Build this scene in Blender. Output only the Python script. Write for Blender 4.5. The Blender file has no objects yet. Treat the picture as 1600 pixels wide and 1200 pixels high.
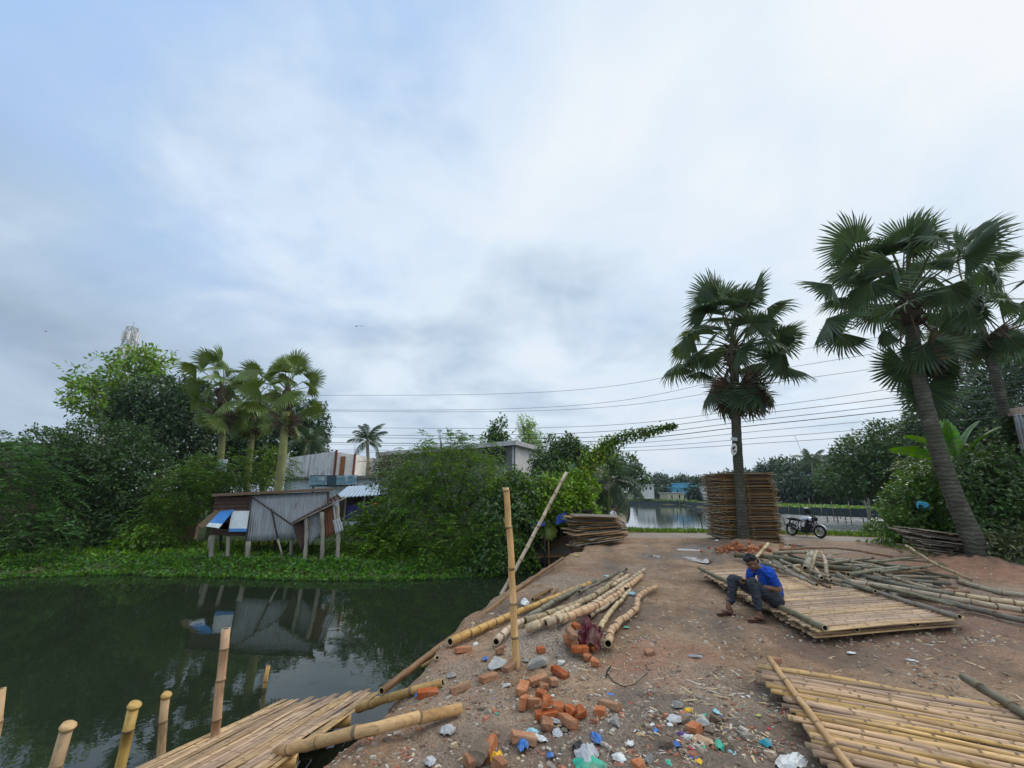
import bpy, math, random
import numpy as np
from mathutils import Vector, Matrix, Quaternion, Euler
R = math.radians
random.seed(7)
rng = np.random.default_rng(11)
scn = bpy.context.scene
COL = scn.collection
V = Vector

# ---------------------------------------------------------------- camera
F = 640.0
HC = 2.0
PIT = math.atan(168.0 / F)
CP, SP = math.cos(PIT), math.sin(PIT)
cam = bpy.data.cameras.new('camera'); camo = bpy.data.objects.new('camera', cam); COL.objects.link(camo)
cam.sensor_width = 36; cam.lens = 36 * F / 1600; cam.clip_start = .05; cam.clip_end = 3000
camo.location = (0, 0, HC); camo.rotation_euler = (math.pi / 2 + PIT, 0, 0)
scn.camera = camo
WL = -1.2                                   # water level

def ray(u, v):
    xc = (u - 800) / F; yc = (600 - v) / F
    return V((xc, CP - yc * SP, SP + yc * CP))
def G(u, v, z=0.0):                          # point of height z seen there
    d = ray(u, v); t = (z - HC) / d.z
    return V((0, 0, HC)) + d * t
def D(u, v, y):                              # point at forward distance y
    d = ray(u, v); return V((0, 0, HC)) + d * (y / d.y)
def T(u, v, y):                              # metres per photo pixel there
    return y / ray(u, v).y / F

# ---------------------------------------------------------------- mesh helper
def basis(d):
    d = V(d).normalized()
    a = V((0, 0, 1)) if abs(d.z) < .9 else V((1, 0, 0))
    x = a.cross(d).normalized(); y = d.cross(x)
    return x, y

class MB:
    def __init__(s): s.v = []; s.f = []; s.m = []; s.sm = []
    def add(s, vs, fs, mi=0, smooth=False):
        o = len(s.v); s.v += [tuple(a) for a in vs]
        for f in fs: s.f.append(tuple(i + o for i in f)); s.m.append(mi); s.sm.append(smooth)
        return s
    def box(s, c, size, rot=None, mi=0, jit=0):
        c = V(c); hx, hy, hz = size[0] / 2, size[1] / 2, size[2] / 2
        vs = []
        for x, y, z in ((-1,-1,-1),(1,-1,-1),(1,1,-1),(-1,1,-1),(-1,-1,1),(1,-1,1),(1,1,1),(-1,1,1)):
            p = V((x * hx, y * hy, z * hz))
            if jit: p += V((random.uniform(-jit, jit), random.uniform(-jit, jit), random.uniform(-jit, jit)))
            if rot is not None: p = rot @ p
            vs.append(c + p)
        return s.add(vs, [(0,3,2,1),(4,5,6,7),(0,1,5,4),(1,2,6,5),(2,3,7,6),(3,0,4,7)], mi)
    def bar(s, p, q, w, h=None, mi=0):       # box between two points
        p, q = V(p), V(q); d = (q - p); x, y = basis(d); h = h or w
        r = Matrix((x, y, d.normalized())).transposed()
        return s.box((p + q) / 2, (w, h, d.length), r, mi)
    def tube(s, pts, rad, n=8, mi=0, caps=True, smooth=True, mis=None):
        pts = [V(p) for p in pts]; k = len(pts)
        if not hasattr(rad, '__len__'): rad = [rad] * k
        o = len(s.v); px = None
        for i in range(k):
            d = (pts[min(i + 1, k - 1)] - pts[max(i - 1, 0)])
            if d.length < 1e-9: d = pts[-1] - pts[0]
            d.normalize()
            if px is None: px, _ = basis(d)
            px = (px - d * px.dot(d)).normalized(); py = d.cross(px)
            for j in range(n):
                a = 2 * math.pi * j / n
                s.v.append(tuple(pts[i] + (px * math.cos(a) + py * math.sin(a)) * rad[i]))
        for i in range(k - 1):
            for j in range(n):
                j2 = (j + 1) % n
                s.f.append((o + i * n + j, o + i * n + j2, o + (i + 1) * n + j2, o + (i + 1) * n + j))
                s.m.append(mis[i] if mis else mi); s.sm.append(smooth)
        if caps:
            s.f.append(tuple(o + j for j in range(n))[::-1]); s.m.append(mi); s.sm.append(False)
            s.f.append(tuple(o + (k - 1) * n + j for j in range(n))); s.m.append(mi); s.sm.append(False)
        return s
    def ball(s, c, r, n=10, mi=0, rot=None, squash=None):
        c = V(c); r = (r, r, r) if not hasattr(r, '__len__') else r
        vs = []; m = max(4, n // 2 + 1)
        for i in range(1, m):
            t = math.pi * i / m
            for j in range(n):
                a = 2 * math.pi * j / n
                p = V((r[0] * math.sin(t) * math.cos(a), r[1] * math.sin(t) * math.sin(a), r[2] * math.cos(t)))
                if rot is not None: p = rot @ p
                vs.append(c + p)
        top = V((0, 0, r[2])); bot = V((0, 0, -r[2]))
        if rot is not None: top = rot @ top; bot = rot @ bot
        vs += [c + top, c + bot]; fs = []
        for i in range(m - 2):
            for j in range(n):
                fs.append((i * n + j, (i + 1) * n + j, (i + 1) * n + (j + 1) % n, i * n + (j + 1) % n))
        t_ = (m - 1) * n
        for j in range(n):
            fs.append((t_, j, (j + 1) % n)); fs.append((t_ + 1, (m - 2) * n + (j + 1) % n, (m - 2) * n + j))
        return s.add(vs, fs, mi, True)
    def prism(s, poly, th, mi=0):            # planar polygon given a thickness vector
        poly = [V(p) for p in poly]; n = len(poly); th = V(th)
        vs = poly + [p + th for p in poly]
        fs = [tuple(range(n)), tuple(range(2 * n - 1, n - 1, -1))] + [(i + n, (i + 1) % n + n, (i + 1) % n, i) for i in range(n)]
        return s.add(vs, fs, mi)
    def build(s, name, mats, parent=None, loc=None):
        me = bpy.data.meshes.new(name)
        me.from_pydata(s.v, [], s.f)
        if not hasattr(mats, '__len__'): mats = [mats]
        for m in mats: me.materials.append(m)
        me.polygons.foreach_set('material_index', s.m)
        me.polygons.foreach_set('use_smooth', s.sm)
        me.update()
        return link(name, me, parent, loc)

def link(name, me, parent=None, loc=None):
    o = bpy.data.objects.new(name, me); COL.objects.link(o)
    if parent is not None: o.parent = parent
    if loc is not None: o.location = loc
    return o
def npmesh(name, v, f, mats, smooth=False, mi=None, nper=4):
    """v (N,3), f (M,nper) numpy"""
    me = bpy.data.meshes.new(name)
    nv, nf = len(v), len(f)
    me.vertices.add(nv); me.vertices.foreach_set('co', np.asarray(v, np.float32).ravel())
    me.loops.add(nf * nper); me.loops.foreach_set('vertex_index', np.asarray(f, np.int32).ravel())
    me.polygons.add(nf); me.polygons.foreach_set('loop_start', np.arange(0, nf * nper, nper, dtype=np.int32))
    if not hasattr(mats, '__len__'): mats = [mats]
    for m in mats: me.materials.append(m)
    if mi is not None: me.polygons.foreach_set('material_index', np.asarray(mi, np.int32))
    me.update(calc_edges=True)
    me.polygons.foreach_set('use_smooth', np.full(nf, bool(smooth)))
    me.validate()
    return me
def tag(o, label=None, cat=None, group=None, kind=None):
    if label: o['label'] = label
    if cat: o['category'] = cat
    if group: o['group'] = group
    if kind: o['kind'] = kind
    return o
def empty(name, loc, label, cat, group=None, rot=None):
    o = bpy.data.objects.new(name, None); COL.objects.link(o); o.location = loc
    o.empty_display_size = .1
    if rot: o.rotation_euler = rot
    return tag(o, label, cat, group)
def copy_tree(o, parent=None):
    c = o.copy(); COL.objects.link(c)
    if parent is not None: c.parent = parent
    for ch in list(o.children): copy_tree(ch, c)
    return c
def spline(pts, step):
    """Catmull-Rom resampled at about step metres"""
    pts = [V(p) for p in pts]
    if len(pts) == 2:
        n = max(1, round((pts[1] - pts[0]).length / step)); return [pts[0].lerp(pts[1], i / n) for i in range(n + 1)]
    P = [pts[0] * 2 - pts[1]] + pts + [pts[-1] * 2 - pts[-2]]
    out = []
    for i in range(1, len(P) - 2):
        n = max(1, round((P[i + 1] - P[i]).length / step))
        for k in range(n):
            t = k / n; a, b, c, d = P[i - 1:i + 3]
            out.append(.5 * ((2 * b) + (c - a) * t + (2 * a - 5 * b + 4 * c - d) * t * t + (3 * b - a - 3 * c + d) * t ** 3))
    out.append(pts[-1]); return out

# ---------------------------------------------------------------- node helpers
def newmat(name):
    m = bpy.data.materials.new(name); m.use_nodes = True
    nt = m.node_tree; b = nt.nodes['Principled BSDF']; b.inputs['Specular IOR Level'].default_value = .25
    return m, nt, b
def N(nt, t, **kw):
    n = nt.nodes.new(t)
    for k, v in kw.items():
        if k.startswith('i_'):
            n.inputs[k[2:].replace('_', ' ')].default_value = v
        else: setattr(n, k, v)
    return n
def coords(nt, kind='Object', scale=(1, 1, 1)):
    tc = N(nt, 'ShaderNodeTexCoord'); mp = N(nt, 'ShaderNodeMapping'); mp.inputs['Scale'].default_value = scale
    nt.links.new(tc.outputs[kind], mp.inputs[0]); return mp.outputs[0]
def noise(nt, vec, scale, detail=5, rough=.55, dist=0):
    n = N(nt, 'ShaderNodeTexNoise'); n.inputs['Scale'].default_value = scale; n.inputs['Detail'].default_value = detail
    n.inputs['Roughness'].default_value = rough; n.inputs['Distortion'].default_value = dist
    nt.links.new(vec, n.inputs['Vector']); return n.outputs['Fac']
def ramp(nt, fac, stops, interp='LINEAR'):
    r = N(nt, 'ShaderNodeValToRGB'); cr = r.color_ramp; cr.interpolation = interp
    while len(cr.elements) < len(stops): cr.elements.new(.5)
    for e, (p, c) in zip(cr.elements, stops):
        e.position = p; e.color = (*c, 1) if hasattr(c, '__len__') else (c, c, c, 1)
    nt.links.new(fac, r.inputs[0]); return r.outputs[0]
def mixc(nt, fac, a, b, mode='MIX'):
    n = N(nt, 'ShaderNodeMix', data_type='RGBA', blend_type=mode)
    for sock, val in ((n.inputs[0], fac), (n.inputs[6], a), (n.inputs[7], b)):
        if isinstance(val, (int, float)): sock.default_value = val
        elif isinstance(val, (tuple, list)): sock.default_value = (*val[:3], 1)
        else: nt.links.new(val, sock)
    return n.outputs[2]
def math_(nt, op, a, b=0.0, clamp=False):
    n = N(nt, 'ShaderNodeMath', operation=op, use_clamp=clamp)
    for sock, val in ((n.inputs[0], a), (n.inputs[1], b)):
        if isinstance(val, (int, float)): sock.default_value = val
        else: nt.links.new(val, sock)
    return n.outputs[0]
def bump(nt, b, h, strength=.3, dist=.02):
    n = N(nt, 'ShaderNodeBump'); n.inputs['Strength'].default_value = strength; n.inputs['Distance'].default_value = dist
    nt.links.new(h, n.inputs['Height']); nt.links.new(n.outputs[0], b.inputs['Normal'])
def hsv(nt, col, h=.5, s=1.0, v=1.0):
    n = N(nt, 'ShaderNodeHueSaturation')
    for sock, val in ((n.inputs['Hue'], h), (n.inputs['Saturation'], s), (n.inputs['Value'], v), (n.inputs['Color'], col)):
        if isinstance(val, (int, float)): sock.default_value = val
        elif isinstance(val, (tuple, list)): sock.default_value = (*val[:3], 1)
        else: nt.links.new(val, sock)
    return n.outputs[0]
def rnd_range(nt, fac, a, b):
    n = N(nt, 'ShaderNodeMapRange'); n.inputs['To Min'].default_value = a; n.inputs['To Max'].default_value = b
    nt.links.new(fac, n.inputs[0]); return n.outputs[0]

def mat_plain(name, col, rough=.8, var=.25, scale=6, metal=0, bmp=.15, stretch=(1, 1, 1), dirt=None, dirt_amt=.5):
    """painted / worn surface: base colour with blotches, fine grain and optional dirt"""
    m, nt, b = newmat(name); vec = coords(nt, 'Object', stretch)
    n1 = noise(nt, vec, scale, 6, .6); n2 = noise(nt, vec, scale * 9, 3)
    f = math_(nt, 'ADD', math_(nt, 'MULTIPLY', n1, .7), math_(nt, 'MULTIPLY', n2, .3))
    lo = tuple(c * (1 - var) for c in col); hi = tuple(min(1, c * (1 + var)) for c in col)
    c = ramp(nt, f, [(.3, lo), (.7, hi)])
    oi = N(nt, 'ShaderNodeObjectInfo')
    c = hsv(nt, c, .5, 1, rnd_range(nt, oi.outputs['Random'], 1 - var * .5, 1 + var * .5))
    if dirt:
        d = ramp(nt, noise(nt, vec, scale * .6, 8, .7), [(.45, 0), (.65, 1)])
        c = mixc(nt, math_(nt, 'MULTIPLY', d, dirt_amt), c, dirt)
    nt.links.new(c, b.inputs['Base Color']); b.inputs['Roughness'].default_value = rough; b.inputs['Metallic'].default_value = metal
    if bmp: bump(nt, b, f, bmp, .01)
    return m
def mat_leaf(name, col, var=.35, rough=.5, hue=.03, trans=.25):
    m, nt, b = newmat(name)
    g = N(nt, 'ShaderNodeNewGeometry'); r = g.outputs['Random Per Island']
    oi = N(nt, 'ShaderNodeObjectInfo')
    r2 = math_(nt, 'FRACT', math_(nt, 'MULTIPLY', r, 17.31))
    c = hsv(nt, (*col, 1), rnd_range(nt, r, .5 - hue, .5 + hue), rnd_range(nt, r2, .95, 1.3), rnd_range(nt, r2, 1 - var * 1.3, 1 + var * 1.3))
    c = hsv(nt, c, .5, 1, rnd_range(nt, oi.outputs['Random'], .88, 1.12))
    nt.links.new(c, b.inputs['Base Color']); b.inputs['Roughness'].default_value = rough * .85; b.inputs['Specular IOR Level'].default_value = .5
    tr = N(nt, 'ShaderNodeBsdfTranslucent'); nt.links.new(hsv(nt, c, .48, 1.1, 1.3), tr.inputs[0])
    mx = N(nt, 'ShaderNodeMixShader'); mx.inputs[0].default_value = trans
    nt.links.new(b.outputs[0], mx.inputs[1]); nt.links.new(tr.outputs[0], mx.inputs[2])
    nt.links.new(mx.outputs[0], nt.nodes['Material Output'].inputs[0])
    return m
def mat_bamboo(name, c1, c2, spot=(.10, .07, .04), island=False, rough=.55):
    m, nt, b = newmat(name); vec = coords(nt, 'Object'); st = coords(nt, 'Object', (.45, 9, 9))
    oi = N(nt, 'ShaderNodeObjectInfo'); g = N(nt, 'ShaderNodeNewGeometry')
    r = g.outputs['Random Per Island'] if island else oi.outputs['Random']
    n1 = noise(nt, vec, 3.5, 6, .65); n2 = noise(nt, vec, 45, 4, .6); n3 = noise(nt, st, 4.0, 5, .65)
    f = math_(nt, 'ADD', math_(nt, 'MULTIPLY', n1, .45), math_(nt, 'ADD', math_(nt, 'MULTIPLY', n3, .4), math_(nt, 'MULTIPLY', n2, .15)))
    c = ramp(nt, f, [(.38, c1), (.62, c2)])
    c = mixc(nt, .6, c, ramp(nt, n3, [(.28, .5), (.45, 1.0), (.7, 1.12)]), 'MULTIPLY')
    r2 = math_(nt, 'FRACT', math_(nt, 'MULTIPLY', r, 7.77))
    c = hsv(nt, c, rnd_range(nt, r2, .490, .508), rnd_range(nt, r2, .88, 1.2), rnd_range(nt, r, .58, 1.2))
    s = ramp(nt, noise(nt, coords(nt, 'Object', (.6, 1.4, 1.4)), 10, 8, .78), [(.54, 0), (.66, 1)])
    c = mixc(nt, math_(nt, 'MULTIPLY', s, .55), c, spot)
    if island:
        w_ = ramp(nt, noise(nt, coords(nt, 'Object', (.5, 1.6, 1)), 1.3, 5, .6), [(.46, 0), (.66, .55)]); c = mixc(nt, w_, c, (.145, .098, .082))
    nt.links.new(c, b.inputs['Base Color']); b.inputs['Roughness'].default_value = rough
    bump(nt, b, n2, .15, .004)
    return m

# ---------------------------------------------------------------- world and sun
SUN_AZ, SUN_EL = R(55), R(40)               # azimuth measured clockwise from +Y
sd = V((math.sin(SUN_AZ) * math.cos(SUN_EL), math.cos(SUN_AZ) * math.cos(SUN_EL), math.sin(SUN_EL)))
w = bpy.data.worlds.new('World'); scn.world = w; w.use_nodes = True
nt = w.node_tree; nt.nodes.clear()
out = N(nt, 'ShaderNodeOutputWorld'); bg = N(nt, 'ShaderNodeBackground'); bg2 = N(nt, 'ShaderNodeBackground')
sky = N(nt, 'ShaderNodeTexSky', sky_type='NISHITA'); sky.sun_disc = False; sky.sun_elevation = SUN_EL; sky.sun_rotation = SUN_AZ
sky.air_density = 1.0; sky.dust_density = .6
nt.links.new(sky.outputs[0], bg.inputs[0]); bg.inputs[1].default_value = .15
tc = N(nt, 'ShaderNodeTexCoord'); gen = tc.outputs['Generated']
sep = N(nt, 'ShaderNodeSeparateXYZ'); nt.links.new(gen, sep.inputs[0])
den = math_(nt, 'ADD', math_(nt, 'MAXIMUM', sep.outputs[2], 0), .22)
cx = math_(nt, 'DIVIDE', sep.outputs[0], den); cy = math_(nt, 'DIVIDE', sep.outputs[1], den)
cmb = N(nt, 'ShaderNodeCombineXYZ'); nt.links.new(cx, cmb.inputs[0]); nt.links.new(cy, cmb.inputs[1]); cmb.inputs[2].default_value = 3.1
cv = cmb.outputs[0]
n_big = noise(nt, cv, .75, 3, .5, .3); n_mid = noise(nt, cv, 1.7, 8, .55, .3); n_fin = noise(nt, cv, 5.0, 4, .5, .1)
dens = math_(nt, 'ADD', math_(nt, 'MULTIPLY', n_big, .5), math_(nt, 'ADD', math_(nt, 'MULTIPLY', n_mid, .42), math_(nt, 'MULTIPLY', n_fin, .08)))
dp = N(nt, 'ShaderNodeVectorMath', operation='DOT_PRODUCT'); nt.links.new(gen, dp.inputs[0]); dp.inputs[1].default_value = (sd.x, sd.y, sd.z)
toward = math_(nt, 'MULTIPLY', math_(nt, 'ADD', dp.outputs['Value'], .15), .87, True)
dens = math_(nt, 'ADD', math_(nt, 'MULTIPLY', math_(nt, 'SUBTRACT', dens, .5), 1.15), .5)
br = math_(nt, 'ADD', dens, math_(nt, 'MULTIPLY', math_(nt, 'SUBTRACT', toward, .6), .30))
ccol = ramp(nt, br, [(.24, (.29, .385, .51)), (.40, (.44, .555, .69)), (.52, (.67, .77, .87)), (.68, (.82, .855, .885))])
hz = math_(nt, 'POWER', math_(nt, 'SUBTRACT', 1, math_(nt, 'MAXIMUM', sep.outputs[2], 0)), 7)
ccol = mixc(nt, math_(nt, 'MULTIPLY', hz, .75), ccol, (.56, .65, .76))
sky_fill = ramp(nt, sep.outputs[2], [(.865, 1.0), (.98, 2.3)])           # overcast sky is brightest overhead; boosted above the view as added fill light
sky_fill = math_(nt, 'MULTIPLY', sky_fill, ramp(nt, math_(nt, 'ADD', math_(nt, 'MULTIPLY', sep.outputs[1], -1), .5), [(.35, 1.0), (1.0, 1.55)]))  # clouds behind the camera brightened too, added fill for the ground
nt.links.new(sky_fill, bg2.inputs[1])
bd = ray(400, 60).normalized(); dq = N(nt, 'ShaderNodeVectorMath', operation='DOT_PRODUCT'); nt.links.new(gen, dq.inputs[0]); dq.inputs[1].default_value = tuple(bd)
thin = math_(nt, 'MULTIPLY', ramp(nt, dq.outputs['Value'], [(.84, 0), (.985, 1)]), ramp(nt, n_mid, [(.36, 1), (.60, .25)]))
ccol = mixc(nt, thin, ccol, (.37, .55, .86))                     # thin cloud with the blue showing through
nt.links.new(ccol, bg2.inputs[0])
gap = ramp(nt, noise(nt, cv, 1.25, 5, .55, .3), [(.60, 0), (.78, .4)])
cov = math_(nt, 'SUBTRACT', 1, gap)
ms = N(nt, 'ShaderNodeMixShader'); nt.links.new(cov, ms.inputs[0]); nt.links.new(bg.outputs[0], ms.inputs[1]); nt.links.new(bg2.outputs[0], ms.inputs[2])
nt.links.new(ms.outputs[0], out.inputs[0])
sl = bpy.data.lights.new('sun', 'SUN'); sl.energy = 1.5; sl.angle = R(22); sl.color = (1, .96, .9)
slo = bpy.data.objects.new('sun', sl); COL.objects.link(slo); slo.rotation_euler = sd.to_track_quat('Z', 'Y').to_euler()
scn.view_settings.view_transform = 'Standard'; scn.view_settings.look = 'None'; scn.view_settings.exposure = .14; scn.view_settings.gamma = 1

# ---------------------------------------------------------------- numpy noise and terrain
_perm = rng.random((256, 256))
def vnoise(x, y):
    xi = np.floor(x).astype(int); yi = np.floor(y).astype(int); fx = x - xi; fy = y - yi
    fx = fx * fx * (3 - 2 * fx); fy = fy * fy * (3 - 2 * fy)
    g = lambda a, b: _perm[a & 255, b & 255]
    return (g(xi, yi) * (1 - fx) + g(xi + 1, yi) * fx) * (1 - fy) + (g(xi, yi + 1) * (1 - fx) + g(xi + 1, yi + 1) * fx) * fy
def fbm(x, y, o=4):
    s = 0; a = .5; t = 0
    for k in range(o):
        s = s + a * vnoise(x * 2 ** k + 17 * k, y * 2 ** k + 31 * k); t += a; a *= .5
    return s / t - .5
def sdist(px, py, poly):
    """distance to polygon edge, negative inside"""
    d = np.full(px.shape, 1e9); ins = np.zeros(px.shape, bool); n = len(poly)
    for i in range(n):
        ax, ay = poly[i]; bx, by = poly[(i + 1) % n]
        ex, ey = bx - ax, by - ay
        t = np.clip(((px - ax) * ex + (py - ay) * ey) / (ex * ex + ey * ey), 0, 1)
        d = np.minimum(d, np.hypot(px - ax - t * ex, py - ay - t * ey))
        c = ((ay > py) != (by > py)) & (px < (bx - ax) * (py - ay) / ((by - ay) or 1e-9) + ax)
        ins ^= c
    return np.where(ins, -d, d)
POND = [(-3.2, -30), (-2.7, 3), (-2.25, 5.0), (-1.8, 6.4), (-1.3, 7.7), (-.85, 9), (-.35, 10.5), (.35, 12.2), (1.1, 14), (1.75, 15.8), (2.4, 17.6),
        (2.4, 20), (1.0, 20.6), (-.5, 18.0), (-2.6, 17.3), (-4.6, 16.9), (-7, 16.9), (-10.2, 17.5), (-13, 17.9), (-17, 18.1), (-19.0, 17.6),
        (-20.2, 15.8), (-22, 13), (-24, 6), (-26, -2), (-26, -30)]
LAKE = [(5.3, 26), (7.5, 24.6), (14, 23.0), (20, 22.4), (26, 24), (31, 30), (36, 40), (49, 53), (44, 58), (40, 66), (37.5, 79), (41, 100), (42, 108),
        (29, 112), (22, 80), (12, 45), (7.5, 32)]
ROAD = [(-8, 21.6), (2, 20.9), (6, 20.7), (10, 20.2), (14, 19.2), (18, 17.6), (24, 14.5), (34, 9)]
def ss(a, b, x):
    t = np.clip((x - a) / (b - a), 0, 1); return t * t * (3 - 2 * t)
def road_d(x, y):
    d = np.full(np.shape(x), 1e9)
    for (ax, ay), (bx, by) in zip(ROAD, ROAD[1:]):
        ex, ey = bx - ax, by - ay
        t = np.clip(((x - ax) * ex + (y - ay) * ey) / (ex * ex + ey * ey), 0, 1)
        d = np.minimum(d, np.hypot(x - ax - t * ex, y - ay - t * ey))
    return d
MOUNDS = [(.42, 6.35, .55, .16), (.9, 6.5, .35, .10), (8.75, 16.6, 1.3, .22), (1.6, 9.0, 1.2, .08), (-.1, 4.1, .6, .06), (1.5, 3.9, .7, .06), (6.5, 14.3, 1.6, .07), (12.4, 11.6, 1.5, .3)]
PUDS = []
def Hn(x, y):
    x = np.asarray(x, float); y = np.asarray(y, float)
    dp_ = sdist(x, y, POND); dl = sdist(x, y, LAKE)
    far = 1 - ss(.3, 3.2, x + np.maximum(0, 15.5 - y) * 1.2)          # land across the pond lies lower
    land = -.78 * far * (1 - .5 * ss(20, 32, y)) 
    land = land + (-.55 - land) * ss(30, 60, y) * ss(2, 10, x)
    rough = fbm(x * .9, y * .9, 5) * .11 + fbm(x * 4.5, y * 4.5, 3) * .055
    rd = road_d(x, y)
    rough = rough * (.25 + .75 * ss(1.0, 2.0, rd))
    # wheel ruts of the track coming towards the viewer
    tx = 4.2 - .28 * (15.5 - y) * .75
    for off in (-.75, .75):
        rough = rough - .045 * np.exp(-((x - tx - off) / .22) ** 2) * ss(4.5, 6.5, y) * (1 - ss(17, 19, y))
    land = land + rough
    for mx, my, mr, mh in MOUNDS:
        land = land + mh * np.exp(-((x - mx) ** 2 + (y - my) ** 2) / (mr * mr)) * (1 + .8 * fbm(x * 5, y * 5, 3))
    for px_, py_, ra, rb in PUDS:
        land = land - rough * .75 * np.exp(-(((x - px_) / (ra * 1.6)) ** 2 + ((y - py_) / (rb * 1.6)) ** 2))
        land = land - .05 * np.exp(-(((x - px_) / ra) ** 2 + ((y - py_) / rb) ** 2) ** 1.5) 
    slope = (1.0 + .9 * ss(5.2, 7.5, y)) * (1 - far) + .6 * far
    wob = fbm(x * 1.3 + 40, y * 1.3, 4) * .5
    def shore(d, land, sl):
        up = WL + np.maximum(d + wob * ss(0, .8, np.abs(d)), -2.2) * sl
        k = .12
        h = np.clip(.5 + .5 * (land - up) / k, 0, 1)
        return land + (up - land) * h - k * h * (1 - h)
    z = shore(dp_, land, slope)
    z = np.minimum(z, shore(dl, z, .8))
    return z
def H(x, y): return float(Hn(np.array([x]), np.array([y]))[0])
def GT(u, v, off=0.0):
    """where the ray through that photo pixel meets the ground"""
    d = ray(u, v)
    ts = np.linspace(1.5, 60, 1600) ; o = np.array([0, 0, HC])
    pts = o + ts[:, None] * np.array(d)
    k = pts[:, 2] - Hn(pts[:, 0], pts[:, 1]) - off
    i = int(np.argmax(k < 0)) if (k < 0).any() else len(ts) - 1
    a, b = k[i - 1], k[i]; t = ts[i - 1] + (ts[i] - ts[i - 1]) * a / (a - b + 1e-9)
    return V((0, 0, HC)) + d * float(t)
# ---------------------------------------------------------------- ground
PUDDLES = []
for u_, v_, rx, ry in [(1083, 861, .6, .5), (1092, 874, .5, .7), (1024, 868, .45, .35), (1107, 881, .3, .3), (1225, 853, .8, .35), (1300, 866, .6, .3), (1262, 856, .5, .3)]:
    p = G(u_, v_, -.02); z_ = H(p.x, p.y); PUDDLES.append((p.x, p.y, rx, ry, z_))
for a in PUDDLES: PUDS.append(a[:4])
def geo(a, b, n):   # growing steps from a outwards to b
    t = np.linspace(0, 1, n + 1)[1:]; return a + (b - a) * t ** 3
xs = np.concatenate([-geo(4, 600, 70)[::-1], np.arange(-4, 13.001, .065), geo(13, 600, 70)])
ys = np.concatenate([-geo(0, 40, 12)[::-1], np.arange(0, 2.4, .3), np.arange(2.4, 12, .06), np.arange(12, 23, .1), geo(23, 1500, 90)])
gx, gy = np.meshgrid(xs, ys)
gz = Hn(gx.ravel(), gy.ravel()).reshape(gx.shape)
clod = np.maximum(0, fbm(gx * 7 + 5, gy * 7, 4)) ** 1.5 * .35
gz = gz + ss(-4, -3, gx) * (1 - ss(12, 13, gx)) * (1 - ss(14, 18, gy)) * (gz > WL + .15) * clod * ss(-.05, .15, fbm(gx * .8 + 2, gy * .8, 3)) * .6
fine = ss(-4, -3, gx) * (1 - ss(12, 13, gx)) * (1 - ss(16, 22, gy))
gz = gz + fine * (fbm(gx * 12, gy * 12, 3) * .034)
nx, ny = len(xs), len(ys)
idx = np.arange(nx * ny).reshape(ny, nx)
fq = np.stack([idx[:-1, :-1], idx[:-1, 1:], idx[1:, 1:], idx[1:, :-1]], -1).reshape(-1, 4)
vv = np.stack([gx, gy, gz], -1).reshape(-1, 3)

m_ground, nt, b = newmat('earth'); vec = coords(nt, 'Object')
a_red = N(nt, 'ShaderNodeAttribute', attribute_name='red').outputs['Fac']
a_grey = N(nt, 'ShaderNodeAttribute', attribute_name='grit').outputs['Fac']
a_wet = N(nt, 'ShaderNodeAttribute', attribute_name='wet').outputs['Fac']
a_grn = N(nt, 'ShaderNodeAttribute', attribute_name='green').outputs['Fac']
n1 = noise(nt, vec, 1.1, 8, .65); n2 = noise(nt, vec, 7, 8, .7); n3 = noise(nt, vec, 42, 6, .7); n4 = noise(nt, vec, 130, 3, .6)
c = ramp(nt, n1, [(.3, (.185, .108, .061)), (.5, (.290, .182, .108)), (.7, (.385, .262, .166))])
c = mixc(nt, .8, c, ramp(nt, n2, [(.28, .42), (.5, .95), (.72, 1.35)]), 'MULTIPLY')
c = mixc(nt, math_(nt, 'MULTIPLY', a_red, ramp(nt, n2, [(.3, .12), (.62, .9)])), c, ramp(nt, n3, [(.3, (.26, .115, .07)), (.7, (.42, .21, .135))]))
c = mixc(nt, math_(nt, 'MULTIPLY', a_grey, .8), c, ramp(nt, n3, [(.3, (.135, .105, .080)), (.5, (.26, .208, .162)), (.68, (.42, .355, .285))]))
c = mixc(nt, .75, c, ramp(nt, n3, [(.28, .45), (.5, 1.0), (.72, 1.45)]), 'MULTIPLY')
vo = N(nt, 'ShaderNodeTexVoronoi'); vo.inputs['Scale'].default_value = 38; nt.links.new(vec, vo.inputs['Vector'])
peb = ramp(nt, vo.outputs['Distance'], [(.10, 1), (.24, 0)])
pm = ramp(nt, noise(nt, vec, 5, 4, .7), [(.45, 0), (.6, 1)])
vcol = hsv(nt, ramp(nt, vo.outputs['Color'], [(.2, (.18, .10, .07)), (.5, (.34, .30, .27)), (.8, (.58, .53, .46))]), .5, .9, 1)
c = mixc(nt, math_(nt, 'MULTIPLY', peb, pm), c, vcol)
c = mixc(nt, math_(nt, 'MULTIPLY', a_wet, ramp(nt, noise(nt, vec, 2.6, 6, .65), [(.3, .45), (.6, .92)])), c, (.075, .054, .040))
gcol = ramp(nt, n2, [(.3, (.018, .032, .010)), (.7, (.05, .08, .022))])
c = mixc(nt, a_grn, c, gcol)
nt.links.new(c, b.inputs['Base Color'])
nt.links.new(ramp(nt, a_wet, [(0, .9), (1, .35)]), b.inputs['Roughness'])
hgt = math_(nt, 'ADD', math_(nt, 'MULTIPLY', n2, .6), math_(nt, 'ADD', math_(nt, 'MULTIPLY', n3, .45), math_(nt, 'ADD', math_(nt, 'MULTIPLY', n4, .12), math_(nt, 'MULTIPLY', peb, .3))))
bump(nt, b, hgt, .9, .045)

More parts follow.
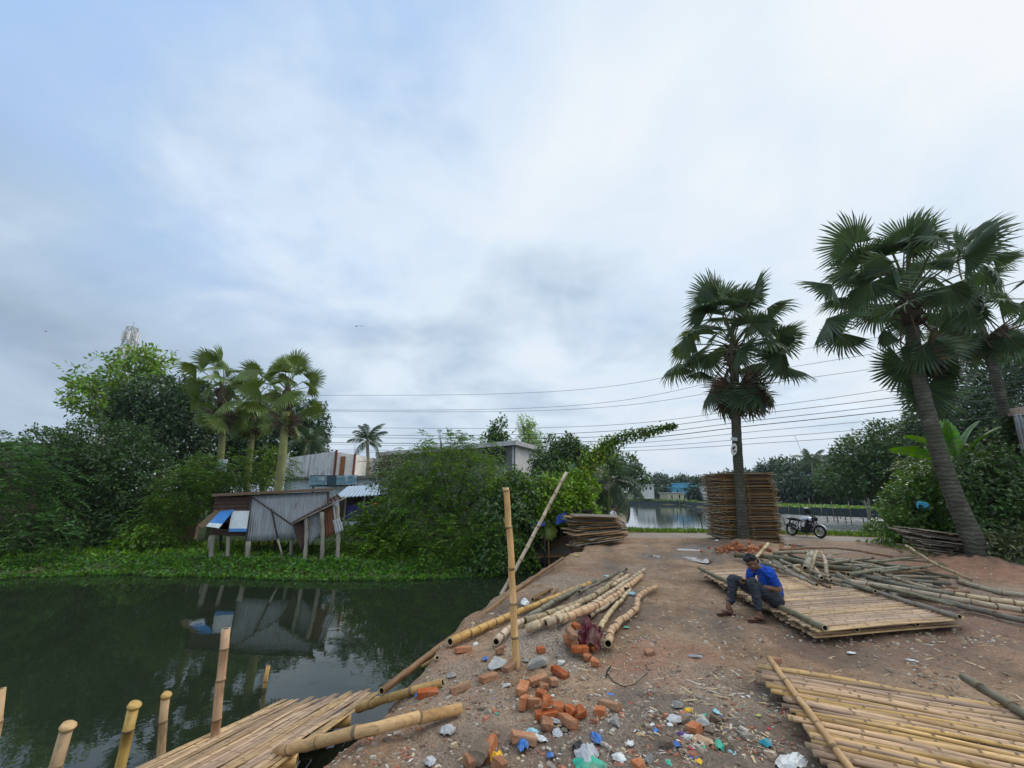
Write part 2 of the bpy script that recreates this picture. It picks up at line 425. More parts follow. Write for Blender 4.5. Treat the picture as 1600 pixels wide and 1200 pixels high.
me = npmesh('ground', vv, fq, m_ground, True)
x, y = gx.ravel(), gy.ravel()
def blot(pts, wob=.5):
    m = np.zeros(x.shape)
    for u_, v_, r_, a_ in pts:
        p = G(u_, v_); d = np.hypot(x - p.x, (y - p.y) * .75) / r_ + fbm(x * 2.2, y * 2.2, 4) * 1.6 * wob
        m = np.maximum(m, a_ * (1 - ss(.45, 1.05, d)))
    return m
red = blot([(1010, 1050, .6, .9), (985, 1090, .35, .8), (1100, 1023, .3, .8), (1030, 1010, .35, .5), (1450, 885, 1.6, 1), (1520, 900, 1.6, .9), (1400, 872, 1.8, .8), (1600, 1010, 1.0, .6), (1480, 930, 2.6, .75), (1580, 980, 1.8, .8), (1380, 860, 1.8, .6), (1400, 1010, 1.0, .5),
            (1540, 1000, .7, .5), (930, 895, .8, .45), (700, 1020, .4, .6), (1085, 1155, .25, .5), (1000, 1180, .3, .4), (1160, 862, 1.4, .7), (840, 1180, .3, .4), (950, 960, .8, .4), (1250, 1010, .8, .35)], .8)
grit = blot([(860, 1010, .75, 1), (1050, 1120, .9, .8), (930, 1160, .9, .9), (780, 1150, .8, .6), (900, 920, 1.3, .7), (700, 1070, .6, .6), (1120, 1080, .7, .5), (980, 890, 1.2, .4), (1150, 1180, .7, .8), (1560, 930, 1.6, .6), (1330, 860, 2.4, .5)], .8)
wet = blot([(1085, 872, 1.1, .9), (1100, 858, 1.1, .9), (1020, 869, .8, .7), (760, 1190, .5, .5), (1060, 1150, .9, .75), (900, 1180, .7, .7), (1180, 1190, .6, .7), (1250, 1170, .5, .7), (1215, 1090, .4, .8), (1300, 1010, .8, .7), (1440, 1015, .9, .5)], .6)
wet = np.maximum(wet, .85 * ss(-.02, .16, fbm(x * .55 + 3, y * .38 + 8, 5)) * ss(0, 1, x + 1) * (1 - ss(18, 19, y)))
tx = 4.2 - .21 * (15.5 - y)
wet = np.maximum(wet, .75 * np.exp(-((np.abs(x - tx) - .75) / .3) ** 2) * ss(-.12, .12, fbm(x * 1.2, y * .7, 4)) * ss(5, 7, y) * (1 - ss(17.5, 19, y)))
wet = np.maximum(wet, (1 - ss(.0, .55, gz.ravel() - WL)) * .95)
sb = ss(-.95, -.25, gz.ravel()) * 0
x_far = (1 - ss(.0, 2.5, x + np.maximum(0, 15.5 - y) * 1.2))
green = np.maximum(x_far * ss(-1.15, -.95, gz.ravel()), ss(22, 23.3, y) * ss(-1.0, -.7, gz.ravel()))
green = np.maximum(green, ss(0, 1.2, x - (12.6 + .25 * (y - 12))) * (1 - ss(15.5, 18, y)))
for nm, arr in (('red', red), ('grit', grit), ('wet', wet), ('green', green)):
    at = me.attributes.new(nm, 'FLOAT', 'POINT'); at.data.foreach_set('value', np.clip(arr, 0, 1).astype(np.float32))
tag(link('ground', me), kind='structure')

# the packed earth road crossing behind
m_road = mat_plain('packed_earth', (.33, .275, .225), .9, .22, 1.2, bmp=.4, dirt=(.16, .12, .09), dirt_amt=.5)
rp = spline([V((a, b_, 0)) for a, b_ in ROAD], .4); rv = []; rf = []
for i, p in enumerate(rp):
    d = (rp[min(i + 1, len(rp) - 1)] - rp[max(i - 1, 0)]).normalized(); nn = V((-d.y, d.x, 0))
    for k in range(9):
        o_ = (k / 4 - 1) * (1.25 + .16 * math.sin(i * .9 + k) ) if k in (0, 8) else (k / 4 - 1) * 1.25
        q = p + nn * o_; rv.append((q.x, q.y, H(q.x, q.y) + (.012 if 0 < k < 8 else -.02)))
for i in range(len(rp) - 1):
    for k in range(8): rf.append((i * 9 + k, i * 9 + k + 1, (i + 1) * 9 + k + 1, (i + 1) * 9 + k))
tag(link('road', npmesh('road', np.array(rv), np.array(rf), m_road, True)), kind='structure')

# ---------------------------------------------------------------- water
def water_mat(name, col, ripple, scale, stretch, rough, far_ripple=None):
    m, nt, b = newmat(name); vec = coords(nt, 'Object', stretch)
    n1 = noise(nt, vec, scale, 3, .5, .2); n2 = noise(nt, vec, scale * 4.3, 2, .5)
    b.inputs['Base Color'].default_value = (*col, 1); b.inputs['Roughness'].default_value = rough
    b.inputs['IOR'].default_value = 1.42; b.inputs['Specular IOR Level'].default_value = .5
    bump(nt, b, math_(nt, 'ADD', n1, math_(nt, 'MULTIPLY', n2, .25)), ripple[0], ripple[1])
    return m, nt, b, vec
m_pond, *_ = water_mat('pond_water', (.015, .021, .012), (.05, .06), 1.6, (1, 1, 1), .015)
pm_ = MB(); pm_.add([(-27, -30, WL), (3.2, -30, WL), (3.2, 21.5, WL), (-27, 21.5, WL)], [(0, 1, 2, 3)])
tag(pm_.build('pond_water', m_pond), kind='structure')
m_lake, nt, b, vec = water_mat('lake_water', (.05, .06, .055), (.05, .08), 1.7, (.55, 1.2, 1), .03)
# floating weed broken into ragged streaks
wv = coords(nt, 'Object', (.22, .9, 1)); wd = ramp(nt, noise(nt, wv, 1.3, 7, .72, .6), [(.52, 0), (.60, 1)])
tcx = N(nt, 'ShaderNodeTexCoord'); sp_ = N(nt, 'ShaderNodeSeparateXYZ'); nt.links.new(tcx.outputs['Object'], sp_.inputs[0])
reg = ramp(nt, math_(nt, 'ADD', math_(nt, 'SUBTRACT', sp_.outputs[0], math_(nt, 'MULTIPLY', sp_.outputs[1], .62)), 0), [(.0, 0), (1, 1)])
nt.links.new(mixc(nt, math_(nt, 'MULTIPLY', wd, reg), (.05, .06, .055), (.035, .05, .035)), b.inputs['Base Color'])
nt.links.new(math_(nt, 'ADD', math_(nt, 'MULTIPLY', reg, .22), rnd_range(nt, math_(nt, 'MULTIPLY', wd, reg), .04, .4)), b.inputs['Roughness'])
hb_ = math_(nt, 'MULTIPLY', noise(nt, coords(nt, 'Object', (.5, 1.5, 1)), 2.2, 4, .6, .4), rnd_range(nt, reg, .012, 1.0))
for n_ in list(nt.nodes):
    if n_.type == 'BUMP': n_.inputs['Strength'].default_value = .9; n_.inputs['Distance'].default_value = .3; nt.links.new(hb_, n_.inputs['Height'])
lm = MB(); lm.add([(3.6, 22, WL), (60, 20, WL), (60, 120, WL), (3.6, 120, WL)], [(0, 1, 2, 3)])
tag(lm.build('lake_water', m_lake), kind='structure')
m_pud, nt, b = newmat('puddle_water'); b.inputs['Base Color'].default_value = (.10, .08, .06, 1); b.inputs['Roughness'].default_value = .03
for k, (X0, Y0, rx, ry, z0) in enumerate(PUDDLES):
    qx = X0 + rx * np.array([0, .5, -.5, 0, 0, .8, -.8, 0, 0]); qy = Y0 + ry * np.array([0, 0, 0, .5, -.5, 0, 0, .8, -.8]); z0 = float(np.quantile(Hn(qx, qy), .70)) + .022
    me_ = MB(); ring = []
    for j in range(28):
        a = 2 * math.pi * j / 28; q = .95 + .2 * math.sin(3 * a + k) + .12 * math.sin(7 * a + 2 * k)
        ring.append((X0 + rx * q * math.cos(a), Y0 + ry * q * math.sin(a)))
    me_.add([(X, Y, z0 - .027) for X, Y in ring], [tuple(range(28))])
    tag(me_.build('puddle', m_pud), kind='structure')

# ---------------------------------------------------------------- loose stones, chips and shavings (uncountable)
m_pb = [mat_plain('stone_grey', (.30, .245, .19), .9, .4, 20), mat_plain('stone_pale', (.47, .41, .33), .85, .3, 20), mat_plain('stone_brown', (.19, .13, .095), .9, .4, 20),
        mat_plain('brick_chip', (.36, .15, .09), .9, .4, 20), mat_plain('bamboo_chip', (.50, .38, .22), .7, .35, 20)]
SCRAPS = [mat_plain('scrap_' + k, c, .5, .2, 9) for k, c in dict(white=(.62, .62, .6), blue=(.04, .18, .5), red=(.4, .05, .05), green=(.06, .32, .2), tan=(.5, .36, .22)).items()]
def scatter(n, area, size, weights, name, flat=.6, shape='stone', dens=None):
    P0, F0, MI = [], [], []; base = 0; k = 0
    us = rng.uniform(area[0], area[1], n); vs = rng.uniform(area[2], area[3], n)
    X = []; 
    for u_, v_ in zip(us, vs):
        p = G(u_, v_); X.append((p.x, p.y))
    X = np.array(X); Z = Hn(X[:, 0], X[:, 1])
    ok = (Z > WL + .05)
    cl = fbm(X[:, 0] * 1.7 + 9, X[:, 1] * 1.7, 4)
    ok &= cl + rng.uniform(-.25, .25, n) > -.05
    X, Z = X[ok], Z[ok]; n = len(X)
    s = size[0] + (size[1] - size[0]) * rng.random(n) ** 3.5
    mi = rng.choice(5, n, p=weights)
    if shape == 'stone':
        b0 = np.array([(-1,-1,-1),(1,-1,-1),(1,1,-1),(-1,1,-1),(-.7,-.7,1),(.7,-.7,1),(.7,.7,1),(-.7,.7,1)], float)
        sc = np.stack([rng.uniform(.6, 1.4, n), rng.uniform(.5, 1.1, n), rng.uniform(.3, .9, n) * flat], 1)
    elif shape == 'scrap':
        b0 = np.array([(-1,-1,-1),(1,-1,-1),(1,1,-1),(-1,1,-1),(-1,-1,1),(1,-1,1),(1,1,1),(-1,1,1)], float)
        sc = np.stack([rng.uniform(.6, 1.8, n), rng.uniform(.5, 1.1, n), np.full(n, .12)], 1)
    else:
        b0 = np.array([(-1,-1,-1),(1,-1,-1),(1,1,-1),(-1,1,-1),(-1,-1,1),(1,-1,1),(1,1,1),(-1,1,1)], float)
        sc = np.stack([rng.uniform(2, 6, n), rng.uniform(.25, .5, n), np.full(n, .12)], 1)
    vts = b0[None] * sc[:, None] * s[:, None, None]
    vts = vts + rng.uniform(-.3, .3, vts.shape) * s[:, None, None] * sc[:, None].min(2, keepdims=True)
    a = rng.uniform(0, 6.28, n); ca, sa = np.cos(a)[:, None], np.sin(a)[:, None]
    xr = vts[..., 0] * ca - vts[..., 1] * sa; yr = vts[..., 0] * sa + vts[..., 1] * ca
    ti = rng.uniform(-.25, .25, n)[:, None]
    zr = vts[..., 2] + xr * ti
    v = np.stack([xr + X[:, :1], yr + X[:, 1:], zr + (Z + s * sc[:, 2] * .45)[:, None]], -1).reshape(-1, 3)
    q = np.array([(0,3,2,1),(4,5,6,7),(0,1,5,4),(1,2,6,5),(2,3,7,6),(3,0,4,7)])
    f = (q[None] + (np.arange(n) * 8)[:, None, None]).reshape(-1, 4)
    return tag(link(name, npmesh(name, v, f, SCRAPS if shape == 'scrap' else m_pb, False, np.repeat(mi, 6))), kind='stuff')
scatter(17000, (430, 1500, 990, 1230), (.003, .021), (.40, .17, .24, .14, .05), 'gravel')
scatter(8000, (640, 1640, 870, 1010), (.005, .028), (.36, .24, .18, .12, .10), 'gravel')
scatter(1300, (560, 1240, 1080, 1230), (.008, .034), (.30, .16, .30, .20, .04), 'rubble')
scatter(1700, (900, 1640, 880, 1220), (.010, .022), (.02, .18, .18, .02, .60), 'bamboo_shavings', shape='chip')
scatter(700, (700, 1250, 1000, 1220), (.008, .018), (.05, .25, .3, .02, .38), 'bamboo_shavings', shape='chip')

scatter(420, (640, 1260, 1085, 1225), (.008, .03), (.46, .10, .1, .08, .26), 'litter_scraps', shape='scrap')
scatter(110, (700, 1560, 880, 1100), (.008, .024), (.62, .03, .06, .02, .27), 'litter_scraps', shape='scrap')
scatter(900, (540, 1240, 1120, 1235), (.010, .04), (.22, .08, .42, .26, .02), 'rubble')
# ---------------------------------------------------------------- vegetation
def nrm(a): return a / (np.linalg.norm(a, axis=-1, keepdims=True) + 1e-9)
def leaf_geo(pos, d, up, L, W, fold=.18, droop=.12):
    """one folded leaf per row: 5 points, 2 quads"""
    n = len(pos); s = nrm(np.cross(d, up)); nn = nrm(np.cross(s, d))
    L = np.broadcast_to(L, (n,))[:, None]; W = np.broadcast_to(W, (n,))[:, None]
    b = pos; m = pos + d * L * .5 - nn * W * fold
    t = pos + d * L - np.array([0, 0, 1]) * L * droop
    r = pos + d * L * .45 + s * W * .5; l = pos + d * L * .45 - s * W * .5
    v = np.stack([b, r, t, l, m], 1).reshape(-1, 3)
    q = np.array([(0, 1, 2, 4), (0, 4, 2, 3)])
    f = (q[None] + (np.arange(n) * 5)[:, None, None]).reshape(-1, 4)
    return v, f
def lobes_px(spec):
    """[(u,v,y,ru,rv[,depth factor])] in photo pixels -> world ellipsoids"""
    out = []
    for s in spec:
        u, v, y, ru, rv = s[:5]; k = T(u, v, y); c = D(u, v, y); df = s[5] if len(s) > 5 else .8
        out.append((np.array(c), np.array([ru * k, max(ru, rv) * k * df, rv * k])))
    return out
def crown_geo(lobes, n, per, L, W, style='tuft', seed=1, outer=.35, rach=.5, hang=.0, pocket=.35, low=None):
    g = np.random.default_rng(seed)
    wts = np.array([(r[0] * r[2]) for c, r in lobes]); wts = wts / wts.sum()
    li = g.choice(len(lobes), int(n * 1.7), p=wts)
    C = np.array([c for c, r in lobes])[li]; Rd = np.array([r for c, r in lobes])[li]
    d = nrm(g.normal(size=(len(li), 3))); rr = g.random((len(li), 1)) ** outer
    P = C + d * Rd * rr
    sc = 2.2 / np.mean(Rd)                                # pockets and tufts
    lump = (np.sin(P[:, 0] * sc * 2.1 + seed) * np.sin(P[:, 1] * sc * 2.3 + 1.7 * seed) + np.sin(P[:, 2] * sc * 2.7 + .6 * seed) * np.sin(P[:, 0] * sc * 3.3))
    P = P + d * Rd * (.16 * lump[:, None])
    keep = (lump + g.normal(0, .5, len(P)) > -pocket * 2.2)
    if low is not None: keep &= P[:, 2] > low
    P, d = P[keep][:n], d[keep][:n]; n = len(P)
    up = np.array([0, 0, 1.0])
    if style == 'tuft':
        P2 = np.repeat(P, per, 0); o = np.repeat(d, per, 0)
        P2 = P2 + g.normal(0, 1, P2.shape) * L * .55
        dd = nrm(o * .7 + g.normal(0, .65, P2.shape) + up * (.05 - hang))
        uu = nrm(up * .9 + o * .6 + g.normal(0, .45, P2.shape))
        s = g.uniform(.65, 1.3, len(P2))
        return leaf_geo(P2, dd, uu, L * s, W * s)
    dr = nrm(d + g.normal(0, .45, d.shape) + up * (.1 - hang)); k = per // 2
    s = np.tile(np.repeat(np.linspace(.12, 1, k), 2), n)[:, None]; sg = np.tile(np.array([1, -1]), n * k)[:, None]
    P2 = np.repeat(P, 2 * k, 0); D2 = np.repeat(dr, 2 * k, 0); Lr = np.repeat(g.uniform(.7, 1.25, n) * rach, 2 * k)[:, None]
    side = nrm(np.cross(D2, up) + 1e-6)
    pos = P2 + D2 * s * Lr - up * s * s * Lr * (.35 + hang * .5)
    dd = nrm(D2 * .45 + side * sg - up * .15 + g.normal(0, .12, pos.shape))
    uu = nrm(up + g.normal(0, .25, pos.shape) - D2 * .3)
    return leaf_geo(pos, dd, uu, L, W)
def limbs(mb, base, tops, r0, seed=1, crook=.12):
    g = random.Random(seed); base = V(base); cx_ = sum((V(t) for t in tops), V()) / len(tops)
    fork = base.lerp(V((cx_.x, cx_.y, cx_.z)), .5)
    pts = spline([base, base.lerp(fork, .5) + V((g.uniform(-1, 1), g.uniform(-1, 1), 0)) * (fork - base).length * crook, fork], .4)
    mb.tube(pts, [r0 * (1.25 - .65 * i / (len(pts) - 1)) for i in range(len(pts))], 8)
    for t in tops:
        t = V(t); mid = fork.lerp(t, .5) + V((g.uniform(-1, 1), g.uniform(-1, 1), g.uniform(0, 1))) * (t - fork).length * crook
        p2 = spline([fork, mid, t], .4)
        mb.tube(p2, [r0 * .6 * (1 - .8 * i / (len(p2) - 1)) for i in range(len(p2))], 6)
        for q in range(3):
            e = t + V((g.uniform(-1, 1), g.uniform(-1, 1), g.uniform(-.3, 1))) * (t - fork).length * .2
            mb.tube([mid, mid.lerp(e, .5) + V((0, 0, .1)), e], [r0 * .25, r0 * .16, r0 * .05], 5)
m_bark = mat_plain('bark', (.11, .085, .06), .95, .4, 7, bmp=.5, stretch=(1, 1, .35))
m_bark_pale = mat_plain('pale_bark', (.27, .24, .17), .9, .3, 6, bmp=.4, stretch=(1, 1, .4))
LF = {k: mat_leaf('leaf_' + k, c, **kw) for k, (c, kw) in dict(
    dark=((.070, .120, .038), {}), deep=((.046, .084, .033), {}), mid=((.105, .180, .042), {}), bright=((.135, .235, .040), dict(hue=.02)),
    light=((.18, .28, .06), {}), blue=((.080, .150, .050), {}), vine=((.165, .270, .042), dict(hue=.02)), verge=((.088, .175, .036), dict(var=.4)),
    far=((.055, .088, .052), {}), farther=((.062, .094, .056), {}), olive=((.085, .10, .04), {}), fan=((.062, .098, .046), dict(hue=.015, var=.25, trans=.3)), fan_yellow=((.125, .175, .052), dict(hue=.012, var=.2)),
    fan_dead=((.10, .075, .052), dict(hue=.01)), coco=((.045, .078, .034), dict(hue=.015)), banana=((.085, .19, .038), dict(var=.2, rough=.35)), banana_dark=((.035, .085, .035), dict(var=.2, rough=.35)),
    flower=((.55, .5, .03), dict(var=.2)))
    .items()}
def tree(name, label, cat, lobes, n, per, L, W, mat, base, r0=.15, style='tuft', seed=1, group=None, bark=None, **kw):
    lob = lobes_px(lobes); base = V(base)
    root = empty(name, base, label, cat, group)
    v, f = crown_geo(lob, n, per, L, W, style, seed, **kw)
    v = v - np.array(base)
    c = link('crown', npmesh('crown', v, f, LF[mat]), root)
    mb = MB(); limbs(mb, (0, 0, -.15), [V(c_) - base for c_, r in lob], r0, seed); mb.build('trunk', bark or m_bark, root)
    return root
def gnd(u, y, dz=0):
    p = D(u, 768, y); return V((p.x, y, H(p.x, y) + dz))

# --- far bank, left
tree('shrub', 'broad leafy green bush overhanging the left edge of the pond', 'bush',
     [(25, 775, 19.6, 80, 80), (-40, 800, 18.5, 90, 110), (55, 855, 18.6, 55, 50), (20, 720, 20.2, 60, 40), (-20, 880, 18.2, 80, 30)], 1500, 12, .20, .085, 'blue', gnd(10, 19.8), .12, 'pinnate', 3, rach=.62, hang=.25, low=WL + .03)
tree('garden_tree', 'dense dark bushy tree with small glossy leaves between the left bush and the stilt hut', 'tree',
     [(165, 715, 23.5, 85, 62), (205, 755, 23, 62, 62), (110, 735, 23.8, 52, 55), (160, 790, 22.8, 75, 48), (75, 700, 25, 45, 34)], 4200, 7, .18, .10, 'dark', gnd(165, 23.6), .16, seed=5, pocket=.5)
tree('tall_tree', 'tall airy tree with pale green leaves in front of the lattice tower', 'tree',
     [(190, 590, 36, 62, 34), (150, 622, 35.5, 46, 26), (235, 570, 36.5, 34, 26), (215, 560, 36, 40, 18), (130, 600, 36, 28, 13), (250, 600, 36, 22, 12), (175, 640, 35, 50, 22)], 560, 8, .44, .20, 'light', gnd(190, 36), .22, seed=8, bark=m_bark_pale, outer=.5, pocket=.3)
tree('round_tree', 'dark round-headed tree rising behind the two left fan palms', 'tree',
     [(245, 640, 31, 62, 55), (285, 670, 30.5, 45, 60), (215, 668, 31, 45, 50), (300, 620, 32, 34, 30)], 3400, 7, .24, .14, 'deep', gnd(250, 31), .3, seed=10, pocket=.55)
tree('shade_tree', 'large dark tree filling the space behind the right-hand fan palm of the left trio', 'tree',
     [(430, 690, 42, 60, 55), (475, 662, 43, 34, 42), (370, 700, 41, 60, 60), (330, 720, 40, 55, 60), (490, 700, 43, 22, 40), (410, 645, 43, 50, 35), (300, 760, 38, 60, 40)], 5200, 7, .30, .17, 'deep', gnd(420, 42), .4, seed=12, pocket=.6)
for k, (lab, lb, n, mt, st, sd_) in enumerate([
    ('low green shrub with drooping leaves directly left of the stilt hut', [(290, 770, 22, 46, 40), (255, 815, 21, 45, 38), (310, 735, 23, 30, 22)], 900, 'mid', 'pinnate', 21),
    ('yellowish green shrub at the water side below the brick wall patch', [(232, 838, 20.6, 34, 16), (205, 845, 20.4, 22, 12)], 220, 'bright', 'tuft', 22),
    ('dark undergrowth shrub beneath the bushy garden tree', [(130, 840, 21.5, 60, 22), (185, 825, 22, 40, 22), (80, 828, 22, 30, 26)], 700, 'dark', 'tuft', 23),
    ('tangled shrub behind the trunks of the left fan palms', [(365, 740, 24.6, 60, 34), (420, 735, 25, 40, 40), (330, 752, 24, 46, 26)], 900, 'mid', 'pinnate', 24),
    ('bright green shrub climbing the bank right of the lean-to shed', [(560, 842, 19.6, 40, 26), (590, 815, 20.5, 38, 32), (610, 860, 18.9, 48, 22)], 1000, 'bright', 'pinnate', 25),
    ('yellow-leaved plant beside the thick palm trunk behind the hut', [(421, 742, 23.6, 9, 16), (425, 715, 23.6, 10, 16)], 70, 'vine', 'tuft', 26)]):
    tree('shrub', lab, 'bush', lb, n, 10 if st == 'pinnate' else 7, .17, .075 if st == 'pinnate' else .10, mt, gnd(lb[0][0], lb[0][2]), .05, st, sd_, rach=.45, hang=.2, low=WL + .05)
tree('overhanging_tree', 'sprawling tree with feathery drooping leaves leaning out over the middle of the pond', 'tree',
     [(705, 735, 21.5, 75, 42), (660, 745, 21.8, 60, 45), (735, 705, 22.5, 45, 24), (690, 690, 22.5, 40, 14), (690, 800, 20.3, 90, 55), (640, 800, 20.6, 50, 50), (720, 850, 19.2, 85, 45), (650, 868, 18.8, 52, 26), (780, 850, 18.6, 50, 45), (775, 770, 20.5, 55, 45)],
     3300, 12, .175, .07, 'mid', gnd(715, 21.2), .22, 'pinnate', 31, rach=.62, hang=.38, low=WL + .04)
tree('overhanging_tree', 'dark green leafy branches hanging low over the water left of the upright bamboo post', 'tree',
     [(770, 870, 18.2, 44, 30), (790, 815, 18.9, 50, 50), (745, 885, 17.9, 35, 14), (810, 770, 19.6, 40, 34)], 1150, 8, .19, .085, 'dark', gnd(795, 19.6), .10, 'tuft', 33, hang=.5, low=WL + .04)
tree('climbing_vine', 'bright green vine mound blanketing the dark shed beside the mat pile', 'vine',
     [(845, 772, 19.9, 68, 28, .5), (890, 790, 19.9, 48, 36, .5), (800, 765, 19.9, 40, 22, .6), (905, 830, 19.8, 26, 36), (850, 800, 19.8, 55, 24, .5), (905, 760, 20.4, 30, 24)], 2300, 7, .15, .11, 'vine', gnd(900, 19.9), .07, 'tuft', 35, hang=.35, low=.40)
tree('scraggly_bush', 'brownish thin-leaved bush with bare twigs in front of the grey flat-roofed house', 'bush',
     [(625, 735, 24, 40, 22), (600, 750, 24, 26, 20), (605, 722, 24.5, 22, 12)], 330, 7, .17, .07, 'olive', gnd(620, 24), .08, 'tuft', 37, pocket=.2)
tree('bamboo_clump', 'slender pale green bamboo clump poking up behind the white gable', 'bamboo', [(826, 685, 41, 14, 24), (822, 664, 41, 10, 14), (832, 700, 41, 18, 16)], 420, 6, .46, .08, 'light', gnd(828, 41), .05, 'tuft', 41, hang=.4)
tree('slim_tree', 'small dark tree standing behind the roof of the flat-roofed house', 'tree', [(779, 680, 34, 13, 22), (770, 690, 34, 10, 10)], 170, 6, .36, .17, 'dark', gnd(779, 34), .08, 'tuft', 43)
tree('roadside_tree', 'dark leafy tree between the white gable and the banana plants', 'tree', [(880, 705, 29, 34, 24), (860, 725, 28, 30, 22), (905, 720, 29, 26, 24), (870, 745, 27, 40, 20)], 1250, 7, .24, .12, 'dark', gnd(875, 28.5), .15, 'tuft', 45)
tree('roadside_tree', 'rounded grey-green tree at the near end of the lake behind the drooping palm leaves', 'tree', [(975, 735, 33, 26, 24), (995, 745, 33, 18, 18), (955, 730, 33, 24, 24), (940, 770, 28, 32, 40)], 900, 7, .25, .12, 'blue', gnd(960, 31), .15, 'tuft', 47)

# --- creeping vine arching over the road
pts = spline([D(880, 790, 21.3), D(893, 750, 21.2), D(925, 712, 21), D(960, 685, 20.7), D(1000, 676, 20.4), D(1056, 663, 20)], .25)
vb = gnd(880, 21.3); root = empty('climbing_vine', vb, 'arching leafy creeper with yellow flowers reaching up towards the power lines', 'vine')
mb = MB(); mb.tube([p - vb for p in [V((vb.x, vb.y, vb.z))] + pts], [.07] + [.06 * (1 - .85 * i / len(pts)) for i in range(len(pts))], 6); mb.build('stem', m_bark, root)
g = np.random.default_rng(5); PP = np.array([list(p) for p in pts]); tt = np.linspace(0, 1, len(PP))
def along(n, spread, lo=0., hi=1., dn=0):
    i = g.uniform(lo, hi, n) * (len(PP) - 1); a = np.floor(i).astype(int).clip(0, len(PP) - 2); fr = (i - a)[:, None]
    P = PP[a] * (1 - fr) + PP[a + 1] * fr; s = spread * (1.35 - i / len(PP) * 1.15)[:, None]
    return P + g.normal(0, 1, P.shape) * s * [1, .8, 1] - np.array([0, 0, 1]) * dn * np.abs(g.normal(0, 1, (n, 1))) * s
P = along(1900, .26, .1, 1, .6); d = nrm(g.normal(0, .7, P.shape) + [0, 0, -.5])
v, f = leaf_geo(P, d, nrm(g.normal(0, .5, P.shape) + [0, 0, 1]), g.uniform(.10, .2, len(P)), g.uniform(.08, .13, len(P)))
link('foliage', npmesh('foliage', v - np.array(vb), f, LF['mid']), root)
P = along(900, .3, .1, .6, 1.5); d = nrm(g.normal(0, .7, P.shape) + [0, 0, -.5])
v, f = leaf_geo(P, d, nrm(g.normal(0, .5, P.shape) + [0, 0, 1]), g.uniform(.12, .2, len(P)), g.uniform(.09, .13, len(P)))
link('foliage', npmesh('foliage', v - np.array(vb), f, LF['vine']), root)
P = along(150, .26, .05, .45, 2.6); P[:, 1] -= .2; d = nrm(g.normal(0, .7, P.shape) + [0, -.5, .3])
v, f = leaf_geo(P, d, nrm(g.normal(0, .5, P.shape) + [0, -1, .5]), .11, .11)
tag(link('blossom', npmesh('blossom', v - np.array(vb), f, LF['flower']), root), 'small yellow blossoms hanging from the creeper')

# --- right side
tree('spreading_tree', 'wide layered dark tree across the lake inlet left of the leaning palm', 'tree',
     [(1390, 690, 44, 55, 30), (1340, 712, 44, 40, 24), (1420, 730, 42, 55, 50), (1360, 745, 43, 50, 34), (1440, 680, 43, 36, 34), (1320, 750, 44, 40, 26)], 2900, 7, .36, .18, 'dark', gnd(1392, 44), .3, seed=51, pocket=.28)
tree('spreading_tree', 'big dark tree crowding the right edge behind the second leaning palm', 'tree',
     [(1510, 640, 31, 55, 34), (1570, 600, 31, 55, 45), (1600, 560, 32, 40, 24), (1490, 690, 30, 60, 50), (1580, 680, 29, 60, 60), (1460, 660, 32, 30, 30)], 3600, 7, .28, .15, 'deep', gnd(1540, 30.5), .35, seed=53, pocket=.25)
for lab, lb, n, mt, st, L, W, sd_ in [
    ('dense green shrub on the bank behind the small mat pile at right', [(1425, 800, 17.5, 38, 45), (1405, 830, 17, 26, 26), (1450, 770, 18, 36, 40), (1480, 800, 17, 34, 50)], 1500, 'mid', 'tuft', .17, .10, 61),
    ('large dark shrub right of the leaning palm trunk', [(1545, 780, 13.6, 50, 50), (1590, 760, 13.6, 50, 55), (1560, 845, 12.9, 55, 40), (1610, 830, 12.6, 45, 60), (1525, 740, 14.4, 40, 30)], 2300, 'dark', 'tuft', .15, .085, 63),
    ('dusty pale shrub at the right edge beside the dirt', [(1575, 872, 11.6, 32, 34), (1610, 860, 11.6, 30, 40)], 380, 'olive', 'tuft', .13, .055, 65),
    ('feathery undergrowth behind the leaning palm on the right bank', [(1500, 745, 17, 50, 36), (1550, 720, 17, 46, 26), (1450, 735, 20, 40, 34)], 1100, 'mid', 'pinnate', .15, .055, 67),
    ('leafy tangle at the right edge under the tin wall', [(1595, 700, 15.5, 40, 46), (1570, 740, 15, 40, 30)], 800, 'dark', 'tuft', .16, .09, 69)]:
    tree('shrub', lab, 'bush', lb, n, 10 if st == 'pinnate' else 7, L, W, mt, gnd(lb[0][0], lb[0][2]), .07, st, sd_, rach=.5, hang=.2, low=-.05)
tree('shrub', 'small rounded green shrub on the lake edge right of the motorcycle', 'bush', [(1364, 828, 20.4, 12, 13), (1352, 838, 20.2, 14, 7), (1385, 838, 19.8, 16, 8)], 260, 7, .13, .07, 'mid', gnd(1364, 20.4), .02, seed=71, low=-.3)

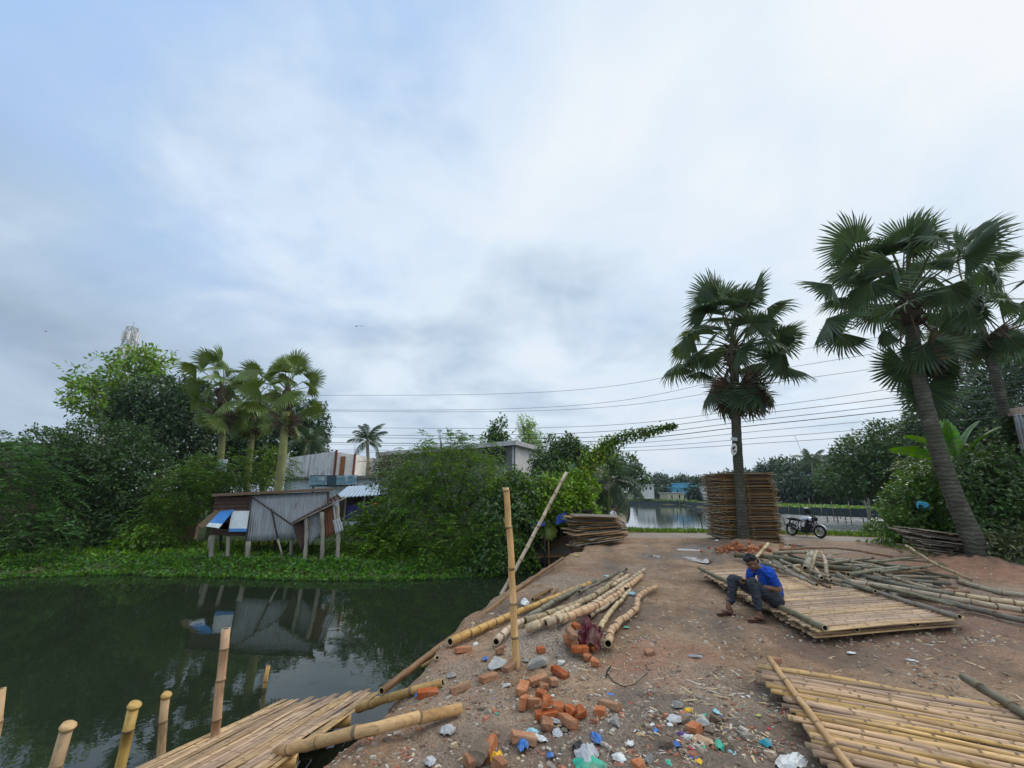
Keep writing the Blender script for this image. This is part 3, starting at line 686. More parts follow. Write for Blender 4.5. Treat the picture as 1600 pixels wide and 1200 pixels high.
# --- belts of trees beyond the lake: one by one
def far_tree(u, vtop, vbot, y, ru, mat, lab, cat, seed, grp, L=.8, palmy=False):
    mid = (vtop + vbot) / 2; rv = (vbot - vtop) / 2; g_ = random.Random(seed)
    lb = [(u, vtop + rv * .75, y, ru, rv * .75), (u - ru * .5, mid, y + 1, ru * .7, rv * .7), (u + ru * .55, mid + rv * .2, y - 1, ru * .75, rv * .75), (u + g_.uniform(-.4, .4) * ru, vtop + rv * .3, y, ru * .45, rv * .32)]
    return tree('far_tree', lab, cat, lb, 620, 6, L, L * .42, mat, gnd(u, y), .3, seed=seed, group=grp, pocket=.3, low=-1)
far_spec = [(1205, 722, 785, 92, 24), (1228, 716, 786, 95, 22), (1252, 722, 786, 90, 24), (1276, 713, 787, 93, 22), (1298, 728, 788, 86, 24), (1322, 722, 788, 88, 22), (1345, 735, 789, 80, 26), (1375, 750, 790, 76, 26), (1398, 742, 790, 72, 24), (1240, 742, 786, 82, 26), (1290, 748, 787, 80, 28), (1340, 755, 789, 74, 26), (1190, 735, 784, 98, 20)]
for k, s in enumerate(far_spec):
    far_tree(*s, ('far', 'dark', 'far')[k % 3], 'dark tree in the wooded belt beyond the crop field across the lake', 'tree', 200 + k, 'trees in the belt beyond the lake', .75)
for k, s in enumerate([(1012, 752, 780, 150, 16), (1030, 744, 780, 155, 12), (1044, 749, 780, 150, 12), (1062, 748, 781, 152, 13), (1082, 749, 781, 150, 13), (1100, 748, 782, 145, 12), (1118, 746, 782, 140, 14), (1135, 742, 783, 135, 16), (1160, 738, 784, 130, 18), (1095, 765, 788, 122, 18), (1035, 768, 785, 128, 14)]):
    far_tree(*s, 'farther' if k < 8 else 'far', 'hazy grey-green tree on the horizon behind the blue house', 'tree', 240 + k, 'hazy trees on the horizon', 1.2)

# ---------------------------------------------------------------- palms
def fan_blade(mb, hub, R_, seg=38, spread=148, seed=1, cup=.35, tipdroop=.25, mi=0, ragged=.08):
    """palmate blade: hub at hub, axis +X, normal +Z; pleated then split into drooping fingers"""
    g = random.Random(seed); hub = V(hub); A = R(spread)
    def pt(a, r, dz=0):
        s = abs(math.sin(a * .5))
        return hub + V((math.cos(a) * r, math.sin(a) * r, -cup * r * s * s * 1.2 - tipdroop * (max(0, r / R_ - .45) ** 2) * R_ + dz))
    da = 2 * A / seg; vs = []; fs = []
    for i in range(seg):
        a0 = -A + i * da; a1 = a0 + da; ac = (a0 + a1) / 2
        Rr = R_ * (.80 + .20 * math.cos(ac * .8)) * (1 + g.uniform(-ragged, ragged)); rf = .52 * R_ * g.uniform(.9, 1.1)
        dr_ = g.uniform(-.4, 1) * .05 * R_; o = len(vs); w_ = da * .33; sk = g.uniform(-.25, .25) * da
        vs += [pt(a0, .03), pt(ac, .03), pt(a1, .03),
               pt(a0, rf, -.022 * R_), pt(ac, rf, .022 * R_), pt(a1, rf, -.022 * R_),
               pt(ac - w_ * .95 + sk * .5, Rr * .78, -dr_), pt(ac + sk * .5, Rr * .78, .012 - dr_), pt(ac + w_ * .95 + sk * .5, Rr * .78, -dr_), pt(ac + sk, Rr, -dr_ * 3)]
        fs += [(o, o + 1, o + 4, o + 3), (o + 1, o + 2, o + 5, o + 4), (o + 3, o + 4, o + 7, o + 6), (o + 4, o + 5, o + 8, o + 7), (o + 6, o + 7, o + 9), (o + 7, o + 8, o + 9)]
    mb.add(vs, fs, mi)
def fan_leaf(name, Lp, R_, mats, seed, **kw):
    kw.setdefault('spread', 122)
    mb = MB(); sag = kw.pop('sag', .25); tilt = kw.pop('tilt', -25)
    pts = [V((Lp * t, 0, -sag * Lp * t * t + .12 * Lp * t)) for t in (0, .25, .5, .75, 1)]
    mb.tube(pts, [.05, .036, .028, .024, .02], 5, mi=1)
    b = MB(); fan_blade(b, (0, 0, 0), R_, seed=seed, **kw)
    rot = Matrix.Rotation(R(-tilt), 4, 'Y'); tr = Matrix.Translation(pts[-1]) @ rot
    mb.add([tr @ V(p) for p in b.v], b.f, 0)
    mb.tube([tr @ V((0, 0, .01)), tr @ V((R_ * .45, 0, .015)), ], [.02, .006], 4, mi=1)
    me = bpy.data.meshes.new(name); me.from_pydata(mb.v, [], mb.f)
    for m in mats: me.materials.append(m)
    me.polygons.foreach_set('material_index', mb.m); me.update(); return me
m_pet = mat_plain('palm_petiole', (.11, .12, .04), .6, .3, 5); m_pet_dead = mat_plain('dead_petiole', (.13, .09, .055), .85, .3, 5)
m_trunk_palm, nt, b = newmat('palm_trunk'); vec = coords(nt, 'Object')
rings = N(nt, 'ShaderNodeTexWave', wave_type='BANDS', bands_direction='Z'); rings.inputs['Scale'].default_value = 2.6; rings.inputs['Distortion'].default_value = 5; rings.inputs['Detail'].default_value = 3; rings.inputs['Detail Scale'].default_value = 2
nt.links.new(vec, rings.inputs['Vector'])
c = ramp(nt, noise(nt, vec, 3, 6, .6), [(.3, (.045, .040, .030)), (.55, (.085, .077, .057)), (.7, (.145, .132, .10))])
c = mixc(nt, .5, c, ramp(nt, rings.outputs['Fac'], [(.2, .72), (.6, 1.08)]), 'MULTIPLY')
gm = ramp(nt, noise(nt, vec, 1.1, 5, .6), [(.45, 0), (.65, .6)]); c = mixc(nt, gm, c, (.060, .072, .030))
nt.links.new(c, b.inputs['Base Color']); b.inputs['Roughness'].default_value = .9
bump(nt, b, math_(nt, 'ADD', rings.outputs['Fac'], noise(nt, vec, 14, 5)), .5, .03)
m_trunk_green = mat_plain('mossy_palm_trunk', (.20, .205, .075), .85, .3, 2.2, bmp=.3, dirt=(.085, .075, .05), dirt_amt=.8)
m_fib = mat_plain('palm_fibre', (.085, .062, .042), .95, .45, 12, bmp=.6)
fan_A = [fan_leaf('frond', 1.75 + .3 * (i % 3), 1.22, [LF['fan'], m_pet], 300 + i, cup=.30 + .35 * (i % 3), tipdroop=.2 + .3 * (i % 2), tilt=-8 - 27 * (i % 4), sag=.2, spread=100 + 10 * (i % 3), ragged=.14) for i in range(9)] + [fan_leaf('frond', 1.8, 1.2, [LF['fan_yellow'], m_pet], 310, cup=.6, tipdroop=.5, tilt=-40, spread=105, ragged=.2)]
fan_D = [fan_leaf('dead_frond', .95, 1.25, [LF['fan_dead'], m_pet_dead], 320 + i, cup=.9, tipdroop=.75, tilt=-25, sag=.4, spread=125, ragged=.2) for i in range(3)]
fan_G = [fan_leaf('drooping_frond', 1.75, 1.2, [LF['fan'], m_pet_dead], 330 + i, cup=.75, tipdroop=.5, tilt=-30, sag=.4, spread=135) for i in range(3)]
fan_Y = [fan_leaf('frond', 1.5 + .3 * (i % 3), 1.18, [LF['fan_yellow'], m_pet], 340 + i, seg=30, cup=.35 + .3 * (i % 3), tipdroop=.3, tilt=-12 - 24 * (i % 4), spread=110) for i in range(7)]
fan_YD = [fan_leaf('dead_frond', .9, 1.1, [LF['fan_dead'], m_pet_dead], 350 + i, seg=26, cup=.9, tipdroop=.7, tilt=-25, spread=120, ragged=.2) for i in range(2)]
def fan_palm(label, pts, r0, r1, live, drop, dead, seed, trunkmat, sets, scale=1.0, n=(4, 5, 6, 5), nd=(5, 4), group=None, bias=None):
    g = random.Random(seed); base = V(pts[0]); root = empty('fan_palm', base, label, 'palm', group)
    sp = spline([V(p) - base for p in pts], .22); k = len(sp)
    mb = MB(); mb.tube([sp[0] - V((0, 0, .3))] + sp, [r0 * 1.25] + [(r0 * (1.0 + .22 * math.exp(-i * .22 / .5)) + (r1 - r0) * i / (k - 1)) * (1 + .03 * math.sin(i * 2.4)) for i in range(k)], 14)
    mb.build('trunk', trunkmat, root)
    top = sp[-1]; axis = (sp[-1] - sp[-4]).normalized()
    fb = MB(); fb.tube([top - axis * 1.1, top - axis * .6, top - axis * .2, top + axis * .15, top + axis * .4], [r1 * 1.05, r1 * 1.5, r1 * 1.7, r1 * 1.25, r1 * .4], 12)
    for i in range(40):
        a = g.uniform(0, 6.28); h = g.uniform(-1.0, .1); o = V((math.cos(a), math.sin(a), 0)); p = top + axis * h + o * r1 * 1.15
        fb.tube([p, p + o * .16 + V((0, 0, .12)), p + o * .26 + V((0, 0, g.uniform(-.1, .25)))], [.045, .035, .012], 4)
    fb.build('leaf_base', m_fib, root)
    def frond(me, az, el, roll, sc, h):
        o = link(me.name, me, root); o.location = top + axis * h
        o.rotation_euler = (Euler((0, 0, az)).to_matrix() @ Matrix.Rotation(-el, 3, 'Y') @ Matrix.Rotation(roll, 3, 'X')).to_euler(); o.scale = (sc,) * 3
    for (lo, hi), cnt, h in zip(((62, 84), (36, 58), (8, 30), (-24, 2)), n, (.3, .2, .05, -.1)):
        off = g.uniform(0, 6.28)
        for i in range(cnt):
            frond(g.choice(sets[0]), off + 6.283 * i / cnt + g.uniform(-.3, .3), R(g.uniform(lo, hi)), R(g.uniform(-65, 65)), scale * g.uniform(.82, 1.08), h)
    off = g.uniform(0, 6.28)
    for i in range(nd[0]): frond(g.choice(sets[1]), off + 6.283 * i / nd[0] + g.uniform(-.4, .4), R(g.uniform(-62, -36)), R(g.uniform(-30, 30)), scale * g.uniform(.85, 1.05), -.4)
    for i in range(nd[1]): frond(g.choice(sets[2]), off + 1 + 6.283 * i / nd[1] + g.uniform(-.5, .5), R(g.uniform(-88, -66)), R(g.uniform(-25, 25)), scale * g.uniform(.8, 1.05), -.75 - .3 * g.random())
    return root
SA = (fan_A, fan_G, fan_D); SY = (fan_Y, fan_Y, fan_YD)
b0 = gnd(1152, 17.2)
fan_palm('tall fan palm with a dead brown skirt standing in front of the tall mat stack', [b0, D(1152, 700, 17.15), D(1146, 545, 17.2)], .20, .175, 0, 0, 0, 62, m_trunk_palm, SA, 1.0, (7, 9, 10, 9), (8, 7))
b1 = gnd(1505, 11.8)
fan_palm('largest fan palm with a thick curved trunk leaning left at the right edge', [b1, D(1478, 740, 12.1), D(1436, 590, 12.4), D(1420, 470, 12.7)], .225, .165, 0, 0, 0, 64, m_trunk_palm, SA, 1.0, (7, 8, 9, 8), (4, 1))
# hanging dead fans low on the leaning trunk
lp = bpy.data.objects[[o.name for o in scn.objects if o.get('label', '').startswith('largest fan palm')][0]]
for az, el, dz in ((3.6, -66, -1.3), (4.9, -70, -1.5)):
    o = link('dead_frond', fan_G[int(az) % 3], lp); tp = D(1421, 490, 12.7) - b1; o.location = tp + V((0, 0, dz + .4)); o.scale = (.95,) * 3
    o.rotation_euler = (Euler((0, 0, az)).to_matrix() @ Matrix.Rotation(-R(el), 3, 'Y')).to_euler()
b2 = gnd(1612, 15.5)
fan_palm('half hidden fan palm with a slanting trunk behind the largest one', [b2, D(1583, 700, 15.7), D(1548, 560, 15.8), D(1515, 470, 16)], .19, .15, 0, 0, 0, 66, m_trunk_palm, SA, 1.0, (4, 5, 6, 6), (4, 2))
fan_palm('leftmost fan palm across the pond with a pale board on its trunk', [gnd(341, 25), D(346, 700, 25), D(347, 612, 25)], .21, .17, 0, 0, 0, 68, m_trunk_green, SY, .95, (4, 5, 5, 4), (5, 4))
fan_palm('shaded middle fan palm of the three across the pond', [gnd(388, 27.5), D(392, 700, 27.5), D(398, 625, 27.5)], .19, .16, 0, 0, 0, 70, m_trunk_green, SY, .9, (3, 4, 5, 5), (5, 4))
fan_palm('right-hand fan palm of the three with a thick yellow-green trunk behind the hut roof', [gnd(434, 23), D(440, 720, 23), D(449, 615, 23)], .25, .19, 0, 0, 0, 73, m_trunk_green, SY, .9, (5, 5, 4, 3), (2, 4))

def coco_frond(name, L, seed, mat, droop=.55, nl=34):
    g = random.Random(seed); mb = MB(); pts = [V((L * t * (1 - .18 * t * t), 0, L * (.32 * t - droop * t * t))) for t in np.linspace(0, 1, 12)]
    mb.tube(pts, [.035 * (1 - .85 * i / 11) + .004 for i in range(12)], 5, mi=1)
    for i in range(nl):
        t = .14 + .86 * i / (nl - 1); x_ = t * 11; a = min(10, int(x_)); p = pts[a].lerp(pts[a + 1], x_ - a); d = (pts[a + 1] - pts[a]).normalized()
        ll = L * .30 * math.sin(math.pi * min(1, .12 + t * .86)) ** .6 + .05
        for sg in (1, -1):
            s = V((0, sg, 0)); e = (d * .55 + s * .8 + V((0, 0, -.35 - g.uniform(0, .5)))).normalized()
            q = p + e * ll * .5; r = q + (e + V((0, 0, -.55))).normalized() * ll * .5; w_ = d * .028
            mb.add([p - w_, p + w_, q + w_ * 1.2, q - w_ * 1.2, r], [(0, 1, 2, 3), (3, 2, 4)], 0)
    me = bpy.data.meshes.new(name); me.from_pydata(mb.v, [], mb.f); me.materials.append(mat); me.materials.append(m_pet); me.polygons.foreach_set('material_index', mb.m); me.update(); return me
coco = [coco_frond('frond', 3.0, i, LF['coco'], .45 + .15 * i) for i in range(3)]
def coco_palm(label, base, top, n, sc, seed, els=(-30, 70)):
    g = random.Random(seed); base = V(base); root = empty('coconut_palm', base, label, 'palm'); top = V(top) - base
    mb = MB(); sp = spline([V((0, 0, -.2)), top * .5 + V((.2, 0, 0)), top], .4); mb.tube(sp, [.17 - .05 * i / len(sp) for i in range(len(sp))], 9); mb.build('trunk', m_bark_pale, root)
    for i in range(n):
        me = g.choice(coco); o = link(me.name, me, root); o.location = top; o.scale = (sc * g.uniform(.8, 1.1),) * 3
        o.rotation_euler = (Euler((0, 0, i * 2.4 + g.uniform(-.3, .3))).to_matrix() @ Matrix.Rotation(-R(els[0] + (els[1] - els[0]) * i / (n - 1)), 3, 'Y')).to_euler()
coco_palm('low coconut palm with arching fronds behind the white stained wall', gnd(482, 39), D(482, 692, 39), 17, .95, 3)
coco_palm('coconut palm with a bare trunk between the two buildings', gnd(573, 34), D(574, 690, 34), 14, .68, 5, (-20, 75))
coco_palm('coconut palm with long drooping fronds at the near end of the lake', gnd(955, 24), D(955, 752, 24), 17, .82, 7, (-50, 60))
coco_palm('coconut palm rising above the belt of trees behind the crop field', gnd(1268, 82), D(1268, 722, 82), 13, 1.3, 9)
coco_palm('coconut palm drooping beside the layered tree across the inlet', gnd(1345, 50), D(1348, 728, 50), 13, 1.1, 11)

def banana_leaf(name, L, Wd, seed, mat, droop=.5):
    g = random.Random(seed); mb = MB(); n = 22; pts = []
    for i in range(n + 1):
        t = i / n; pts.append(V((L * t * (1 - .25 * droop * t), 0, L * (.25 * t - droop * t * t * .8))))
    mb.tube(pts, [.03 * (1 - t / n * .85) for t in range(n + 1)], 5, mi=1)
    for sg in (1, -1):
        cut = 0
        for i in range(4, n):
            t0, t1 = i / n, (i + 1) / n; w0 = Wd * .5 * math.sin(math.pi * min(1, (t0 - .13) / .9)) ** .55; w1 = Wd * .5 * max(0.02, math.sin(math.pi * min(1, (t1 - .13) / .9))) ** .55
            if g.random() < .3: cut = g.uniform(-.12, .12)
            e0 = pts[i] + V((.06, sg * w0, .18 * w0 + cut * w0)); e1 = pts[i + 1] + V((.06 - (.03 if g.random() < .3 else 0), sg * w1, .18 * w1 + cut * w1))
            h0 = pts[i] + V((.03, sg * w0 * .5, .22 * w0)); h1 = pts[i + 1] + V((.03, sg * w1 * .5, .22 * w1))
            mb.add([pts[i], pts[i + 1], h1, h0, e1, e0], [(0, 1, 2, 3), (3, 2, 4, 5)], 0)
    me = bpy.data.meshes.new(name); me.from_pydata(mb.v, [], mb.f); me.materials.append(mat); me.materials.append(m_pet); me.polygons.foreach_set('material_index', mb.m); me.update(); return me
ban = [banana_leaf('leaf', 1.9, .52, i, LF['banana'], .35 + .2 * i) for i in range(3)]; band = [banana_leaf('leaf', 1.9, .5, 10 + i, LF['banana_dark'], .3 + .2 * i) for i in range(3)]
m_bstem = mat_plain('banana_stem', (.12, .15, .05), .6, .35, 5)
def banana(label, base, top, n, sc, seed, kinds, els=(85, 10)):
    g = random.Random(seed); base = V(base); root = empty('banana_plant', base, label, 'banana plant'); top = V(top) - base
    mb = MB(); mb.tube(spline([V((0, 0, -.2)), top * .6, top], .3), .10, 8); mb.build('stem', m_bstem, root)
    for i in range(n):
        me = g.choice(kinds); o = link(me.name, me, root); o.location = top; o.scale = (sc * g.uniform(.8, 1.1),) * 3
        o.rotation_euler = (Euler((0, 0, i * 2.3 + g.uniform(-.5, .5) + seed)).to_matrix() @ Matrix.Rotation(-R(els[0] + (els[1] - els[0]) * i / max(1, n - 1)), 3, 'Y') @ Matrix.Rotation(R(g.uniform(-50, 50)), 3, 'X')).to_euler()
banana('banana plant with broad dark leaves behind the vine mound', gnd(915, 22), D(915, 752, 22), 9, .95, 3, band)
banana('banana plant with upright folded leaves under the arching creeper', gnd(950, 23), D(948, 735, 23), 8, .9, 4, band, (88, 25))
banana('banana plant with glowing green leaves right of the leaning palm trunk', gnd(1500, 15.8), D(1500, 728, 15.8), 8, 1.15, 8, ban)
banana('small banana plant with yellow-green leaves left of the leaning palm trunk', gnd(1425, 19), D(1427, 775, 19), 7, .8, 6, ban)
banana('banana plant with long leaves half buried in shrubs left of the stilt hut', gnd(270, 24), D(268, 765, 24), 6, .8, 7, band, (60, 5))
banana('young banana plant with two bright drooping leaves by the feathery tree', gnd(652, 20.2), D(655, 815, 19.9), 4, .85, 2, ban, (50, 10))

# ---------------------------------------------------------------- verge of water weeds and roadside grass
def carpet(name, n, xr, yr, keepf, h, wd, mat, seed, lean=.5):
    g = np.random.default_rng(seed); x = g.uniform(*xr, n); y = g.uniform(*yr, n); z = Hn(x, y); k = keepf(x, y, z, g); x, y, z = x[k], y[k], np.maximum(z[k], WL); n = len(x)
    P = np.stack([x, y, z - .01], 1); d = nrm(np.stack([g.normal(0, lean, n), g.normal(0, lean, n), np.ones(n)], 1)); s = g.uniform(.5, 1.4, n)
    v, f = leaf_geo(P, d, nrm(g.normal(0, 1, (n, 3))), h * s, wd * s, .2, .25)
    return tag(link(name, npmesh(name, v, f, LF[mat])), kind='stuff')
def near_pond(lo, hi):
    def k(x, y, z, g):
        d = sdist(x, y, POND) + fbm(x * .8, y * .8, 3) * .9; return (d > lo) & (d < hi) & (y > 15) & (x < 1.0)
    return k
carpet('water_weeds', 60000, (-21, 1), (16.5, 24), near_pond(-.6, 2.3), .21, .085, 'verge', 3, .65)
carpet('bank_grass', 16000, (-24, 0), (18, 27), near_pond(1.2, 5), .38, .09, 'bright', 4, .6)
def lake_edge(x, y, z, g):
    d = sdist(x, y, LAKE); return (d > -.3) & (d < 3.4) & (road_d(x, y) > 1.15 + g.uniform(-.15, .4, len(x))) & (y < 30) & (y > 17)
carpet('roadside_grass', 60000, (3.5, 27), (18, 29), lake_edge, .26, .05, 'bright', 5, .5)
carpet('roadside_grass', 7000, (12.5, 24), (11, 19), lambda x, y, z, g: (road_d(x, y) > 1.2) & (x - (12.9 + .25 * (y - 12)) > g.uniform(-.5, 1, len(x))), .25, .06, 'mid', 6, .6)
def crop(x, y, z, g): return (sdist(x, y, LAKE) > .4) & (z > -1) & (x > 34)
carpet('field_crop', 14000, (36, 80), (53, 84), lambda x, y, z, g: crop(x, y, z, g) & (sdist(x, y, LAKE) < 16), .55, .35, 'bright', 7, .5)
carpet('field_crop', 3000, (18, 46), (104, 118), lambda x, y, z, g: (sdist(x, y, LAKE) > .3), .7, .5, 'bright', 8, .5)
# ---------------------------------------------------------------- buildings and built things
def mat_tin(name, base, rust=.4, rough=.55, metal=.25):
    m, nt, b = newmat(name); vec = coords(nt, 'Object'); st = coords(nt, 'Object', (5, 5, .35))
    n1 = noise(nt, vec, 1.6, 7, .65); n2 = noise(nt, st, 2.5, 5, .6); oi = N(nt, 'ShaderNodeObjectInfo')
    c = ramp(nt, n2, [(.3, tuple(x * .72 for x in base)), (.7, tuple(min(1, x * 1.2) for x in base))])
    c = hsv(nt, c, .5, 1, rnd_range(nt, oi.outputs['Random'], .85, 1.12))
    r = ramp(nt, math_(nt, 'ADD', math_(nt, 'MULTIPLY', n1, .6), math_(nt, 'MULTIPLY', n2, .4)), [(.62 - rust * .3, 0), (.70 - rust * .2, 1)])
    c = mixc(nt, math_(nt, 'MULTIPLY', r, .8), c, ramp(nt, noise(nt, vec, 11, 5), [(.3, (.07, .035, .022)), (.7, (.19, .085, .045))]))
    nt.links.new(c, b.inputs['Base Color']); b.inputs['Roughness'].default_value = rough; b.inputs['Metallic'].default_value = metal
    bump(nt, b, n1, .2, .01); return m
m_tin = mat_tin('galvanised_tin', (.38, .385, .39), .24); m_tinold = mat_tin('weathered_tin', (.33, .33, .34), .4)
m_rust = mat_tin('rusty_tin', (.085, .048, .036), .25, .85, 0); m_rust2 = mat_tin('orange_rusty_tin', (.20, .085, .045), .3, .85, 0)
m_blue = mat_plain('blue_paint', (.035, .18, .46), .5, .2, 3, dirt=(.2, .2, .2), dirt_amt=.25); m_white = mat_plain('white_board', (.58, .61, .60), .6, .12, 2.5, dirt=(.3, .28, .24), dirt_amt=.35)
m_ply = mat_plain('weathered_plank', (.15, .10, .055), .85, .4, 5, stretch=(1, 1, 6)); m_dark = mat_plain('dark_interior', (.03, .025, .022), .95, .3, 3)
m_post = mat_plain('weathered_post', (.30, .27, .21), .9, .3, 6, stretch=(1, 1, .3), dirt=(.10, .08, .06), dirt_amt=.6)
m_pole_d = mat_plain('dark_pole', (.07, .055, .045), .9, .3, 8)
def sheet(name, q, mat, parent, waves=0, amp=.02, th=.012, loc=V(), along=0, mi=None, nv=6):
    """sheet between corners TL,TR,BR,BL; corrugated along its width (along=0) or height (1)"""
    a, b_, c_, d_ = [V(p) - loc for p in q]; n_ = (b_ - a).cross(d_ - a).normalized()
    nw = max(2, waves * 6) if waves else 4; vs = []; fs = []
    for side in (0, 1):
        for j in range(nv + 1):
            for i in range(nw + 1):
                s, t = (i / nw, j / nv) if along == 0 else (j / nv, i / nw)
                p = a.lerp(b_, s).lerp(d_.lerp(c_, s), t)
                k = (s if along == 0 else t)
                off = amp * math.sin(2 * math.pi * waves * k) if waves else random.uniform(-.004, .004)
                vs.append(p + n_ * (off - side * th))
    m_ = (nw + 1) * (nv + 1)
    for j in range(nv):
        for i in range(nw):
            q_ = (j * (nw + 1) + i, j * (nw + 1) + i + 1, (j + 1) * (nw + 1) + i + 1, (j + 1) * (nw + 1) + i)
            fs.append(q_); fs.append(tuple(x + m_ for x in q_[::-1]))
    e = [i for i in range(nw + 1)] + [(j + 1) * (nw + 1) - 1 for j in range(1, nv + 1)] + [nv * (nw + 1) + i for i in range(nw - 1, -1, -1)] + [j * (nw + 1) for j in range(nv - 1, 0, -1)]
    for i in range(len(e)):
        x_, y_ = e[i], e[(i + 1) % len(e)]; fs.append((y_, x_, x_ + m_, y_ + m_))
    mb = MB(); mb.add(vs, fs, 0, waves > 0); return mb.build(name, mat, parent)
# ---- hut on stilts
hb = gnd(390, 19.2); root = empty('stilt_hut', hb, 'tin-clad hut on bamboo stilts at the far pond edge with blue and white shutters', 'hut')
yF = 18.9; P = lambda u, v, y=yF: D(u, v, y)
def S(name, q, mat, **kw): return sheet(name, q, mat, root, loc=hb, **kw)
S('wall', [P(336, 777), P(393, 776), P(385, 816), P(331, 818)], m_rust, waves=7, along=1, amp=.02)
S('wall', [P(331, 826), P(385, 828), P(384, 838), P(329, 835)], m_rust, waves=3, along=1)
S('wall', [P(393, 775), P(513, 768), P(513, 838), P(383, 847)], m_tin, waves=34, amp=.014)
S('wall', [P(336, 777, 22), P(336, 777), P(330, 836), P(330, 836, 22)], m_rust, waves=8, along=1)
S('wall', [P(513, 768), P(505, 768, 22.4), P(505, 838, 22.4), P(513, 838)], m_rust, waves=12)
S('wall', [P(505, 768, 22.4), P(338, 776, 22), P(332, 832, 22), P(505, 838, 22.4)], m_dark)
S('roof', [P(330, 772, 22.3), P(510, 763, 22.6), P(519, 764.5, 18.7), P(332, 774.5, 18.7)], m_rust, waves=30, amp=.02)
S('floor', [P(329, 834.5, 22), P(512, 838, 22), P(512, 840, 18.98), P(329, 836.5, 18.98)], m_ply, th=.08)
mb = MB(); mb.bar(P(392.5, 775, 18.84) - hb, P(384, 846, 18.84) - hb, .06); mb.bar(P(513, 768, 18.86) - hb, P(512, 838, 18.86) - hb, .08); mb.build('frame', m_pole_d, root)
mb = MB(); mb.bar(P(331, 774.8, 18.66) - hb, P(521, 765, 18.66) - hb, .05, .07); mb.build('fascia', m_ply, root)
# propped shutters: hinged at the top, lower edge swung out
for top, bot, mats_, th_ in ((((345, 799), (366, 797)), ((322, 823), (342, 826)), (m_blue, m_white), 0),):
    for k, (s0, s1, mt) in enumerate(((0, .78, m_blue), (.78, 1, m_white))):
        a, b_ = P(*top[0], 18.82), P(*top[1], 18.82); c_, d_ = P(*bot[1], 18.1), P(*bot[0], 18.1)
        S('shutter', [a.lerp(d_, s0), b_.lerp(c_, s0), b_.lerp(c_, s1), a.lerp(d_, s1)], mt, th=.03)
a, b_, c_, d_ = P(336, 798, 18.83), P(345, 799, 18.83), P(318, 827, 18.2), P(309, 822, 18.2); S('side_flap', [a, b_, c_, d_], m_ply, th=.03)
S('shutter', [P(363, 798.5, 18.8), P(390, 798.5, 18.8), P(386, 826, 18.55), P(358, 826, 18.55)], m_white, th=.03)
S('shutter', [P(358.3, 826, 18.54), P(386, 826, 18.54), P(385.5, 831, 18.5), P(357.6, 831, 18.5)], m_blue, th=.03)
mb = MB(); mb.tube([P(325, 823, 18.12) - hb, P(345, 817, 18.85) - hb], .018, 6); mb.build('prop_stick', m_post, root)
def stilt(u, v0, v1, y, r, mt=m_post, u2=None):
    p, q = D(u, v0, y), D(u2 or u, v1, y); q = V((q.x, q.y, min(q.z, H(q.x, q.y) - .25)))
    mb = MB(); pts = spline([p - hb, (p + q) / 2 - hb, q - hb], .25); mb.tube(pts, [r * (1.1 if i % 2 else .95) for i in range(len(pts))], 8); mb.build('stilt', mt, root)
for a in ((332, 836, 869, 18.75, .10), (357, 838, 870, 18.7, .075), (388, 846, 871, 18.65, .10), (456, 842, 866, 19, .08), (405, 840, 868, 20, .05, m_pole_d), (430, 840, 866, 20.2, .06, m_pole_d), (345, 836, 866, 20.5, .06, m_pole_d), (328, 838, 869, 20, .05, m_post, 325), (480, 842, 862, 20.5, .06, m_pole_d)): stilt(*a)
mb = MB(); mb.tube([P(424, 795, 18.78) - hb, P(434, 842, 18.7) - hb], .035, 6); mb.build('brace', m_pole_d, root)
mb = MB(); mb.tube([P(434, 841, 18.72) - hb, P(442, 872, 18.5) - hb], .04, 6); mb.build('brace', m_post, root)
mb = MB(); mb.tube([P(394, 777, 18.76) - hb, P(456, 820, 18.6) - hb], .035, 6); mb.build('brace', m_pole_d, root)
# ---- patched lean-to
lb = gnd(495, 18.4); root = empty('lean_to_shed', lb, 'lopsided lean-to of rusty and grey tin patches beside the stilt hut', 'shed')
def S2(name, q, mat, **kw): return sheet(name, q, mat, root, loc=lb, **kw)
yL = 18.25
S2('wall', [P(457, 818, yL + .15), P(478, 806, yL + .1), P(480, 850, yL), P(470, 861, yL)], m_rust, waves=4)
S2('wall', [P(476, 808, yL), P(501, 794, yL), P(506, 832, yL - .05), P(483, 853, yL)], m_tinold, waves=9, amp=.02)
S2('wall', [P(500, 796, yL + .12), P(520, 784, yL + .12), P(525, 834, yL + .1), P(503, 842, yL + .1)], m_rust2, waves=5)
S2('wall', [P(519, 784, yL + .06), P(525, 790, yL + .06), P(532, 810, yL + .05), P(523, 812, yL + .05)], m_white)
S2('wall', [P(520, 813, yL - .02), P(531, 810, yL - .02), P(537, 828, yL - .04), P(525, 836, yL - .04)], m_tin, waves=3)
S2('roof', [P(458, 812, 20.4), P(528, 772, 20.4), P(534, 778, 18.0), P(455, 818.5, 18.0)], m_rust, waves=14)
S2('wall', [P(457, 818, yL + .15), P(459, 816, 20.3), P(472, 852, 20.3), P(470, 861, yL)], m_rust, waves=6)
for u0, v0, u1, v1, y_ in ((479, 808, 477, 868, 18.1), (503, 800, 504, 870, 18.1), (527, 790, 531, 845, 18.3)):
    p, q = D(u0, v0, y_), D(u1, v1, y_); q.z = min(q.z, H(q.x, q.y) - .2); mb = MB(); pts = spline([p - lb, (p + q) / 2 - lb + V((.04, 0, 0)), q - lb], .2)
    mb.tube(pts, [.085 * (1 + .12 * math.sin(i * 2)) for i in range(len(pts))], 8); mb.build('post', m_post, root)
mb = MB(); mb.tube([P(456, 819.5, 17.95) - lb, P(545, 775, 18.1) - lb], .03, 6); mb.build('rafter', m_post, root)

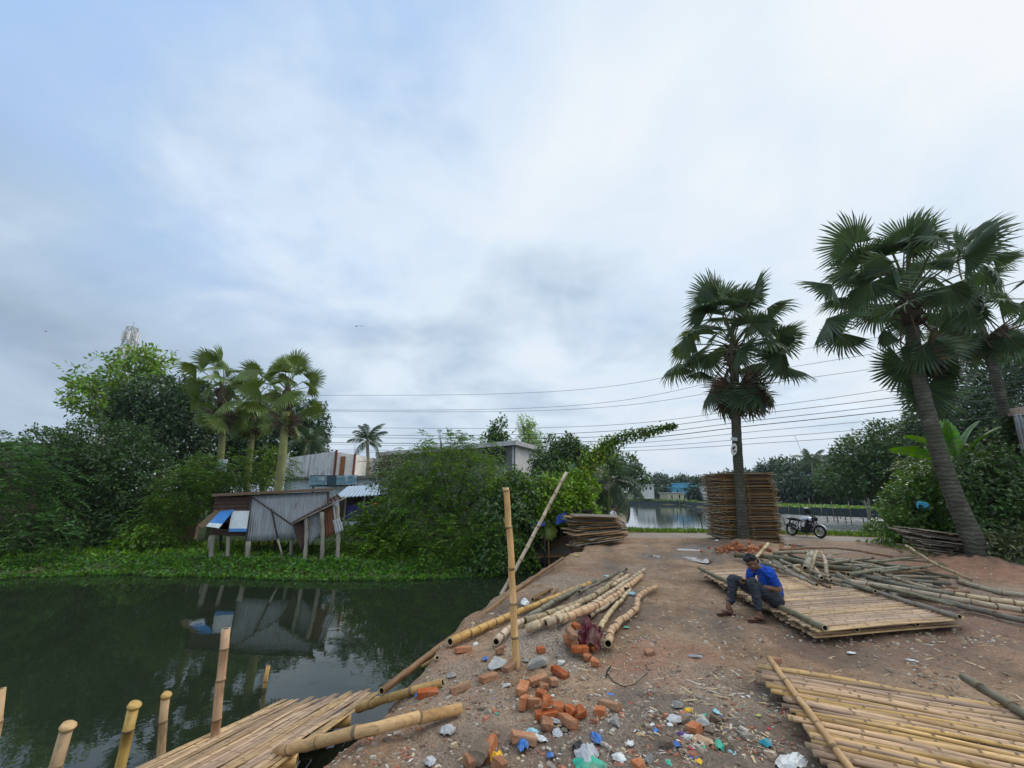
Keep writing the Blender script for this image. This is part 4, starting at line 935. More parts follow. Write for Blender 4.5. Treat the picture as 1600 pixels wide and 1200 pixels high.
# ---- masonry
def mat_wall(name, col, stain=(.10, .075, .065), amt=.6, vert=True):
    m, nt, b = newmat(name); st = coords(nt, 'Object', (2.2, 2.2, .16) if vert else (1, 1, 1)); vec = coords(nt, 'Object')
    s = ramp(nt, noise(nt, st, 1.5, 7, .7), [(.44, 0), (.56, 1)]); s2 = ramp(nt, noise(nt, vec, .9, 8, .7), [(.45, .1), (.7, 1)])
    c = ramp(nt, noise(nt, vec, 4, 6), [(.3, tuple(x * .85 for x in col)), (.7, tuple(min(1, x * 1.1) for x in col))])
    c = mixc(nt, math_(nt, 'MULTIPLY', math_(nt, 'MULTIPLY', s, s2), amt), c, stain)
    nt.links.new(c, b.inputs['Base Color']); b.inputs['Roughness'].default_value = .9; return m
m_stain = mat_wall('stained_whitewash', (.80, .77, .77), (.05, .035, .035), 1.0); m_wash = mat_wall('blue_whitewash', (.74, .80, .85), amt=.4); m_cream = mat_wall('cream_plaster', (.85, .79, .70), amt=.35)
m_conc = mat_wall('grey_concrete', (.19, .19, .18), amt=.5); m_slab = mat_wall('pale_slab', (.50, .48, .47), amt=.6); m_gable = mat_wall('gable_plaster', (.72, .68, .65), amt=.35)
m_door = mat_plain('brown_door', (.28, .12, .045), .6, .2, 3); m_redtrim = mat_plain('dull_red_trim', (.20, .06, .05), .8, .3, 5)
def wallbox(name, p, q, z0, z1, th, mat, parent, base, z1b=None):
    """upright wall from p to q in plan; z1b = top height at q"""
    p, q = V((p[0], p[1], 0)), V((q[0], q[1], 0)); n_ = V((-(q - p).y, (q - p).x, 0)).normalized() * th; z1b = z1 if z1b is None else z1b
    mb = MB(); mb.prism([V((p.x, p.y, z0)) - base, V((q.x, q.y, z0)) - base, V((q.x, q.y, z1b)) - base, V((p.x, p.y, z1)) - base], n_); return mb.build(name, mat, parent)
zt = lambda u, v, y: D(u, v, y).z
yB = 32.0; bb = gnd(515, yB); root = empty('whitewashed_house', bb, 'old whitewashed house with a stained sloping parapet and a brown upper door', 'house')
x0, x1, x2, x3 = (D(u, 740, y).x for u, y in ((446, 36), (521, 31.5), (551, 31.5), (590, 32)))
zl = zt(480, 748, 32)
wallbox('lower_wall', (x0, 36), (x1, 31.7), -1, zl, .25, m_wash, root, bb); wallbox('lower_wall', (x1, 31.7), (x3, 31.7), -1, zl, .25, m_wash, root, bb); wallbox('lower_wall', (x3, 31.7), (x3 + .6, 38), -1, zl, .25, m_wash, root, bb)
mb = MB(); mb.prism([V((x0 - .3, 36, zl)) - bb, V((x1 - .1, 31.35, zl)) - bb, V((x3 + .1, 31.35, zl)) - bb, V((x3 + .7, 38, zl)) - bb, V((x0, 38.5, zl)) - bb], (0, 0, .2)); mb.build('ledge', m_conc, root)
wallbox('parapet', (x0, 35.8), (x1 - .02, 31.75), zl + .203, zt(447, 716, 36), .22, m_stain, root, bb, zt(521, 704, 31.5))
wallbox('upper_wall', (x1 + .02, 31.72), (x2, 31.72), zl + .203, zt(521, 706, 31.5), .25, m_cream, root, bb, zt(551, 710, 31.5)); wallbox('upper_wall', (x2, 31.95), (x2 + .4, 37), zl + .203, zt(551, 710, 31.5), .2, m_cream, root, bb)
mb = MB(); mb.box(V((D(533, 740, 31.6).x, 31.66, (zl + .21 + zt(533, 713, 31.6)) / 2)) - bb, (.36, .08, zt(533, 713, 31.6) - zl - .21)); mb.build('door', m_door, root)
for xx, za in ((x1, zt(521, 703, 31.5)), (x2, zt(551, 709, 31.5))): mb = MB(); mb.box(V((xx, 31.62, (zl + .2 + za) / 2)) - bb, (.14, .14, za - zl - .2)); mb.build('downpipe', m_redtrim, root)
mb = MB(); mb.tube([V((x2 + .1, 32, zl + 1.3)) - bb, V((x3 + 1.2, 32, zl + 1.35)) - bb], .03, 6); mb.tube([V((x2 - .3, 32.2, zl + 2)) - bb, V((x2 - .3, 32.2, zl + 3.4)) - bb], .018, 5); mb.build('pipe', m_slab, root)
for u in (446, 456): mb = MB(); mb.box(V((D(u, 735, 36).x, 35.4 + (0 if u < 450 else -.55), zt(u, 735, 36))) - bb, (.35, .12, 2.6)); mb.build('pilaster', m_gable, root)
# banner (a picture sheet with two blue panels and a dark middle panel of small text)
m_ban1, nt, b = newmat('banner_print'); vec = coords(nt, 'Object', (1, 1, 2.2)); c = ramp(nt, noise(nt, vec, 1.6, 4, .5, .8), [(.3, (.045, .12, .17)), (.5, (.18, .30, .36)), (.68, (.48, .54, .57))], 'EASE'); nt.links.new(c, b.inputs['Base Color']); b.inputs['Roughness'].default_value = .5
m_ban2 = mat_plain('banner_text_panel', (.045, .085, .12), .5, .15, 3); m_txt = mat_plain('faded_print', (.45, .5, .52), .6, .1, 5)
p0, p1, p2, p3 = D(483, 744, 31), D(511, 743.5, 31), D(526, 743, 31), D(557, 742, 31); q0, q1, q2, q3 = D(483, 759, 31), D(511, 758, 31), D(526, 757.5, 31), D(557, 757, 31)
sb_ = gnd(520, 31); root = empty('shop_banner', sb_, 'long blue printed banner with a dark text panel fixed below the brown upper door', 'banner')
for i, (a, b_, c_, d_, mt) in enumerate(((p0, p1, q1, q0, m_ban1), (p1, p2, q2, q1, m_ban2), (p2, p3, q3, q2, m_ban1))): sheet('panel', [a, b_, c_, d_], mt, root, loc=sb_, th=.04)
mb = MB()
for k, (s0, s1) in enumerate(((.15, .85), (.2, .8), (.12, .7), (.2, .88), (.25, .75))):
    t = .16 + .16 * k; a = p1.lerp(p2, s0).lerp(q1.lerp(q2, s0), t); b_ = p1.lerp(p2, s1).lerp(q1.lerp(q2, s1), t); mb.bar(a + V((0, -.02, 0)) - sb_, b_ + V((0, -.02, 0)) - sb_, .02, .045)
mb.build('lettering', m_txt, root)
mb = MB(); mb.box((q0 + q3) / 2 + V((0, .12, -.05)) - sb_, ((q3 - q0).length, .2, .1)); mb.box((p0 + p3) / 2 + V((0, .1, 0)) - sb_, ((q3 - q0).length, .05, .06)); mb.build('frame', m_pole_d, root)
for u in (490, 550): mb = MB(); p = D(u, 757, 31.1); mb.bar(p - sb_, V((p.x, p.y, H(p.x, p.y) - .1)) - sb_, .09); mb.build('post', m_pole_d, root)
# shop front under the awning
ab = gnd(560, 27); root = empty('roadside_stall', ab, 'dark purple stall under a blue and silver tin awning', 'stall')
SA_ = lambda name, q, mat, **kw: sheet(name, q, mat, root, loc=ab, **kw)
SA_('awning', [D(543, 760, 28.5), D(600, 757, 28.5), D(592, 774, 26.4), D(521, 778, 26.4)], mat_tin('blue_tin', (.36, .43, .50), .1), waves=12, amp=.03)
m_purp = mat_plain('purple_board', (.05, .035, .16), .7, .25, 3)
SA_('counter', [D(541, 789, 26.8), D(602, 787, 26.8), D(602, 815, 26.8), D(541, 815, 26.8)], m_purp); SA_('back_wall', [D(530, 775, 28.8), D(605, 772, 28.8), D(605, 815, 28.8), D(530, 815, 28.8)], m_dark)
SA_('side_wall', [D(531, 776, 28.7), D(541, 778, 26.9), D(541, 815, 26.9), D(531, 815, 28.7)], m_rust)
for u in (541, 570, 601): mb = MB(); p = D(u, 776, 26.6); mb.bar(p - ab, V((p.x, p.y, H(p.x, p.y) - .1)) - ab, .08); mb.build('post', m_post, root)
def crumple(name, c, size, mat, label, cat, seed, flat=.5, n=9, group=None):
    g = random.Random(seed); mb = MB(); vs = []; fs = []
    m_ = n
    for i in range(m_):
        for j in range(n):
            s, t = i / (m_ - 1) - .5, j / (n - 1) - .5; k = 1 - .35 * (abs(s) * abs(t)) * 4
            a = math.sin(s * 9 + seed) * math.cos(t * 7 + 2 * seed)
            vs.append(((s * k + g.uniform(-.05, .05)) * size[0], (t * k + g.uniform(-.05, .05)) * size[1], (max(0, .34 - s * s - t * t) * 1.6 + a * .18 + g.uniform(-.10, .10)) * size[2]))
    for i in range(m_ - 1):
        for j in range(n - 1): fs.append((i * n + j, (i + 1) * n + j, (i + 1) * n + j + 1, i * n + j + 1))
    mb.add(vs, fs, 0, False); o = mb.build(name, mat); o.location = c; o.rotation_euler = (0, 0, g.uniform(0, 6.28)); return tag(o, label, cat, group)
m_redc = mat_plain('red_cloth', (.62, .035, .03), .8, .2, 6)
o = crumple('red_cloth', D(586, 789, 26.2), (.55, .2, .7), m_redc, 'bright red cloth hanging in front of the purple stall counter', 'cloth', 3); o.rotation_euler = (R(80), 0, .2)
# pale board on the leftmost palm
bp = D(346, 727, 24.66); mb = MB(); mb.box((0, 0, 0), (.62, .04, .72)); mb.box((0, -.024, .1), (.5, .008, .05), mi=1); mb.box((0, -.024, -.05), (.42, .008, .04), mi=1)
tag(mb.build('notice_board', [m_white, m_txt], loc=bp), 'pale rectangular board nailed to the leftmost palm trunk', 'board')
# grey flat-roofed house
cb = gnd(720, 33); root = empty('flat_roofed_house', cb, 'grey flat-roofed house with a pale gable end and slab edges behind the feathery tree', 'house')
def zz(u, v, y): return D(u, v, y).z
xa, xb, xc = D(596, 720, 36).x, D(805, 700, 30).x, D(838, 700, 34).x
wallbox('wall', (xa, 36), (xb, 30), -1, zz(600, 713, 36), .25, m_conc, root, cb, zz(805, 697, 30)); wallbox('gable_wall', (xb + .02, 30), (xc, 34), -1, zz(805, 697, 30), .25, m_gable, root, cb, zz(838, 706, 34)); wallbox('end_wall', (xa, 36.2), (xa + 1, 42), -1, zz(600, 713, 36), .25, m_gable, root, cb)
za, zb_, zc_ = zz(598, 714, 36) + .02, zz(805, 697, 30) + .02, zz(838, 706, 34) + .02
mb = MB(); mb.prism([V((xa - .4, 35.5, za)) - cb, V((xb + .05, 29.3, zb_)) - cb, V((xc + .5, 33.8, zc_)) - cb, V((xa + 1, 42, za)) - cb], (0, 0, .32)); mb.build('roof', m_slab, root)
mb = MB(); mb.bar(V((xa + 6.2, 33.5, zz(700, 715, 33))) - cb, V((xb - .8, 30.1, zz(790, 712, 30.2))) - cb, .1, .95); mb.build('window', m_dark, root)
mb = MB(); p = D(592, 730, 36); mb.bar(V((p.x, 35.6, -1)) - cb, V((p.x, 35.6, za)) - cb, .3); mb.build('corner_post', m_gable, root)
o = MB(); p = D(841, 728, 33.4); pr = [.30, .42, .46, .44, .46, .44, .30, .14]; o.tube([(0, 0, z) for z in (0, .04, .2, .4, .6, .8, .98, 1.06)], pr, 16); tag(o.build('water_tank', mat_plain('black_plastic', (.03, .03, .035), .45, .2, 5), loc=p - V((0, 0, .5))), 'black plastic water tank beside the pale gable', 'water tank')
# dark shed under the vines
vb = gnd(870, 20.5); root = empty('vine_covered_shed', vb, 'dark open shed with blue tarp edges swallowed by the vine mound', 'shed')
SV = lambda name, q, mat, **kw: sheet(name, q, mat, root, loc=vb, **kw)
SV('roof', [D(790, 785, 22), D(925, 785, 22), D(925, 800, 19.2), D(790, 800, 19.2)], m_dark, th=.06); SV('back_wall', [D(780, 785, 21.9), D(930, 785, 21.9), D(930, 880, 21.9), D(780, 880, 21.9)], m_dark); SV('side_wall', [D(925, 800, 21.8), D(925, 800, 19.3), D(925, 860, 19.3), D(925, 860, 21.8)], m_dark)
m_tarp = mat_plain('blue_tarpaulin', (.015, .05, .27), .5, .3, 4)
SV('tarpaulin', [D(828, 814, 19.0), D(852, 816, 19.0), D(851, 822, 18.9), D(827, 821, 18.9)], m_tarp); SV('tarpaulin', [D(870, 806, 19.0), D(884, 800, 19.0), D(885, 815, 18.9), D(868, 820, 18.9)], m_tarp)
for u in (800, 850, 900): mb = MB(); p = D(u, 800, 19.4); mb.tube([p - vb, V((p.x, p.y, min(H(p.x, p.y), WL) - .2)) - vb], .05, 7); mb.build('post', m_pole_d, root)
# brick wall patch and dark roof at far left
m_brickwall, nt, b = newmat('brick_wall'); bt = N(nt, 'ShaderNodeTexBrick'); bt.inputs['Scale'].default_value = 4.5; bt.inputs['Color1'].default_value = (.28, .12, .08, 1); bt.inputs['Color2'].default_value = (.36, .19, .13, 1); bt.inputs['Mortar'].default_value = (.2, .18, .15, 1)
mp = coords(nt, 'Object'); xz = N(nt, 'ShaderNodeCombineXYZ'); s3 = N(nt, 'ShaderNodeSeparateXYZ'); nt.links.new(mp, s3.inputs[0]); nt.links.new(s3.outputs[0], xz.inputs[0]); nt.links.new(s3.outputs[2], xz.inputs[1]); nt.links.new(xz.outputs[0], bt.inputs['Vector']); nt.links.new(bt.outputs[0], b.inputs['Base Color']); b.inputs['Roughness'].default_value = .95
p = gnd(200, 25); mb = MB(); mb.box((0, 0, .9), (9, .22, 2.3)); mb.box((0, 0, 2.09), (9.1, .30, .07)); tag(mb.build('brick_wall', m_brickwall, loc=p), 'old red brick wall glimpsed between the bushy tree and the shrubs', 'wall')
p = gnd(10, 27); root = empty('dark_shed', p, 'dark shed with a low flat roof at the left edge behind the overhanging bush', 'shed')
mb = MB(); mb.box((0, 1.5, 2.6), (6.4, 5, 5.4)); mb.build('wall', m_rust, root); mb = MB(); mb.prism([(-3.6, -1.4, 5.5), (3.6, -1.4, 5.32), (3.6, 4.2, 5.5), (-3.6, 4.2, 5.7)], (0, 0, .14)); mb.build('roof', m_dark, root)
# lattice tower
p = D(203, 530, 95); p.z = H(p.x, p.y); zT = zt(204, 512, 95); root = empty('lattice_tower', p, 'tall steel lattice mast with antenna panels showing above the airy tree', 'tower')
m_steel = mat_plain('tower_steel', (.42, .40, .38), .6, .2, 2); mb = MB(); Hh = zT - p.z; wid = lambda z: 3.8 - 2.3 * z / Hh
cs = lambda z: [V((sx * wid(z) / 2, sy * wid(z) / 2, z)) for sx, sy in ((-1, -1), (1, -1), (1, 1), (-1, 1))]
zs = np.linspace(0, Hh, 22)
for z0, z1 in zip(zs, zs[1:]):
    A_, B_ = cs(z0), cs(z1)
    for i in range(4): mb.bar(A_[i], B_[i], .2); mb.bar(A_[i], B_[(i + 1) % 4], .12); mb.bar(A_[(i + 1) % 4], B_[i], .12); mb.bar(B_[i], B_[(i + 1) % 4], .12)
mb.build('mast', m_steel, root)
for zq in (Hh - 2.5, Hh - 6.5):
    for i in range(6): a = i * 1.047; mb = MB(); mb.box((math.cos(a) * 1.5, math.sin(a) * 1.5, zq), (.35, .35, 2.3)); mb.bar((math.cos(a) * 1.5, math.sin(a) * 1.5, zq), (math.cos(a) * .8, math.sin(a) * .8, zq), .1); mb.build('antenna', m_gable, root)
mb = MB(); mb.bar((0, 0, Hh), (0, 0, Hh + 1.6), .1); mb.build('lightning_rod', m_steel, root)
p = gnd(128, 60); mb = MB(); mb.tube([(0, 0, -1), (.6, 0, 6), (1.4, 0, zt(133, 632, 60) - p.z)], [.45, .4, .34], 9); tag(mb.build('dead_trunk', m_bark_pale, loc=p), 'bare pale trunk seen through the airy tree at left', 'tree')

# ---- far houses and net fence across the lake
m_fb = mat_wall('far_blue_plaster', (.14, .42, .58), amt=.2); m_fy = mat_wall('far_cream_plaster', (.55, .50, .36), amt=.3); m_fw = mat_wall('far_white_plaster', (.62, .63, .58), amt=.3)
def far_house(lab, blocks, y, mat, wins, roofm, name='house'):
    b0_ = gnd(blocks[0][0], y); root = empty(name, b0_, lab, 'house')
    for i, (u0, u1, v0, v1, dy) in enumerate(blocks):
        a, c_ = D(u0, v0, y + dy), D(u1, v1, y + dy); mb = MB(); mb.box(V(((a.x + c_.x) / 2, y + dy + 3, (a.z + c_.z - 1.5) / 2)) - b0_, (c_.x - a.x, 6, a.z - c_.z + 1.5)); mb.build('wall', mat, root)
        mb = MB(); mb.box(V(((a.x + c_.x) / 2, y + dy + 3, a.z + .14)) - b0_, (c_.x - a.x + .6, 6.6, .22)); mb.build('roof', roofm, root)
    for (u0, u1, v0, v1, dy) in wins:
        a, c_ = D(u0, v0, y + dy), D(u1, v1, y + dy); mb = MB(); mb.box(V(((a.x + c_.x) / 2, y + dy - .01, (a.z + c_.z) / 2)) - b0_, (c_.x - a.x, .16, a.z - c_.z)); mb.build('window', m_dark, root)
far_house('bright blue house with stepped roofs beyond the lake', [(1055, 1063, 762, 774, 0), (1062, 1078, 756, 772, .6), (1078, 1099, 760, 772, .2)], 122, m_fb, [(1057, 1060, 765, 769, 0), (1068, 1071, 762, 766, .6), (1083, 1086, 763, 767, .2), (1091, 1094, 763, 767, .2)], m_fb)
far_house('little white house at the right end of the blue one', [(1098, 1105, 762, 772, 0)], 118, m_fw, [(1101, 1103, 764, 767, 0)], m_fw)
far_house('small cream shed with dark openings at the lake edge', [(1043, 1069, 771, 780, 0)], 114, m_fy, [(1049, 1051, 774, 780, 0), (1060.5, 1063, 773, 779, 0)], m_slab)
far_house('pale long house half hidden behind the drooping coconut fronds', [(1004, 1022, 758, 770, 0)], 110, m_fw, [(1008, 1011, 761, 765, 0), (1015, 1018, 761, 765, 0)], m_slab)
far_house('brown unfinished building peeking over the trees beyond the crop field', [(1300, 1330, 711, 735, 0)], 105, mat_wall('brown_block', (.20, .15, .14), amt=.4), [(1304, 1309, 715, 721, 0), (1314, 1319, 715, 721, 0), (1324, 1328, 715, 721, 0)], m_slab)
m_net = mat_plain('net_cloth', (.045, .062, .068), .9, .3, 2); m_stake = mat_plain('bamboo_stake', (.24, .20, .14), .9, .3, 4)
fpts = [V((37.3, 78.5, 0)), V((39.6, 66.2, 0)), V((43.6, 58.2, 0)), V((48.4, 53.2, 0))]; fb_ = V((fpts[1].x, fpts[1].y, WL)); root = empty('net_fence', fb_, 'dark net fence on thin stakes along the far lake shore', 'fence')
sp = spline(fpts, 1.6); vs = []; fs = []
for p in sp: vs += [V((p.x, p.y, WL - .2)) - fb_, V((p.x, p.y, WL + 1.0 + random.uniform(-.06, .06))) - fb_, V((p.x + .05, p.y + .05, WL - .2)) - fb_, V((p.x + .05, p.y + .05, WL + 1.0)) - fb_]
for i in range(len(sp) - 1): a = i * 4; b4 = a + 4; fs += [(a, b4, b4 + 1, a + 1), (a + 2, a + 3, b4 + 3, b4 + 2), (a + 1, b4 + 1, b4 + 3, a + 3)]
mb = MB(); mb.add(vs, fs); mb.build('net', m_net, root)
for p in sp[::1]: mb = MB(); mb.tube([V((p.x - .06, p.y - .06, WL - .4)) - fb_, V((p.x - .06 + random.uniform(-.1, .1), p.y - .06, WL + random.uniform(1.5, 2.3))) - fb_], .045, 5); mb.build('stake', m_stake, root)
sp2 = spline([V((28.5, 111, 0)), V((35, 109.3, 0)), V((42, 107.3, 0)), V((41.3, 99, 0)), V((38, 80, 0))], 2.5); fb2 = V((35, 109, WL)); root = empty('net_fence', fb2, 'faint dark net fence along the farthest shore below the cream shed', 'fence'); vs = []; fs = []
for p in sp2: vs += [V((p.x, p.y - .2, WL - .2)) - fb2, V((p.x, p.y - .2, WL + .9)) - fb2, V((p.x + .06, p.y - .12, WL - .2)) - fb2, V((p.x + .06, p.y - .12, WL + .9)) - fb2]
for i in range(len(sp2) - 1): a = i * 4; b4 = a + 4; fs += [(a, b4, b4 + 1, a + 1), (a + 2, a + 3, b4 + 3, b4 + 2), (a + 1, b4 + 1, b4 + 3, a + 3)]
mb = MB(); mb.add(vs, fs); mb.build('net', m_net, root)
for p in sp2[::2]: mb = MB(); mb.tube([V((p.x, p.y - .3, WL - .4)) - fb2, V((p.x, p.y - .3, WL + random.uniform(1.2, 1.9))) - fb2], .06, 5); mb.build('stake', m_stake, root)
# stakes standing in the lake
p = G(1099, 831, WL); q = D(1093, 806, p.y); mb = MB(); mb.tube([(0, 0, -.4), V((q - p)) * .5 + V((.02, 0, 0)), q - p], [.05, .045, .04], 7); mb.ball(q - p + V((0, 0, .12)), (.16, .1, .2), 8); mb.tube([q - p + V((.02, 0, .25)), q - p + V((.12, 0, .42))], [.06, .02], 6); mb.tube([q - p + V((-.05, 0, 0)), q - p + V((-.22, 0, .05))], [.05, .02], 5)
tag(mb.build('mooring_stake', m_pole_d, loc=p), 'dark leaning stake with a bundled tip in the lake left of the mat stack', 'stake')
for k in range(26):
    u, v = (random.uniform(1225, 1385), random.uniform(806, 822)) if k > 8 else (random.uniform(1058, 1104), random.uniform(797, 818)); p = G(u, v, WL)
    mb = MB(); mb.tube([(0, 0, -.3), (random.uniform(-.1, .1), 0, random.uniform(.35, .8))], .045, 5); tag(mb.build('lake_stake', m_pole_d, loc=p), 'short dark stake poking out of the lake surface', 'stake', 'stakes in the lake')
# ---- tin wall at right edge
tb = gnd(1605, 13.5); root = empty('tin_shack', tb, 'grey tin-walled shack on a dark frame cut off by the right edge', 'shack')
ST = lambda name, q, mat, **kw: sheet(name, q, mat, root, loc=tb, **kw)
ST('wall', [D(1583, 648, 14.3), D(1690, 640, 13.2), D(1700, 730, 13.2), D(1600, 722, 14.3)], m_tinold, waves=16, amp=.02); ST('roof', [D(1575, 651, 14.4), D(1572, 640, 17), D(1720, 620, 17), D(1700, 640, 13.0)], m_rust, waves=12); ST('wall', [D(1583, 648, 14.3), D(1592, 655, 17), D(1592, 722, 17), D(1600, 722, 14.3)], m_rust, waves=6)
for u, v, y in ((1590, 652, 14.35), (1680, 645, 13.3)): mb = MB(); p = D(u, v, y); mb.bar(p - tb, V((p.x, p.y, H(p.x, p.y) - .2)) - tb, .14); mb.build('post', m_pole_d, root)
# ---- power lines
m_wire = mat_plain('black_cable', (.035, .035, .04), .7, .1, 2)
wires = [('highest thin power line crossing from the left palms to the right palms', (340, 618), (860, 612), (1215, 552), (1680, 478), .014),
    ('second power line from the top, sagging over the grey house', (350, 640), (860, 636), (1215, 577), (1680, 502), .014), ('third power line from the top, just under the second at left', (350, 641), (860, 641), (1215, 597), (1680, 530), .014),
    ('fourth power line from the top, above the thick cable bunch', (350, 666), (860, 668), (1215, 633), (1680, 562), .015), ('fifth power line from the top with a beaded insulator look', (350, 679), (860, 678), (1215, 643), (1680, 585), .02),
    ('sixth power line from the top, middle of the cable bunch', (350, 680), (860, 685), (1215, 653), (1680, 598), .02), ('seventh power line from the top, thick dark cable', (350, 690), (860, 692), (1215, 661), (1680, 610), .026),
    ('eighth power line from the top, just under the thick dark cable', (350, 692), (860, 697), (1215, 671), (1680, 625), .015), ('lowest but one power line with a short dangling wire end', (350, 702), (860, 703), (1215, 682), (1680, 640), .015), ('lowest power line crossing behind the tall mat stack', (350, 705), (860, 707), (1215, 691), (1680, 655), .015)]
for k, (lab, *pp, r_) in enumerate(wires):
    ys_ = (44, 33, 26.5, 24.5); pts = [D(u, v, y) for (u, v), y in zip(pp, ys_)]; mb = MB(); sp = spline(pts, 1.0); mb.tube(sp, r_, 5)
    if k == 8: i = min(range(len(sp)), key=lambda i: abs(sp[i].x - D(1237, 690, 26).x)); mb.tube([sp[i], sp[i] + V((.1, 0, -.3)), sp[i] + V((.25, 0, -1.0))], .01, 4)
    tag(mb.build('power_line', m_wire), lab, 'power line', 'power lines over the road')

# plates on the middle palm
sp_ = D(1147, 686, 16.90); mb = MB(); mb.box((0, 0, 0), (.26, .02, .13), Matrix.Rotation(.12, 3, 'Y')); mb.box((0, -.012, 0), (.17, .006, .03), Matrix.Rotation(.12, 3, 'Y'), 1); tag(mb.build('sign_plate', [m_white, m_txt], loc=sp_), 'small white rectangular plate nailed high on the middle fan palm trunk', 'sign')
sp_ = D(1147, 702, 16.90); mb = MB(); ring = [V((math.cos(a) * .12, 0, math.sin(a) * .25)) for a in np.linspace(0, 6.283, 25)[:-1]]; mb.prism(ring, (0, .02, 0)); mb.box((-.02, -.006, .05), (.08, .01, .16), Matrix.Rotation(.5, 3, 'Y'), 1); mb.box((.03, -.006, -.08), (.10, .01, .05), Matrix.Rotation(-.4, 3, 'Y'), 1); o = mb.build('sign_plate', [m_gable, m_pole_d], loc=sp_); o.rotation_euler = (0, .25, 0); tag(o, 'white oval plate with dark marks below the rectangular one on the middle fan palm', 'sign')
# ---------------------------------------------------------------- bamboo
B_TAN = mat_bamboo('bamboo_tan', (.46, .275, .13), (.63, .405, .215)); B_ORANGE = mat_bamboo('bamboo_orange', (.40, .235, .115), (.55, .35, .18)); B_GREY = mat_bamboo('bamboo_grey', (.21, .18, .13), (.33, .29, .215))
B_GREEN = mat_bamboo('bamboo_green', (.12, .112, .074), (.22, .20, .138)); B_PALE = mat_bamboo('bamboo_pale', (.38, .285, .18), (.53, .41, .265)); B_BROWN = mat_bamboo('bamboo_brown', (.17, .095, .052), (.30, .175, .095))
B_YEL = mat_bamboo('bamboo_yellow', (.42, .265, .12), (.57, .385, .18))
B_NODE = mat_plain('bamboo_node', (.20, .13, .07), .8, .4, 20); B_END = mat_plain('bamboo_cut_end', (.42, .33, .19), .8, .2, 30); B_HOLE = mat_plain('bamboo_hollow', (.035, .025, .018), .95, .3, 20)
def culm_geo(mb, pts, r0, r1, node=.34, n=9, hollow=True, seed=0, wob=.012):
    g = random.Random(seed); sp = spline(pts, .08); L = sum((a - b).length for a, b in zip(sp, sp[1:])); cum = [0]
    for a, b in zip(sp, sp[1:]): cum.append(cum[-1] + (b - a).length)
    def at(s):
        s = max(0, min(L, s)); i = 0
        while i < len(cum) - 2 and cum[i + 1] < s: i += 1
        return sp[i].lerp(sp[i + 1], (s - cum[i]) / max(1e-6, cum[i + 1] - cum[i]))
    nodes = []; s = g.uniform(.3, .9) * node
    while s < L - .03: nodes.append(s); s += node * g.uniform(.85, 1.15)
    st = [(0, 1, 0)]
    prev = 0
    for s in nodes:
        k = max(1, int((s - prev) / .16))
        for j in range(1, k): st.append((prev + (s - prev) * j / k, .97, 0))
        st += [(s - .018, .98, 0), (s - .006, 1.05, 1), (s + .003, 1.10, 1), (s + .014, .99, 0)]; prev = s
    st.append((L, 1, 0)); rings = []; rad = []; mis = []
    dx = V((0, 0, 0))
    for s, k, m in st:
        if m == 0 and s > 0: dx = V((g.uniform(-1, 1), g.uniform(-1, 1), g.uniform(-1, 1))) * wob
        rings.append(at(s) + dx * (.5 if 0 < s < L else 0)); rad.append((r0 + (r1 - r0) * s / L) * k); mis.append(m)
    if hollow:
        d0 = (rings[1] - rings[0]).normalized(); d1 = (rings[-1] - rings[-2]).normalized()
        ringsx = [rings[0] + d0 * .18, rings[0] + d0 * .002, rings[0]] + rings[1:-1] + [rings[-1], rings[-1] - d1 * .002, rings[-1] - d1 * .18]
        radx = [rad[0] * .66, rad[0] * .70, rad[0]] + rad[1:-1] + [rad[-1], rad[-1] * .70, rad[-1] * .66]
        m_ = [3, 2] + [mis[i] for i in range(len(rings) - 1)] + [2, 3]
        o = len(mb.v); mb.tube(ringsx, radx, n, caps=False, mis=m_)
        # keep the ring frames of the inner walls along the outer direction
        mb.f.append(tuple(o + j for j in range(n))); mb.m.append(3); mb.sm.append(False)
        k_ = len(ringsx) - 1; mb.f.append(tuple(o + k_ * n + j for j in range(n))); mb.m.append(3); mb.sm.append(False)
    else: mb.tube(rings, rad, n, mis=mis)
class Tub(MB): pass
def culm(pts, r0, r1=None, mat=None, label='', group=None, name='bamboo_pole', cat='bamboo pole', node=.34, seed=None, wob=.012, n=9):
    pts = [V(p) for p in pts]; o = sum(pts, V()) / len(pts); mb = MB(); r1 = r1 or r0 * .85
    q_ = (pts[-1] - pts[0]).normalized().to_track_quat('X', 'Z'); qi = q_.inverted()
    culm_geo(mb, [qi @ (p - o) for p in pts], r0, r1, node, n, True, seed if seed is not None else int(abs(o.x * 1000 + o.y * 77)), wob)
    ob = mb.build(name, [mat, B_NODE, B_END, B_HOLE], loc=o); ob.rotation_euler = q_.to_euler(); return tag(ob, label, cat, group)
# the tube frame must not flip where a hollow end turns back on itself
def _tube(s, pts, rad, n=8, mi=0, caps=True, smooth=True, mis=None, _old=MB.tube):
    k = len(pts)
    if caps or k < 7: return _old(s, pts, rad, n, mi, caps, smooth, mis)
    pts = [V(p) for p in pts]; o = len(s.v); px = None
    for i in range(k):
        if i <= 2: d = pts[3] - pts[2]
        elif i >= k - 3: d = pts[k - 3] - pts[k - 4]
        else: d = pts[i + 1] - pts[i - 1]
        d = d.normalized()
        if px is None: px, _ = basis(d)
        px = (px - d * px.dot(d)).normalized(); py = d.cross(px)
        for j in range(n):
            a = 2 * math.pi * j / n; s.v.append(tuple(pts[i] + (px * math.cos(a) + py * math.sin(a)) * rad[i]))
    for i in range(k - 1):
        for j in range(n):
            j2 = (j + 1) % n; s.f.append((o + i * n + j, o + i * n + j2, o + (i + 1) * n + j2, o + (i + 1) * n + j)); s.m.append(mis[i]); s.sm.append(smooth)
    return s
MB.tube = _tube
